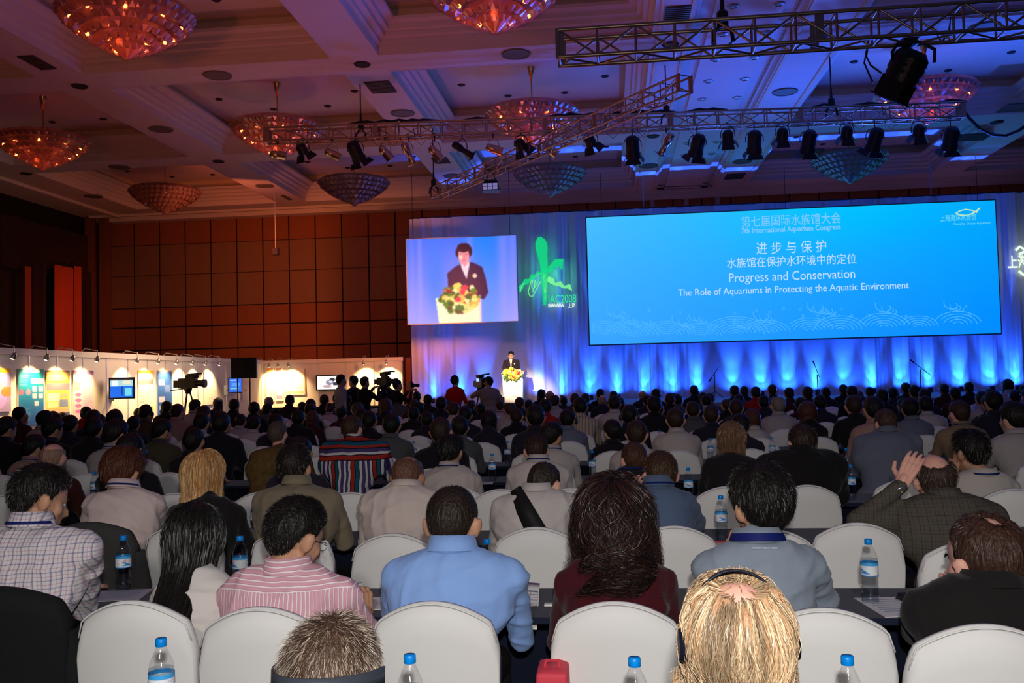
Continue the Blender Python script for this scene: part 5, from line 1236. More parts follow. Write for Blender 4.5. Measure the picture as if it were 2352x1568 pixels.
# ---------------- patterned cloth
def ramp_mat(name, layers, yoke=None, bump=.3, rough=.85):
    """layers: [(axis, freq, [(pos, col)...])...] multiplied; yoke: (z, axis, freq, stops) used above z"""
    m = bpy.data.materials.new(name); m.use_nodes = True; N = m.node_tree.nodes; L = m.node_tree.links; b = N['Principled BSDF']
    b.inputs['Roughness'].default_value = rough; b.inputs['Specular IOR Level'].default_value = .1
    tc = N.new('ShaderNodeTexCoord'); nz = N.new('ShaderNodeTexNoise'); nz.inputs['Scale'].default_value = 5; L.new(tc.outputs['Object'], nz.inputs['Vector'])
    va = N.new('ShaderNodeVectorMath'); va.operation = 'SCALE'; va.inputs['Scale'].default_value = .035; L.new(nz.outputs['Color'], va.inputs[0])
    vb = N.new('ShaderNodeVectorMath'); vb.operation = 'ADD'; L.new(tc.outputs['Object'], vb.inputs[0]); L.new(va.outputs[0], vb.inputs[1])
    sx = N.new('ShaderNodeSeparateXYZ'); L.new(vb.outputs[0], sx.inputs[0])
    def lay(axis, freq, stops):
        a = N.new('ShaderNodeMath'); a.operation = 'MULTIPLY'; a.inputs[1].default_value = freq; L.new(sx.outputs[axis], a.inputs[0])
        f = N.new('ShaderNodeMath'); f.operation = 'FRACT'; L.new(a.outputs[0], f.inputs[0])
        r = N.new('ShaderNodeValToRGB'); r.color_ramp.interpolation = 'CONSTANT'; e = r.color_ramp.elements
        while len(e) > 1: e.remove(e[0])
        e[0].position = stops[0][0]; e[0].color = (*stops[0][1], 1)
        for p, c in stops[1:]: q = e.new(p); q.color = (*c, 1)
        L.new(f.outputs[0], r.inputs[0]); return r.outputs[0]
    o = None
    for l in layers:
        c = lay(*l)
        if o is None: o = c
        else:
            mx = N.new('ShaderNodeMix'); mx.data_type = 'RGBA'; mx.blend_type = 'MULTIPLY'; mx.inputs[0].default_value = 1; L.new(o, mx.inputs[6]); L.new(c, mx.inputs[7]); o = mx.outputs[2]
    if yoke:
        c = lay(*yoke[1:]); g = N.new('ShaderNodeMath'); g.operation = 'GREATER_THAN'; g.inputs[1].default_value = yoke[0]; L.new(sx.outputs[2], g.inputs[0])
        mx = N.new('ShaderNodeMix'); mx.data_type = 'RGBA'; L.new(g.outputs[0], mx.inputs[0]); L.new(o, mx.inputs[6]); L.new(c, mx.inputs[7]); o = mx.outputs[2]
    L.new(o, b.inputs['Base Color'])
    n2 = N.new('ShaderNodeTexNoise'); n2.inputs['Scale'].default_value = 9; n2.inputs['Detail'].default_value = 3; L.new(tc.outputs['Object'], n2.inputs['Vector'])
    bp = N.new('ShaderNodeBump'); bp.inputs['Strength'].default_value = bump; bp.inputs['Distance'].default_value = .02; L.new(n2.outputs['Fac'], bp.inputs['Height']); L.new(bp.outputs[0], b.inputs['Normal'])
    return m
W3 = (1, 1, 1)
plaid = ramp_mat('plaid_shirt', [(0, 34, [(0, (.50, .46, .50)), (.12, (.28, .26, .36)), (.24, (.62, .58, .60)), (.62, (.55, .40, .46)), (.72, (.62, .58, .60))]), (2, 34, [(0, W3), (.14, (.55, .55, .70)), (.26, W3), (.64, (.85, .68, .74)), (.74, W3)])], bump=.6)
pinks = ramp_mat('pink_stripe_shirt', [(0, 72, [(0, (.66, .36, .42)), (.62, (.85, .80, .82)), (.80, (.50, .24, .34)), (.90, (.66, .36, .42))])], yoke=(.945, 2, 62, [(0, (.66, .36, .42)), (.55, (.85, .80, .82)), (.78, (.50, .24, .34)), (.88, (.66, .36, .42))]), bump=.3)
RB, BB, TB, PB, KB = (.38, .03, .02), (.62, .60, .60), (.01, .10, .16), (.07, .05, .16), (.012, .012, .02)
multi = ramp_mat('multi_stripe_polo', [(0, 5.6, [(0, PB), (.12, BB), (.22, KB), (.26, RB), (.42, KB), (.46, TB), (.60, KB), (.64, BB), (.74, PB), (.90, BB)])], yoke=(1.0, 2, 6.2, [(0, TB), (.18, KB), (.25, RB), (.45, KB), (.5, BB), (.62, PB), (.8, KB), (.86, RB)]))
tweed = ramp_mat('tweed_jacket', [(0, 26, [(0, (.085, .075, .062)), (.1, (.035, .03, .028)), (.16, (.085, .075, .062)), (.5, (.060, .055, .045)), (.56, (.085, .075, .062))]), (2, 26, [(0, W3), (.1, (.5, .5, .5)), (.16, W3), (.5, (.8, .8, .8)), (.56, W3)])], bump=.3)
camo = mat('camo_print_shirt', (.13, .075, .02), .9, var=.8, vscale=22)
checkm = ramp_mat('check_shirt', [(0, 22, [(0, (.01, .01, .01)), (.5, (.22, .16, .10))]), (2, 22, [(0, (.25, .25, .25)), (.5, W3)])])
stripeb = ramp_mat('beige_stripe_shirt', [(0, 26, [(0, (.30, .22, .16)), (.4, (.48, .40, .32))])])
sling = mat('black_sling', (.01, .01, .01), .6)
HEROES = []
OCC = {}            # row -> occupied X
def rowY(k): return 3.0+1.55*k
def hero(label, k, head, neck, swpx, hipx, Yh, yaw=0, pitch=0, roll=0, hw=.180, Yc=None, dz=.130, **kw):
    """k row number; head (x centre, y top, width px); neck (x, y) px; hipx: px column of the hips at y=1500"""
    Yc = Yc if Yc is not None else rowY(k); x, y, w_ = head
    q = ony(x, y, Yh); s = w_*Yh/FPX/hw; R = rotm(yaw, pitch, roll)
    HCw = Vector((q[0], Yh, q[2]-dz*s)); n = ony(*neck, Yh-.10); C7w = Vector((n[0], Yh-.10, n[2]))
    hx = ony(hipx, 1500, Yc+.25)[0]; root = Vector((hx, Yc+.24, 0))
    r = empty('person', root, label=label, cat='person')
    sw = swpx*(Yh-.08)/FPX
    arms = kw.pop('arms', None)
    if arms:
        for a in arms.values():
            for k_ in ('e', 'w'): a[k_] = Vector(tuple(ony(a[k_][0], a[k_][1], a[k_][2])))-root
    kw.setdefault('seed', int(x+y)); info = build_person(r, (0, 0, .60), C7w-root, HCw-root, s, R, sw, arms=arms, **kw)
    info['root'] = r; info['s'] = s; OCC.setdefault(k, []).append(hx); return info
SHORT = HS(thick=.013, back=112, side=84, sl=.020, lift=.55)
def glasses(info, mt=None):
    H, R, s = info['HC'], info['R'], info['s']; mb = MB()
    for x in (-1, 1):
        mb.path([H+R @ Vector(((x*.031+.020*cos(a))*s, .090*s, (.002+.014*sin(a))*s)) for a in np.linspace(0, 2*pi, 15)[:-1]], .0012, 4, closed=True)
        mb.path([H+R @ Vector((x*.051*s, .088*s, .006*s)), H+R @ Vector((x*.078*s, .04*s, .008*s)), H+R @ Vector((x*.084*s, -.01*s, .004*s)), H+R @ Vector((x*.083*s, -.025*s, -.014*s))], .0013, 4)
    mb.path([H+R @ Vector((-.011*s, 0.092*s, .004*s)), H+R @ Vector((.011*s, 0.092*s, .004*s))], .0012, 4)
    mb.obj('glasses', mt or dark, info['root'])
HR = .0095
# ---- row nearest the camera
i = hero('person with short grey-brown hair and a grey headset, bottom centre-left of the picture', -1, (763, 1425, 245), (770, 1745), 250, 780, 1.68, yaw=-6, pitch=4, Yc=1.32, hw=.196, sk='light', res=.011, oc=(.05, .05, .06), collar=.035,
    hair=HS(thick=.016, col=(.055, .030, .020), col2=(.40, .32, .25), p2=.45, back=116, side=86, sl=.020, lift=.30, wd=.00055, rough=.003, k=4, streak=.25), strands=34000, hoc=(.05, .028, .018))
headset_obj(i['HC']+i['R'] @ Vector((0, 0, .040)), i['R'], i['s']*1.02, i['root'], ang=88, cups=False, thick=.010)
i = hero('person with wavy thinning blond hair and dark headset band, bottom right', -1, (1690, 1318, 240), (1700, 1690), 260, 1700, 1.60, yaw=3, pitch=2, Yc=1.28, hw=.205, sk='pink', res=.011, oc=(.10, .10, .14), collar=.035,
    hair=HS(thick=.012, col=(.34, .20, .10), col2=(.50, .38, .24), p2=.5, back=124, side=104, bald=36, thin=.25, tilt=10, sl=.06, len=.13, fall=2.2, flare=.012, wave=.026, fluff=.018, wd=.0008, k=12, curl=.26, streak=.45, rough=.008, na=72), strands=26000, hoc=(.36, .20, .11))
headset_obj(i['HC'], i['R'], i['s']*.99, i['root'], mt=mat('headset_navy', (.006, .008, .016), .4), ang=-9, thick=.010)
# ---- first full row
i = hero('person in pale plaid shirt with black hair and blue lanyard at the left edge', 0, (92, 1068, 124), (62, 1215), 170, 20, 3.40, yaw=-38, pitch=18, hw=.186, sk='tan', shirt=plaid, collar=.05, lanyard=True, thick=1.05,
    hair=HS(thick=.014, back=112, side=84, sl=.022, lift=.35, wd=.0009), strands=7000,
    arms={-1: dict(e=(-10, 1390, 3.4), w=(60, 1390, 3.68), d=(.6, .5, 0), n=(0, 0, 1)), 1: dict(e=(190, 1400, 3.5), w=(190, 1345, 3.75), d=(-.3, 1, 0), n=(0, 0, 1), curl=.6)})
i = hero('woman with long straight black hair and white blouse', 0, (445, 1160, 142), (445, 1330), 112, 440, 3.42, yaw=4, pitch=12, hw=.196, sk='light', oc=(.62, .58, .55), girl=True,
    hair=HS(thick=.017, back=120, side=112, len=.36, fall=1.6, flare=-.006, bo=.14, wave=.006, sl=.05, fluff=.006, wd=.0010, k=9), strands=9000)
i = hero('man in pink striped shirt with glasses reading a booklet', 0, (678, 1146, 146), (655, 1318), 165, 610, 3.34, yaw=-34, pitch=22, hw=.200, sk='tan', shirt=pinks, collar=.05,
    hair=HS(thick=.016, back=110, side=84, sl=.014, lift=.6, wd=.0008), strands=12000,
    arms={1: dict(e=(858, 1490, 3.42), w=(842, 1425, 3.60), d=(-.15, .2, 1), n=(.75, -.6, .1), curl=.75, t=-1), -1: dict(e=(480, 1500, 3.5), w=(600, 1440, 3.72), d=(.6, .6, .1), n=(0, 0, 1))})
glasses(i)
bk = ony(780, 1362, 3.66); bo = empty('booklet', tuple(bk), label='open white booklet held by the man in the pink striped shirt', cat='booklet')
P_ = [Vector(tuple(ony(*p, Y)))-Vector(tuple(bk)) for p, Y in (((733, 1342), 3.74), ((833, 1337), 3.70), ((819, 1386), 3.60), ((722, 1385), 3.64))]
def sheet(P, nm, mt, par, curve=.0, off=.001):
    n = 8; V = []; nn = (P[1]-P[0]).cross(P[3]-P[0]).normalized()
    for j in range(n+1):
        for i_ in range(n+1):
            u, v = i_/n, j/n; p = P[0]*(1-u)*(1-v)+P[1]*u*(1-v)+P[2]*u*v+P[3]*(1-u)*v; V.append(p+nn*(curve*sin(pi*u)))
    m_ = len(V); V += [p-nn*off*2 for p in V]; F = []
    for j in range(n):
        for i_ in range(n):
            a = j*(n+1)+i_; F.append((a, a+1, a+n+2, a+n+1)); F.append((m_+a+n+1, m_+a+n+2, m_+a+1, m_+a))
    for a, b in [(i_, i_+1) for i_ in range(n)]+[(n*(n+1)+i_+1, n*(n+1)+i_) for i_ in range(n)]: F.append((b, a, m_+a, m_+b))
    return MB().add(V, F).obj(nm, mt, par, True)
paper = mat('paper', (.72, .70, .70), .7); ink = mat('print_ink', (.05, .05, .09), .7); inkb = mat('print_blue', (.08, .14, .25), .7)
sheet(P_, 'page', paper, bo, .010); sheet([p+Vector((-.002, .004, -.004)) for p in P_], 'page', paper, bo, .004)
def on_page(P, u, v, off=.0035, curve=0.): 
    nn = (P[1]-P[0]).cross(P[3]-P[0]).normalized(); nn = nn if nn.y < 0 or nn.z > 0 else -nn
    return P[0]*(1-u)*(1-v)+P[1]*u*(1-v)+P[2]*u*v+P[3]*(1-u)*v+nn*(off+curve*sin(pi*u))
def page_bar(P, u0, v0, u1, v1, mt, par, curve=0., nm='printed_line'):
    n = 6; V = []
    for i_ in range(n+1):
        u = u0+(u1-u0)*i_/n; V += [on_page(P, u, v0, curve=curve), on_page(P, u, v1, curve=curve)]
    MB().add(V, [(2*i_, 2*i_+1, 2*i_+3, 2*i_+2) for i_ in range(n)]).obj(nm, mt, par)
sg = 1 if (P_[1]-P_[0]).cross(P_[3]-P_[0]).normalized().y < 0 else -1
page_bar(P_, .04, .30, .82, .34, ink, bo, sg*.010)
for k in range(6): page_bar(P_, .06, .44+.08*k, .62-.05*(k % 2), .455+.08*k, inkb, bo, sg*.010)
i = hero('man in light blue shirt with cropped black hair', 0, (1038, 1113, 122), (1036, 1272), 160, 1030, 3.40, yaw=-6, pitch=10, hw=.168, sk='tan', oc=(.24, .40, .78), collar=.05, thick=1.06, hoc=(.026, .017, .013),
    hair=HS(thick=.004, back=110, side=78, sl=.009, lift=.7, wd=.0006, rough=.0006), strands=15000,
    arms={1: dict(e=(1200, 1470, 3.52), w=(1195, 1395, 3.78), d=(-.4, 1, 0), n=(0, 0, 1)), -1: dict(e=(905, 1430, 3.52), w=(940, 1400, 3.8), d=(.4, 1, 0), n=(0, 0, 1))})
i = hero('woman with curly dark hair and maroon hooded top', 0, (1408, 1112, 136), (1410, 1290), 132, 1408, 3.44, yaw=3, pitch=4, hw=.196, sk='light', oc=(.055, .006, .010), girl=True, hoc=(.012, .007, .006),
    hair=HS(thick=.024, back=122, side=116, len=.165, fall=2.2, flare=.030, bo=.03, wave=.034, sl=.05, fluff=.036, wd=.0009, k=18, curl=.75, na=72, col=(.018, .010, .008), col2=(.06, .02, .014), p2=.25, rough=.009), strands=20000)
mb = MB(); n0 = i['neck']
for j, (rr, z, yy) in enumerate(((.075, .02, -.01), (.115, .015, -.05), (.150, -.05, -.09), (.135, -.13, -.10), (.07, -.17, -.08))):
    pass
hd = MB().ell(n0+V3(0, -.085, -.075), (.135, .055, .095), Euler((.25, 0, 0)).to_matrix(), 18, 12); hd.caps(n0+V3(-.075, -.03, -.01), n0+V3(.075, -.03, -.01), .04, .04)
ho = link('hood', remesh(hd, .009, 5, 'hood'), shirt_oc, i['root']); ho.color = (.05, .006, .010, 1)
i = hero('person with thick black hair in grey-blue shirt, hand on cheek, printed blue lanyard', 0, (1745, 1072, 146), (1742, 1250), 138, 1745, 3.42, yaw=22, pitch=6, roll=-4, hw=.205, sk='tan', oc=(.24, .29, .36), collar=.04, lanyard=2.6,
    hair=HS(thick=.024, back=118, side=96, sl=.026, lift=.10, wd=.0009, streak=.15, rec=-4, rough=.005), strands=14000,
    arms={-1: dict(e=(1632, 1395, 3.60), w=(1690, 1305, 3.52), d=(.02, .0, 1), n=(-.8, -.5, 0), curl=.55, t=-1), 1: dict(e=(1895, 1395, 3.5), w=(1850, 1375, 3.75), d=(-.5, 1, 0), n=(0, 0, 1))})
ly = i['neck']; text('lanyard_text', 'International Aquarium Congress', tuple(ly+V3(.01, -.108, .012)), .011, mat('lanyard_print', (.7, .75, .9), .5), i['root'], rot=(pi/2, 0, 0), width=.085, ext=.0004)
i = hero('man in black suit with a small bald spot at the right edge', 0, (2254, 1174, 163), (2285, 1352), 172, 2290, 3.16, yaw=24, pitch=10, roll=-3, hw=.188, Yc=2.78, sk='pink', oc=(.012, .011, .011), jacket=True, collar=.045, thick=1.06,
    hair=HS(thick=.012, back=114, side=88, sl=.015, lift=.12, wd=.0008, bald=17, thin=.15, tilt=26, col=(.050, .024, .016), col2=(.09, .05, .035), p2=.4), strands=11000, hoc=(.045, .02, .014),
    arms={-1: dict(e=(2105, 1452, 3.35), w=(2185, 1392, 3.42), d=(.1, .0, 1), n=(-.7, -.4, 0), curl=.9, s=1., t=-1), 1: dict(e=(2450, 1500, 3.3), w=(2440, 1440, 3.5), d=(-.4, 1, 0), n=(0, 0, 1))})
# ---- second row
R2 = dict(res=.013)
def h2(*a, **k): k2 = dict(R2); k2.update(k); return hero(*a, **k2)
i = h2('woman with short auburn hair in a white shirt, writing', 1, (281, 1032, 98), (278, 1125), 98, 285, 5.0, yaw=-12, pitch=22, hw=.20, sk='tan', oc=(.62, .50, .48), collar=.04, lanyard=True, girl=True,
    hair=HS(thick=.024, back=118, side=104, sl=.028, lift=.15, wd=.0012, col=(.09, .026, .010), streak=.2, rough=.006), strands=4500, hoc=(.085, .025, .010),
    arms={1: dict(e=(362, 1222, 5.05), w=(335, 1238, 5.3), d=(-.5, .8, -.1), n=(0, 0, 1)), -1: dict(e=(195, 1235, 5.05), w=(250, 1245, 5.3), d=(.5, .8, 0), n=(0, 0, 1))})
i = h2('woman with long blond hair and black top', 1, (468, 1038, 92), (468, 1150), 92, 480, 5.0, yaw=-16, pitch=2, hw=.196, sk='light', oc=(.012, .011, .012), girl=True,
    hair=HS(thick=.020, back=120, side=108, len=.20, fall=1.9, flare=.004, bo=.03, wave=.008, wd=.0014, k=8, fluff=.012, col=(.50, .24, .08), col2=(.75, .50, .24), p2=.35, curl=.05, streak=.2), strands=6000, hoc=(.42, .20, .07))
i = h2('man with dark hair in a khaki shirt', 1, (676, 1022, 84), (678, 1118), 102, 690, 4.98, yaw=-3, hw=.190, sk='tan', oc=(.20, .165, .11), collar=.045, thick=1.1,
    hair=HS(thick=.015, back=114, side=90, sl=.024, lift=.3, wd=.0012, col=(.016, .010, .008)), strands=3500)
i = h2('bald brown-skinned man in white shirt, bowed head', 1, (936, 1042, 77), (930, 1122), 106, 940, 4.98, yaw=-10, pitch=16, hw=.168, sk='brown', oc=(.56, .47, .43), collar=.03, thick=1.12,
    hair=HS(thick=.003, back=108, side=80, sl=.006, lift=.8, bald=45, thin=.1, col=(.02, .012, .010), rough=.0005), strands=1800, hoc=(.12, .055, .035))
i = h2('man in white polo shirt with a wide black strap across his back', 1, (1248, 1060, 76), (1232, 1130), 100, 1225, 4.92, yaw=-20, pitch=26, hw=.172, sk='light', oc=(.50, .46, .44), collar=.035, thick=1.12,
    hair=HS(thick=.006, back=106, side=80, sl=.008, lift=.8, col=(.03, .02, .016)), strands=3000)
r_ = i['root']; c7 = i['neck']; pts = [c7+V3(-.11, -.035, .03), c7+V3(-.055, -.165, -.05), c7+V3(.03, -.225, -.20), c7+V3(.09, -.235, -.36)]
mb = MB(); wv = [.035, .05, .062, .07]
vs = []
for k in range(13):
    t = k/12*3; a = min(int(t), 2); f_ = t-a; p = pts[a].lerp(pts[a+1], f_); w_ = wv[a]*(1-f_)+wv[a+1]*f_
    vs += [p+V3(-w_*.75, 0, -w_*.45), p+V3(w_*.75, 0, w_*.45), p+V3(w_*.75, .012, w_*.45), p+V3(-w_*.75, .012, -w_*.45)]
MB().add(vs, [(4*k+q, 4*k+(q+1) % 4, 4*k+4+(q+1) % 4, 4*k+4+q) for k in range(12) for q in range(4)]+[(0, 1, 2, 3)]).obj('bag_strap', sling, r_, True)
i = h2('man with cropped brown hair in denim blue shirt, hand on cheek', 1, (1516, 1036, 82), (1512, 1122), 80, 1530, 4.98, yaw=6, pitch=6, hw=.186, sk='pink', oc=(.085, .125, .21), collar=.05, thick=1.1, lanyard=True,
    hair=HS(thick=.010, back=112, side=84, sl=.014, lift=.5, wd=.0011, col=(.055, .028, .014), col2=(.09, .045, .02), p2=.4), strands=4500, hoc=(.05, .025, .014),
    arms={-1: dict(e=(1440, 1222, 5.15), w=(1452, 1160, 5.08), d=(.15, 0, 1), n=(-.6, -.7, 0), curl=.4, t=-1), 1: dict(e=(1600, 1200, 5.05), w=(1580, 1225, 5.3), d=(-.4, 1, 0), n=(0, 0, 1))})
i = h2('balding man in grey tweed jacket with one hand pressed on his head', 1, (2142, 1036, 88), (2172, 1150), 122, 2205, 4.86, yaw=6, pitch=2, roll=-5, hw=.176, Yc=4.42, sk='pink', shirt=tweed, jacket=True, collar=.04, thick=1.12,
    hair=HS(thick=.010, back=116, side=90, sl=.022, lift=.25, wd=.0010, bald=50, thin=.02, tilt=16, col=(.045, .028, .018), col2=(.12, .08, .06), p2=.4, rough=.002), strands=5000, hoc=(.04, .025, .018),
    arms={-1: dict(e=(1966, 1196, 4.80), w=(2070, 1114, 4.74), d=(.50, .14, .85), n=(-.50, -.84, .15), curl=.26, spread=.05, s=1.12), 1: dict(e=(2330, 1330, 4.8), w=(2290, 1300, 5.0), d=(-.4, 1, 0), n=(0, 0, 1))})
wt = i['A'][-1]['w']; MB().path([wt+V3(.03*cos(a)-.01, .03*sin(a), -.01+.012*cos(a)) for a in np.linspace(0, 2*pi, 13)[:-1]], .006, 6, closed=True).obj('wristwatch', mat('watch_steel', (.5, .5, .6), .3, metal=.9), i['root'], True)
# ---- third row and a little beyond
i = h2('man with thick black hair in a white polo shirt, fist at his chin', 2, (2224, 990, 82), (2262, 1092), 74, 2270, 6.42, yaw=28, pitch=4, hw=.215, sk='tan', oc=(.48, .44, .40), collar=.04, lanyard=True, res=.014,
    hair=HS(thick=.020, back=116, side=92, sl=.03, lift=.25, wd=.0015), strands=3500,
    arms={-1: dict(e=(2180, 1150, 6.5), w=(2188, 1098, 6.42), d=(.1, 0, 1), n=(-.6, -.7, 0), curl=1.1, t=-1)})
i = h2('heavy man in boldly striped blue, red and white polo shirt', 3, (809, 954, 52), (812, 1012), 78, 812, 8.1, pitch=0, yaw=-12, hw=.188, sk='pink', shirt=multi, collar=.04, thick=1.25, res=.016,
    hair=HS(thick=.010, back=112, side=84, sl=.015, col=(.05, .025, .014)), strands=1500, hoc=(.05, .025, .014))
i = h2('man with cropped reddish hair and dark collar beside the denim shirt', 2, (1455, 1014, 64), (1448, 1085), 50, 1450, 6.5, yaw=14, pitch=4, hw=.185, sk='pink', oc=(.015, .014, .018), lanyard=True, res=.015,
    hair=HS(thick=.007, back=112, side=84, sl=.010, col=(.07, .03, .018)), strands=2000, hoc=(.07, .03, .018))
i = h2('man with black hair in a white shirt and blue lanyard, centre-left', 2, (1036, 1000, 60), (1030, 1078), 72, 1045, 6.5, yaw=-14, pitch=12, hw=.19, sk='tan', oc=(.46, .40, .37), lanyard=True, collar=.04, res=.015,
    hair=HS(thick=.018, back=114, side=92, sl=.03, lift=.3, wd=.0016), strands=2500)
i = h2('man with dark brown hair in white shirt wearing an earpiece', 2, (1231, 998, 55), (1236, 1062), 72, 1245, 6.5, yaw=6, pitch=8, hw=.176, sk='pink', oc=(.50, .44, .42), lanyard=True, collar=.04, res=.015,
    hair=HS(thick=.010, back=112, side=84, sl=.016, col=(.03, .016, .012)), strands=2000, hoc=(.03, .016, .012))
i = h2('man in black suit with dark hair, back turned', 2, (1841, 974, 66), (1840, 1040), 92, 1835, 6.48, yaw=6, hw=.186, sk='pink', oc=(.010, .009, .010), jacket=True, collar=.04, thick=1.15, res=.016,
    hair=HS(thick=.011, back=112, side=86, sl=.018, col=(.03, .017, .012)), strands=2000, hoc=(.03, .017, .012))
i = h2('woman with light brown bobbed hair in a black top', 2, (1679, 972, 58), (1680, 1045), 62, 1690, 6.5, yaw=-4, hw=.19, sk='light', oc=(.012, .011, .013), girl=True, res=.016,
    hair=HS(thick=.026, back=120, side=112, len=.06, fall=2.1, flare=.02, sl=.05, k=6, wd=.0018, col=(.16, .085, .045), rough=.004), strands=2500, hoc=(.15, .08, .042))
i = h2('man with cropped hair in a blue-grey shirt, broad back', 3, (2032, 938, 52), (2040, 995), 70, 2040, 8.1, yaw=10, hw=.190, sk='pink', oc=(.13, .145, .20), collar=.04, thick=1.2, res=.018,
    hair=HS(thick=.008, back=112, side=84, sl=.012, col=(.06, .035, .02)), strands=1200, hoc=(.06, .035, .02))
i = h2('man with short greying hair in a camouflage print shirt', 3, (638, 967, 50), (640, 1030), 70, 610, 8.1, yaw=-4, hw=.19, sk='pink', shirt=camo, thick=1.15, res=.018,
    hair=HS(thick=.010, back=112, side=84, sl=.012, col=(.09, .06, .045)), strands=1200, hoc=(.09, .06, .045))
# ============================================================ PROTOTYPES FOR THE REST OF THE AUDIENCE
PROTO = {}
def proto(key, hair, sk='tan', yaw=0, pitch=6, roll=0, oc=(.3, .3, .3), sw=.225, girl=False, col=.04, lan=False, hs=False, hoc=None, thick=1., jacket=False):
    r = empty('person', (0, 0, 0)); R = rotm(yaw, pitch, roll)
    i_ = build_person(r, (0, 0, .60), (0, .08, 1.04), (.0, .17, 1.155), 1.08, R, sw, sk=sk, res=.021, sres=.022, oc=oc, hair=hair, hoc=hoc, girl=girl, collar=col, lanyard=lan, thick=thick, jacket=jacket)
    if hs: headset_obj(i_['HC'], R, 1.10, r, ang=-6)
    PROTO[key] = [r, False]
NA = dict(na=28)
proto('k1', HS(thick=.014, sl=.02, **NA), 'tan', 4); proto('k2', HS(thick=.018, side=92, **NA), 'tan', -26, 14, lan=True); proto('k3', HS(thick=.020, side=94, **NA), 'light', 24, 4)
proto('b1', HS(thick=.012, **NA), 'pink', -5, thick=1.1, hoc=(.035, .018, .011)); proto('b2', HS(thick=.012, **NA), 'pink', 18, 2, thick=1.1, lan=True, hoc=(.04, .02, .012)); proto('B1', HS(thick=.009, bald=30, **NA), 'pink', 5, 8, thick=1.1, hoc=(.05, .03, .02))
proto('g1', HS(thick=.012, bald=20, **NA), 'pink', 10, 2, thick=1.1, hoc=(.22, .19, .17)); proto('L1', HS(thick=.018, back=120, side=110, len=.26, fall=1.9, flare=.008, **NA), 'light', 0, 4, girl=True, sw=.195)
proto('l1', HS(thick=.022, back=120, side=110, len=.14, fall=2.1, flare=.02, **NA), 'light', -14, 2, girl=True, sw=.195, hoc=(.08, .03, .015)); proto('h1', HS(thick=.013, **NA), 'tan', -8, 2, hs=True); proto('p1', HS(thick=.002, bald=60, **NA), 'pink', 0, 6, thick=1.1, hoc=(.35, .2, .14))
proto('j1', HS(thick=.014, **NA), 'tan', 8, 2, jacket=True, thick=1.08); 
HN = dict(k1='black-haired person', k2='black-haired person looking down', k3='black-haired person turned left', b1='brown-haired man', b2='brown-haired man turned left', B1='balding man', g1='grey-haired man', L1='woman with long black hair', l1='woman with brown hair', h1='black-haired person with headset', p1='bald man', j1='black-haired man')
SCOL = dict(w=((.46, .41, .38), 'white shirt'), W=((.36, .33, .32), 'off-white shirt'), d=((.012, .011, .013), 'black clothes'), n=((.02, .018, .03), 'dark clothes'), r=((.35, .01, .01), 'red top'), s=((.14, .16, .21), 'blue-grey shirt'), e=((.24, .17, .10), 'beige jacket'), o=((.07, .06, .035), 'olive shirt'), m=((.05, .012, .010), 'dark maroon top'), g=((.08, .085, .085), 'grey shirt'), i=((.35, .21, .17), 'pinkish shirt'), c=(None, 'checked shirt'), t=(None, 'beige striped shirt'))
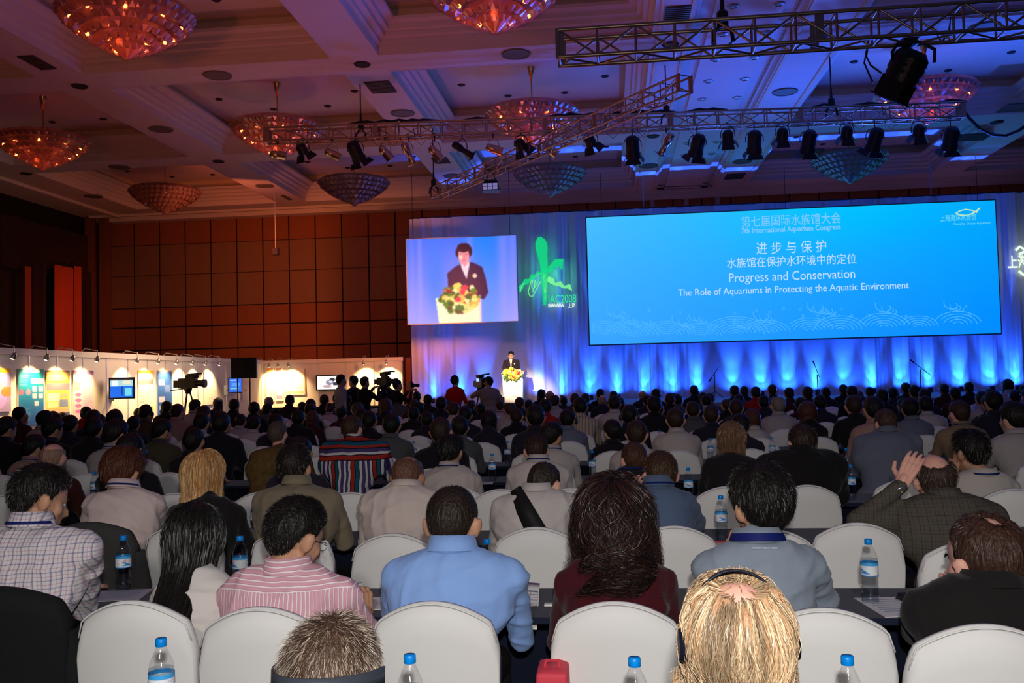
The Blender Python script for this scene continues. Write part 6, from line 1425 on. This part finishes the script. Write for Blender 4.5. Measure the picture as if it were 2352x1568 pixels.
mid = [(43, 933, 33, 'k1', 'm'), (101, 942, 30, 'k2', 'w'), (129, 948, 28, 'k1', 'd'), (15, 956, 40, 'k2', 'd'), (121, 958, 45, 'k2', 'd'), (161, 952, 35, 'k1', 'n'), (196, 934, 25, 'k3', 'r'), (214, 939, 33, 'b1', 'n'), (217, 957, 38, 'k1', 'd'), (263, 941, 42, 'k3', 'n'), (268, 962, 48, 'k2', 'W'), (307, 954, 38, 'j1', 'n'), (335, 928, 28, 'h1', 'o'), (383, 920, 26, 'k1', 'd'), (406, 926, 33, 'b1', 'i'), (448, 917, 24, 'k2', 'W'), (466, 930, 33, 'b1', 'n'), (462, 947, 38, 'k1', 'w'), (500, 913, 40, 'L1', 'd'), (536, 915, 27, 'k1', 'd'), (584, 922, 26, 'k1', 'd'), (508, 944, 45, 'j1', 'd'), (584, 954, 33, 'k1', 'w'), (372, 961, 52, 'k2', 'o'), (444, 980, 48, 'k1', 'd'), (79, 997, 50, 'k2', 'i'), (125, 1010, 52, 'p1', 'm'), (167, 979, 55, 'k3', 'w'), (301, 993, 48, 'h1', 'd'), (207, 984, 40, 'k1', 'n'),
 (616, 910, 28, 'g1', 'd'), (665, 906, 20, 'k1', 'd'), (713, 915, 24, 'k1', 'w'), (745, 905, 20, 'k1', 'd'), (773, 903, 20, 'k1', 'd'), (685, 939, 32, 'j1', 'd'), (797, 905, 26, 'k1', 'd'), (822, 920, 28, 'B1', 'd'), (887, 915, 38, 'l1', 'n'), (914, 901, 24, 'k1', 'g'), (956, 898, 19, 'j1', 'd'), (983, 905, 20, 'k1', 'd'), (1012, 910, 25, 'k1', 'n'), (950, 933, 29, 'j1', 'd'), (980, 944, 33, 'k1', 'n'), (1042, 922, 30, 'b1', 'w'), (1067, 931, 28, 'k1', 'n'), (686, 1000, 54, 'k1', 'n'), (900, 948, 48, 'k1', 'g'), (1014, 956, 48, 'b1', 'd'), (1057, 953, 46, 'k1', 'g'), (1123, 942, 38, 'L1', 'n'), (1167, 922, 26, 'B1', 'w'),
 (1243, 893, 18, 'k1', 'd'), (1262, 894, 18, 'p1', 'n'), (1193, 911, 24, 'b1', 'n'), (1173, 922, 28, 'B1', 'W'), (1273, 906, 23, 'b1', 'W'), (1294, 910, 19, 'k1', 'n'), (1321, 902, 21, 'b1', 'n'), (1344, 902, 22, 'b2', 'd'), (1379, 892, 18, 'k1', 'd'), (1384, 904, 20, 'p1', 'n'), (1410, 897, 20, 'k1', 'n'), (1476, 894, 18, 'p1', 'n'), (1506, 892, 18, 'k1', 'd'), (1539, 901, 23, 'b1', 'd'), (1594, 884, 18, 'k1', 'd'), (1615, 900, 18, 'k1', 'n'), (1631, 901, 20, 'b1', 'g'), (1687, 884, 19, 'k1', 'd'), (1710, 886, 20, 'k1', 'd'), (1735, 887, 21, 'k1', 'r'), (1187, 935, 34, 'b1', 'd'), (1231, 927, 40, 'k1', 'n'), (1252, 915, 30, 'k1', 'r'), (1304, 938, 35, 'h1', 's'), (1332, 911, 38, 'k1', 't'), (1267, 967, 40, 'k2', 'w'), (1409, 907, 38, 'k1', 'w'), (1443, 929, 38, 'h1', 'd'), (1406, 968, 36, 'k3', 'd'), (1461, 962, 48, 'b1', 'w'), (1502, 908, 38, 'k1', 'd'), (1552, 934, 42, 'b1', 'w'), (1591, 920, 30, 'b1', 'g'), (1632, 929, 42, 'b1', 'n'), (1689, 915, 32, 'b1', 'd'), (1728, 939, 36, 'l1', 'w'), (1700, 948, 36, 'k1', 'n'),
 (1774, 882, 19, 'b1', 'd'), (1813, 889, 21, 'k1', 'm'), (1855, 887, 23, 'k1', 'd'), (1897, 889, 20, 'k1', 'd'), (1936, 882, 18, 'k1', 'd'), (1957, 885, 24, 'k1', 'd'), (1971, 898, 23, 'l1', 'n'), (1997, 888, 20, 'k1', 'W'), (2025, 893, 25, 'k1', 'd'), (2080, 878, 20, 'k1', 'd'), (2100, 884, 23, 'k1', 'g'), (2168, 881, 20, 'k1', 'm'), (2122, 892, 26, 'k1', 'n'), (2224, 877, 20, 'k1', 'd'), (2193, 889, 23, 'k1', 'm'), (2314, 870, 23, 'L1', 'W'), (2280, 896, 38, 'k1', 'n'), (2253, 898, 28, 'k1', 'W'), (2349, 884, 18, 'k1', 'd'), (1784, 908, 34, 'g1', 'W'), (1854, 921, 38, 'l1', 'd'), (1961, 905, 38, 'b1', 'd'), (2007, 908, 42, 'k1', 'i'), (2089, 912, 36, 'h1', 's'), (2123, 908, 38, 'k1', 'w'), (2201, 917, 38, 'b2', 'e'), (1941, 936, 46, 'b2', 'd'), (2325, 922, 50, 'k3', 'W'), (2270, 905, 34, 'k1', 'c'), (2390, 930, 48, 'k1', 'd')]
PLACED = []
def landmark(px):
    T = [(60, 'below the far-left poster'), (130, 'below the turquoise poster'), (180, 'below the yellow poster'), (245, 'below the lilac poster'), (310, 'below the tube television'), (372, 'below the yellow-headed poster'), (455, 'below the video camera'), (525, 'left of the black panel'), (600, 'below the black panel'), (660, 'right of the black panel'), (720, 'below the cream chart'), (790, 'below the flat television'), (860, 'below the side camera crew'), (935, 'below the photographers'), (1010, 'left of the red dress'), (1080, 'below the red dress'), (1150, 'below the beige cameraman'), (1210, 'below the lectern'), (1270, 'below the emblem'), (1340, 'below the emblem lettering'), (1420, "below the screen's left end"), (1500, 'left of "The Role"'), (1580, 'below "The Role"'), (1670, 'below the left microphone'), (1750, 'below "Progress"'), (1830, 'below "Conservation"'), (1910, 'below the middle microphone'), (1980, 'below "Aquatic"'), (2060, 'below "Environment"'), (2140, 'below the right microphone'), (2220, 'below the corner logo'), (2300, "below the screen's right end"), (99999, 'at the right edge')]
    for t, s_ in T:
        if px < t: return s_
RW = ['first', 'second', 'third', 'fourth', 'fifth', 'sixth', 'seventh', 'eighth', 'ninth', 'tenth', 'eleventh', 'twelfth', 'thirteenth']
def person_copy(key, x, y, sc, rz, colk, label):
    src, used = PROTO[key]
    if not used: r = src; kids = list(src.children); PROTO[key][1] = True
    else:
        r = src.copy(); COL.objects.link(r); kids = []
        for c in list(src.children):
            d = c.copy(); COL.objects.link(d); d.parent = r; kids.append(d)
    r.location = (x, y, 0); r.rotation_euler = (0, 0, rz); r.scale = (sc, sc, sc)
    c, _ = SCOL[colk]
    for d in kids:
        nme = d.name.split('.')[0]
        if nme in ('shirt', 'collar'):
            if c: d.color = (*c, 1)
            else:
                d.material_slots[0].link = 'OBJECT'; d.material_slots[0].material = checkm if colk == 'c' else stripeb
    tag(r, label, 'person', 'seated audience'); return r
def free(k, x, dmin=.47): return all(abs(x-a) > dmin for a in OCC.get(k, []))
for (px, py, w_, key, ck) in mid:
    k = max(2, round((.19*FPX/w_-3.42)/1.55)); ok = None
    def zt(k): return ony(px, py, rowY(k)+.41)[2]
    while k < 11 and zt(k) > 1.42: k += 1
    while k > 2 and zt(k) < 1.19: k -= 1
    for kk in (k, k+1, k-1, k+2, k-2):
        if 2 <= kk <= 12:
            X = ony(px, py, rowY(kk)+.41)[0]
            if free(kk, X) and 1.16 < zt(kk) < 1.5: ok = kk; break
    if ok is None: continue
    k = ok; OCC.setdefault(k, []).append(X); sc = min(max(zt(k)/1.305, .93), 1.12)
    PLACED.append([key, X, k, sc, ck, px, RNG.uniform(-.06, .06)])
# seats between them, from the fifth row on
fillers = ['k1', 'k1', 'j1', 'b1', 'k3', 'L1', 'k2', 'h1', 'b2', 'B1', 'k1', 'l1']
EMPTY = []
for k in range(2, 12):
    Y = rowY(k); x = max(-10.9, ony(-60, 950, Y)[0]); xe = min(15.5, ony(2420, 950, Y)[0])
    x += RNG.uniform(0, .3)
    while x < xe:
        if k == 11 and x < -2 or (k == 10 and abs(x+7.9) < .8): x += .6; continue
        if free(k, x, .52):
            pr = {2: 0., 3: 0.10, 4: .45}.get(k, .80)
            if RNG.rand() < pr:
                key = fillers[RNG.randint(len(fillers))]; ck = ['d', 'n', 'd', 'n', 'W', 'g', 'd', 'm', 'w', 'n'][RNG.randint(10)]
                OCC.setdefault(k, []).append(x); PLACED.append([key, x, k, RNG.uniform(.93, 1.01), ck, proj((x, Y+.4, 1.25))[0], RNG.uniform(-.1, .1)])
            else: EMPTY.append((k, x)); OCC.setdefault(k, []).append(x)
        x += .60
def dedupe(items, base):
    """items -> labels; look-alikes in one place are told apart by their order from the left"""
    g = {}
    for n, it in enumerate(items): g.setdefault(base(it), []).append(n)
    out = [None]*len(items); W_ = ['left one', 'second', 'third', 'fourth', 'fifth', 'sixth']
    for b, ns in g.items():
        ns.sort(key=lambda n: items[n][1])
        for q, n in enumerate(ns):
            out[n] = b if len(ns) == 1 else (b+', '+(('leftmost' if q == 0 else 'rightmost' if q == len(ns)-1 else 'middle') if len(ns) <= 3 else ('leftmost' if q == 0 else W_[min(q, 5)]+' from left')))
    return out
labs = dedupe(PLACED, lambda it: f'{HN[it[0]]} in {SCOL[it[4]][1]}, {RW[it[2]]} row, {landmark(it[5])}')
CHL = []
for it, lb in zip(PLACED, labs):
    key, X, k, sc, ck, px, rz = it
    if ck in ('d', 'n') and key == 'k1' and RNG.rand() < .3: pass
    person_copy(key, X, rowY(k)+.24, sc, rz, ck, lb); CHL.append((k, X+RNG.uniform(-.03, .03), px, 0))
for k, x in EMPTY: CHL.append((k, x, proj((x, rowY(k), .93))[0], 1))
for key, (r, used) in PROTO.items():
    if not used:
        for c in list(r.children): bpy.data.objects.remove(c)
        bpy.data.objects.remove(r)
# ---- chairs of the nearest rows, seen one by one
for (px, py, lb) in ((310, 1378, 'white covered chair behind the woman with long straight black hair'), (600, 1393, 'white covered chair behind the man in the pink striped shirt'), (995, 1380, 'white covered chair behind the man in the light blue shirt'), (1415, 1380, 'white covered chair behind the woman in the maroon top'), (1890, 1395, 'white covered chair right of the blond head, first full row'), (2262, 1432, 'white covered chair behind the man in the black suit, right edge')):
    q = onz(px, py, .93); chair(q[0], q[1]+.055, lb, rz=-.03+RNG.uniform(-.03, .03))
q = onz(12, 1352, .955); cj = chair(q[0], q[1]+.05, 'chair under a draped black jacket at the lower left corner')
q2 = onz(212, 1203, .955); cg = chair(q2[0], q2[1]+.05, 'chair under a draped grey jacket left of the first bottle', s=1.0)
def jacket(ch, lb, col, nm):
    r = empty('draped_jacket', ch.location, label=lb, cat='jacket'); me = CH[0].copy(); me.materials.clear(); me.materials.append(mat(nm, col, .9, bump=.4, bscale=12))
    for v in me.vertices:
        v.co.x *= 1.10; v.co.y = v.co.y*1.25-.004; v.co.z = .30+(v.co.z-.02)*.735 if True else v.co.z
    o = bpy.data.objects.new('body', me); COL.objects.link(o); o.parent = r
    for s_ in (-1, 1):
        MB().path([(s_*.20, .0, .80), (s_*.235, .01, .62), (s_*.225, -.01, .36)], [.055, .055, .045], 8).obj('sleeve', me.materials[0], r, True)
jacket(cj, 'black jacket hung over the chair at the lower left corner', (.008, .008, .009), 'black_jacket_cloth')
jacket(cg, 'dark grey jacket hung over a second-row chair at the left', (.045, .042, .042), 'grey_jacket_cloth')
for (px, py, lb) in ((905, 1225, 'white covered chair between pink striped and light blue shirts, second row'), (1230, 1210, 'white covered chair behind the man with the black strap'), (1545, 1207, 'white covered chair right of the curly dark hair, second row'), (1765, 1214, 'white covered chair mostly hidden by the grey-blue shirt, second row'), (1968, 1200, 'white covered chair behind the standing bottle in front of the tweed jacket'), (2232, 1240, 'white covered chair behind the tweed jacket man, right'), (668, 1214, 'white covered chair behind the man in the khaki shirt'), (420, 1204, 'white covered chair between auburn and blond women, second row')):
    q = onz(px, py, .93); chair(q[0], q[1]+.055, lb, rz=RNG.uniform(-.04, .04)); OCC.setdefault(1, []).append(q[0])
for (px, py, lb) in ((1853, 1113, 'white covered chair behind the black suit, third row'), (805, 1130, 'white covered chair behind the bowed bald man, third row'), (2325, 1122, 'white covered chair beside the tweed shoulder, third row'), (10, 1122, 'white covered chair at the left edge, third row'), (600, 1077, 'white covered chair with a thin black strap over it, third row'), (1150, 1068, 'white covered chair left of the white polo man, third row'), (1310, 1075, 'white covered chair right of the white polo man, third row'), (1668, 1064, 'white covered chair below the bobbed woman, third row'), (2080, 1100, 'white covered chair left of the raised hand, third row'), (1040, 1115, 'white covered chair below the blue lanyard man, third row'), (405, 1046, 'white covered chair behind the auburn and blond women, third row'), (1460, 1075, 'white covered chair behind the cropped reddish hair, third row')):
    q = onz(px, py, .93); Y_ = q[1] if abs(q[1]-rowY(2)) < .3 else rowY(2)
    q = ony(px, py, Y_+.0); chair(q[0], Y_+.055, lb, rz=RNG.uniform(-.04, .04)) if True else None
for c in (('strap', 600),):
    q = ony(592, 1100, rowY(2)-.03); r = empty('hanging_strap', (q[0], rowY(2)-.02, 0), label='thin black strap hanging down a third-row white chair', cat='strap')
    MB().box((0, 0, .78), (.022, .012, .30)).obj('strap', sling, r)
labs = dedupe([(a[3], a[1], a[0], a[2]) for a in CHL if a[0] >= 3 or a[3] == 1], lambda it: f'white covered chair{", unoccupied" if it[0] else ""}, {RW[it[2]]} row, {landmark(it[3])}')
sel = [a for a in CHL if a[0] >= 3 or a[3] == 1]
for a, lb in zip(sel, labs):
    if a[0] == 2: continue
    chair(a[1], rowY(a[0]), lb, rz=RNG.uniform(-.05, .05), detail=a[0] < 6)
for (x_, lb) in ():
    pass
# ---- tables under navy cloth, one run for each row
navy = mat('navy_tablecloth', (.006, .010, .030), .85, sheen=.1, bump=.1, bscale=6)
for k in range(-1, 11):
    Y0 = 1.92 if k == -1 else rowY(k)+.56; Y1 = 2.52 if k == -1 else rowY(k)+1.05
    xa = max(-11.2, ony(-150, 950, Y1)[0]); xb = min(16, ony(2500, 950, Y1)[0])
    t = empty('conference_table', ((xa+xb)/2, (Y0+Y1)/2, 0), label=f'long table under navy cloth in front of the {"nearest cropped" if k < 0 else RW[k]} row of people', cat='table', group='long navy tables')
    h = (xb-xa)/2; n = int((xb-xa)/1.8)+1
    MB().box((0, 0, .727), (xb-xa, Y1-Y0, .026)).obj('tabletop', navy, t)
    MB().box((0, (Y1-Y0)/2+.004, .37), (xb-xa, .012, .70)).obj('tablecloth_front', navy, t)
    for j in range(n):
        for s_ in (-1, 1): MB().tube((-h+.1+j*(2*h-.2)/n, s_*(Y1-Y0)*.38, 0), (-h+.1+j*(2*h-.2)/n, s_*(Y1-Y0)*.38, .714), .016).obj('leg', dark, t)
# ---- bottles
bl = [(370, 1466, 'water bottle with blue cap at the bottom left, before the long-haired woman\'s chair', 1, 2.4), (941, 1503, 'cropped water bottle with blue cap, bottom centre-left', 0, 0), (1457, 1510, 'cropped water bottle in front of the maroon top\'s chair', 0, 0), (1946, 1506, 'cropped water bottle right of the blond head', 0, 0),
 (283, 1230, 'water bottle right of the draped grey jacket', 1, .9), (551, 1231, 'water bottle between long black hair and pink striped shirt', 1, -.6), (1118, 1238, 'water bottle beside the light blue shoulder', 1, 0), (1994, 1238, 'water bottle standing before the tweed jacket man', 1, 2.2), (725, 1300, 'water bottle behind the booklet reader\'s chin', 0, 0), (1784, 1233, 'water bottle half hidden by the printed lanyard', 0, 0),
 (1655, 1138, 'water bottle left of the thick black hair in the grey-blue row', 1, .1), (588, 1140, 'water bottle left of the khaki shirt', 1, 1.), (1580, 1074, 'water bottle right of the denim shirt head', 0, 0), (1953, 1067, 'water bottle left of the raised tweed elbow', 0, 0), (1130, 1042, 'water bottle left of the earpiece man', 0, 0), (1360, 1035, 'water bottle left of the reddish cropped head', 0, 0), (217, 1083, 'water bottle left of the auburn hair', 0, 0), (30, 1083, 'water bottle by the left edge behind the plaid man', 0, 0), (1073, 1078, 'water bottle right of the blue lanyard man', 0, 0), (545, 1018, 'water bottle right of the blond hair', 0, 0),
 (1631, 1006, 'water bottle left of the bobbed woman', 0, 0), (1773, 1004, 'water bottle right of the bobbed woman', 0, 0), (1943, 1030, 'water bottle right of the black suit', 0, 0), (1165, 1013, 'water bottle in the fourth row below the lectern', 0, 0), (1515, 988, 'water bottle in the fourth row below the screen', 0, 0), (950, 1012, 'water bottle right of the striped polo', 0, 0), (1652, 1012, 'water bottle beside the bobbed woman\'s shoulder', 0, 0)]
for px, py, lb, near, rz in bl:
    o = bottle(px, py, None, lb, near, rz)
    # keep each bottle on a table top
    y_ = o.location.y; runs = [(1.92, 2.52)]+[(rowY(k)+.56, rowY(k)+1.05) for k in range(11)]
    best = min(runs, key=lambda r_: 0 if r_[0]+.04 < y_ < r_[1]-.04 else min(abs(y_-r_[0]-.04), abs(y_-r_[1]+.04)))
    yn = min(max(y_, best[0]+.045), best[1]-.045)
    if abs(yn-y_) > .001:
        o.location.x *= yn/y_; o.location.y = yn
# ---- papers and small things on the tables
def paper_on(px, py, w, d, rz, lb, k=0, bars=True, hold=None):
    q = onz(px, py, .742); r = empty('paper_sheet', (q[0], q[1], .7415), rz, label=lb, cat='paper')
    MB().box((0, 0, .001), (w, d, .002)).obj('page', paper, r)
    if bars:
        for j in range(7): MB().box((-w*.05*(j % 2), d*(.36-.1*j), .0026), (w*.8-.05*w*(j % 2), d*.012, .0006)).obj('printed_line', inkb, r)
    return r
paper_on(255, 1368, .30, .21, .2, 'white paper on the table left of the long-haired woman'); paper_on(870, 1385, .15, .21, 0, 'folded white paper between booklet and blue shirt', bars=False)
paper_on(2085, 1392, .30, .30, .12, 'white paper under the black receiver beside the suit'); paper_on(1652, 1250, .20, .12, .1, 'white paper with a red pen near the thick black hair', bars=False)
paper_on(1608, 1158, .20, .12, .0, 'white paper right of the denim shirt', bars=False); paper_on(335, 1240, .25, .16, .2, 'white paper under the auburn woman\'s hand')
paper_on(1100, 1110, .25, .14, .1, 'white paper left of the strap man, far table', bars=False); paper_on(575, 1152, .22, .14, .2, 'white paper left of the khaki shirt', bars=False)
q = onz(1652, 1246, .745); r = empty('pen', tuple(q), -.1, label='red pen lying on white paper near the thick black hair', cat='pen'); MB().tube((-.06, 0, .004), (.06, 0, .004), .004).obj('barrel', mat('pen_red', (.6, .02, .02), .4), r)
# programme sheet held upright by the man in blue
Yp = 3.86; Pp = [Vector(tuple(ony(*p, Y))) for p, Y in (((1170, 1334), 3.9), ((1240, 1340), 3.9), ((1233, 1446), 3.58), ((1170, 1446), 3.58))]
c_ = sum(Pp, Vector())/4; pr = empty('programme_sheet', c_, label='printed programme sheet with a table, beside the light blue sleeve', cat='paper'); Pl = [p-c_ for p in Pp]
sheet(Pl, 'page', paper, pr); sg = 0
page_bar(Pl, .05, .19, .95, .22, inkb, pr)
for v_ in (.27, .33, .39, .46, .52, .58, .66): page_bar(Pl, .05, v_, .95, v_+.008, ink, pr)
for u_ in (.05, .45, .70, .94): page_bar(Pl, u_, .2, u_+.012, .68, ink, pr)
page_bar(Pl, .05, .70, .95, .715, inkb, pr)
q = onz(2098, 1380, .745); r = empty('interpretation_receiver', tuple(q), .2, label='black interpretation receiver with cord on the white paper', cat='receiver')
MB().box((0, 0, .012), (.07, .11, .022)).obj('case', dark, r); MB().path([(-.03, .05, .02), (-.06, .02, .01), (-.04, -.06, .006), (.03, -.10, .006), (.08, -.05, .006)], .003, 5).obj('cord', dark, r)
q = onz(2143, 1378, .745); r = empty('headphones', tuple(q), 0, label='black headphones lying beside the receiver', cat='headphones')
MB().path([(.05*cos(a), .035*sin(a), .01) for a in np.linspace(0, 2*pi, 15)[:-1]], .008, 6, closed=True).obj('headband', dark, r); MB().lathe([(0, 0), (.03, 0), (.03, .02), (0, .02)], (-.05, 0, 0), 12).lathe([(0, 0), (.03, 0), (.03, .02), (0, .02)], (.05, 0, 0), 12).obj('ear_cup', dark, r)
q = ony(1255, 1540, 2.95); r = empty('red_bag', (q[0]+.02, 2.97, 0), label='red bag on the floor left of the maroon top\'s chair', cat='bag')
hz_ = ony(1255, 1524, 2.97)[2]; b_ = MB().box((0, 0, hz_*.5), (.10, .16, hz_)); link('bag_body', remesh(b_, .016, 4), mat('bag_red', (.62, .05, .08), .6), r); MB().path([(-.03, -.03, hz_*.95), (-.02, -.03, hz_+.02), (.02, -.03, hz_+.02), (.03, -.03, hz_*.95)], .006, 6).obj('handle', mat('bag_red', None), r)
q = onz(1268, 1390, .745); r = empty('name_card', tuple(q), 0, label='small white card on the table left of the maroon sleeve', cat='card'); MB().box((0, 0, .004), (.06, .03, .008)).obj('card', paper, r)
# ============================================================ STANDING CREW
def stander(px, py, Y, rz, label, name='person', base=0., **kw):
    q = ony(px, py, Y); s = (q[2]-base)/1.712; r = empty(name, (q[0], Y, base), rz, label, 'person'); r.scale = (s, s, s)
    R = rotm(kw.pop('yaw', 0), kw.pop('pitch', 0), 0)
    return r, build_person(r, (0, 0, .92), (0, -.02, 1.44), (0, .03, 1.568), kw.pop('hs', 1.06), R, kw.pop('sw', .225), stand=True, res=kw.pop('res', .018), **kw), s
D1 = HS(thick=.014, **NA)
r, i, s = stander(1174, 807, 28.95, pi, 'speaker in dark suit and white shirt behind the lectern, reading', base=ZS, sk='light', oc=(.018, .012, .022), jacket=True, hair=D1, pitch=12, res=.014, thick=1.05, hs=1.16, sw=.25,
    arms={-1: dict(e=(-.25, .16, 1.16), w=(-.14, .34, 1.12), d=(.2, 1, 0), n=(0, 0, 1)), 1: dict(e=(.25, .16, 1.16), w=(.14, .34, 1.12), d=(-.2, 1, 0), n=(0, 0, 1))})
MB().add([(-.045, .150, 1.44), (.045, .150, 1.44), (.0, .158, 1.16), (-.045, .10, 1.45), (.045, .10, 1.45)], [(0, 2, 1), (0, 1, 4, 3)]).obj('shirt_front', mat('white_shirt_front', (.8, .78, .75), .7), r)
MB().add([(-.018, .160, 1.42), (.018, .160, 1.42), (.022, .166, 1.22), (0, .166, 1.18), (-.022, .166, 1.22)], [(0, 4, 3, 2, 1)]).obj('necktie', mat('tie_grey', (.3, .28, .3), .6), r)
MB().ell((-.12, .155, 1.30), (.025, .015, .025)).obj('corsage', pet['cream'], r)
r, i, s = stander(1045, 861, 21., .25, 'woman in sleeveless red dress with black hair in a bun', sk='light', oc=(.55, .008, .006), girl=True, hair=D1, sw=.185, yaw=-30, sleeves=.05, shirt_name='dress', trousers=mat('red_dress', (.55, .008, .006), .6), arms={1: dict(e=(.23, .0, 1.12), w=(.22, .08, .90), d=(0, .2, -1), n=(1, 0, 0)), -1: dict(e=(-.21, .02, 1.12), w=(-.12, .16, 1.0), d=(.6, .6, 0), n=(0, 0, 1))})
hb_ = MB().ell(i['HC']+V3(-.07, -.10, .02), .045).ell(i['HC']+V3(-.10, -.12, .04), .02).obj('hair_bun', hair_oc, r, True); hb_.color = (.01, .008, .007, 1)
r, i, s = stander(1122, 864, 21.6, .3, 'cameraman in beige shirt operating a camera on a tripod before the stage', sk='tan', oc=(.32, .25, .20), hair=D1, yaw=40, thick=1.12, arms={-1: dict(e=(-.36, .22, 1.25), w=(-.22, .44, 1.36), d=(.5, .6, .3), n=(-.3, -.5, .8), curl=.7), 1: dict(e=(.30, .05, 1.14), w=(.12, .30, 1.12), d=(-.6, .6, 0), n=(0, -.4, .9), curl=.7)})
q = ony(1103, 872, 22.0); v2 = empty('video_camera', (q[0], 22.05, 0), -.9, label='black video camera on a tripod beside the beige cameraman', cat='video camera'); H_ = ony(1103, 880, 22.)[2]; camera_body(v2, H_, 1.); tripod(v2, H_-.1, .38)
MB().box((0, -.08, .2), (.1, .02, .07)).obj('monitor', mat('monitor_glow', (.02, .02, .05), emit=(.15, .25, 1), estr=3), v2, loc=(0, 0, H_-.12))
for (px, py, Y, rz, lb, ck, hk) in ((781, 859, 20.5, -.9, 'man in pale shirt standing beside the flat television', (.30, .30, .36), 0), (813, 862, 21.0, 1.1, 'first of two men in black standing by the side camera', (.010, .010, .011), 0), (836, 864, 20.4, -.6, 'camera operator in black at the side tripod camera', (.010, .009, .010), 1), (891, 865, 21.2, .9, 'man in black standing left of the photographer', (.010, .010, .012), 0), (911, 872, 20.5, -.9, 'photographer in black raising a camera by the rust column', (.012, .010, .010), 2)):
    ar = None
    if hk: ar = {-1: dict(e=(-.24, .18, 1.2), w=(-.08, .34, 1.46), d=(.4, .8, .3), n=(0, -.5, .8), curl=.8), 1: dict(e=(.24, .18, 1.2), w=(.09, .34, 1.46), d=(-.4, .8, .3), n=(0, -.5, .8), curl=.8)}
    r, i, s = stander(px, py, Y, rz, lb, sk='tan', oc=ck, hair=D1, arms=ar, res=.021)
    if hk == 2: 
        q_ = r.location; cm = empty('photo_camera', (q_[0]+.28, q_[1]+.22, ony(px, py+14, Y)[2]), -.9, label='black photo camera with long lens held by the photographer in black', cat='camera')
        MB().box((0, 0, 0), (.15, .08, .11)).box((0, 0, .07), (.06, .06, .04)).obj('body', dark, cm); MB().tube((0, .04, 0), (0, .20, 0), .035, .042, 14).obj('lens', dark, cm)
q = ony(850, 880, 20.3); v3 = empty('video_camera', (q[0]+.25, 20.5, 0), -.5, label='black video camera on a tripod at the left aisle crew', cat='video camera'); H_ = ony(850, 876, 20.4)[2]; camera_body(v3, H_, .85); tripod(v3, H_-.08, .4)
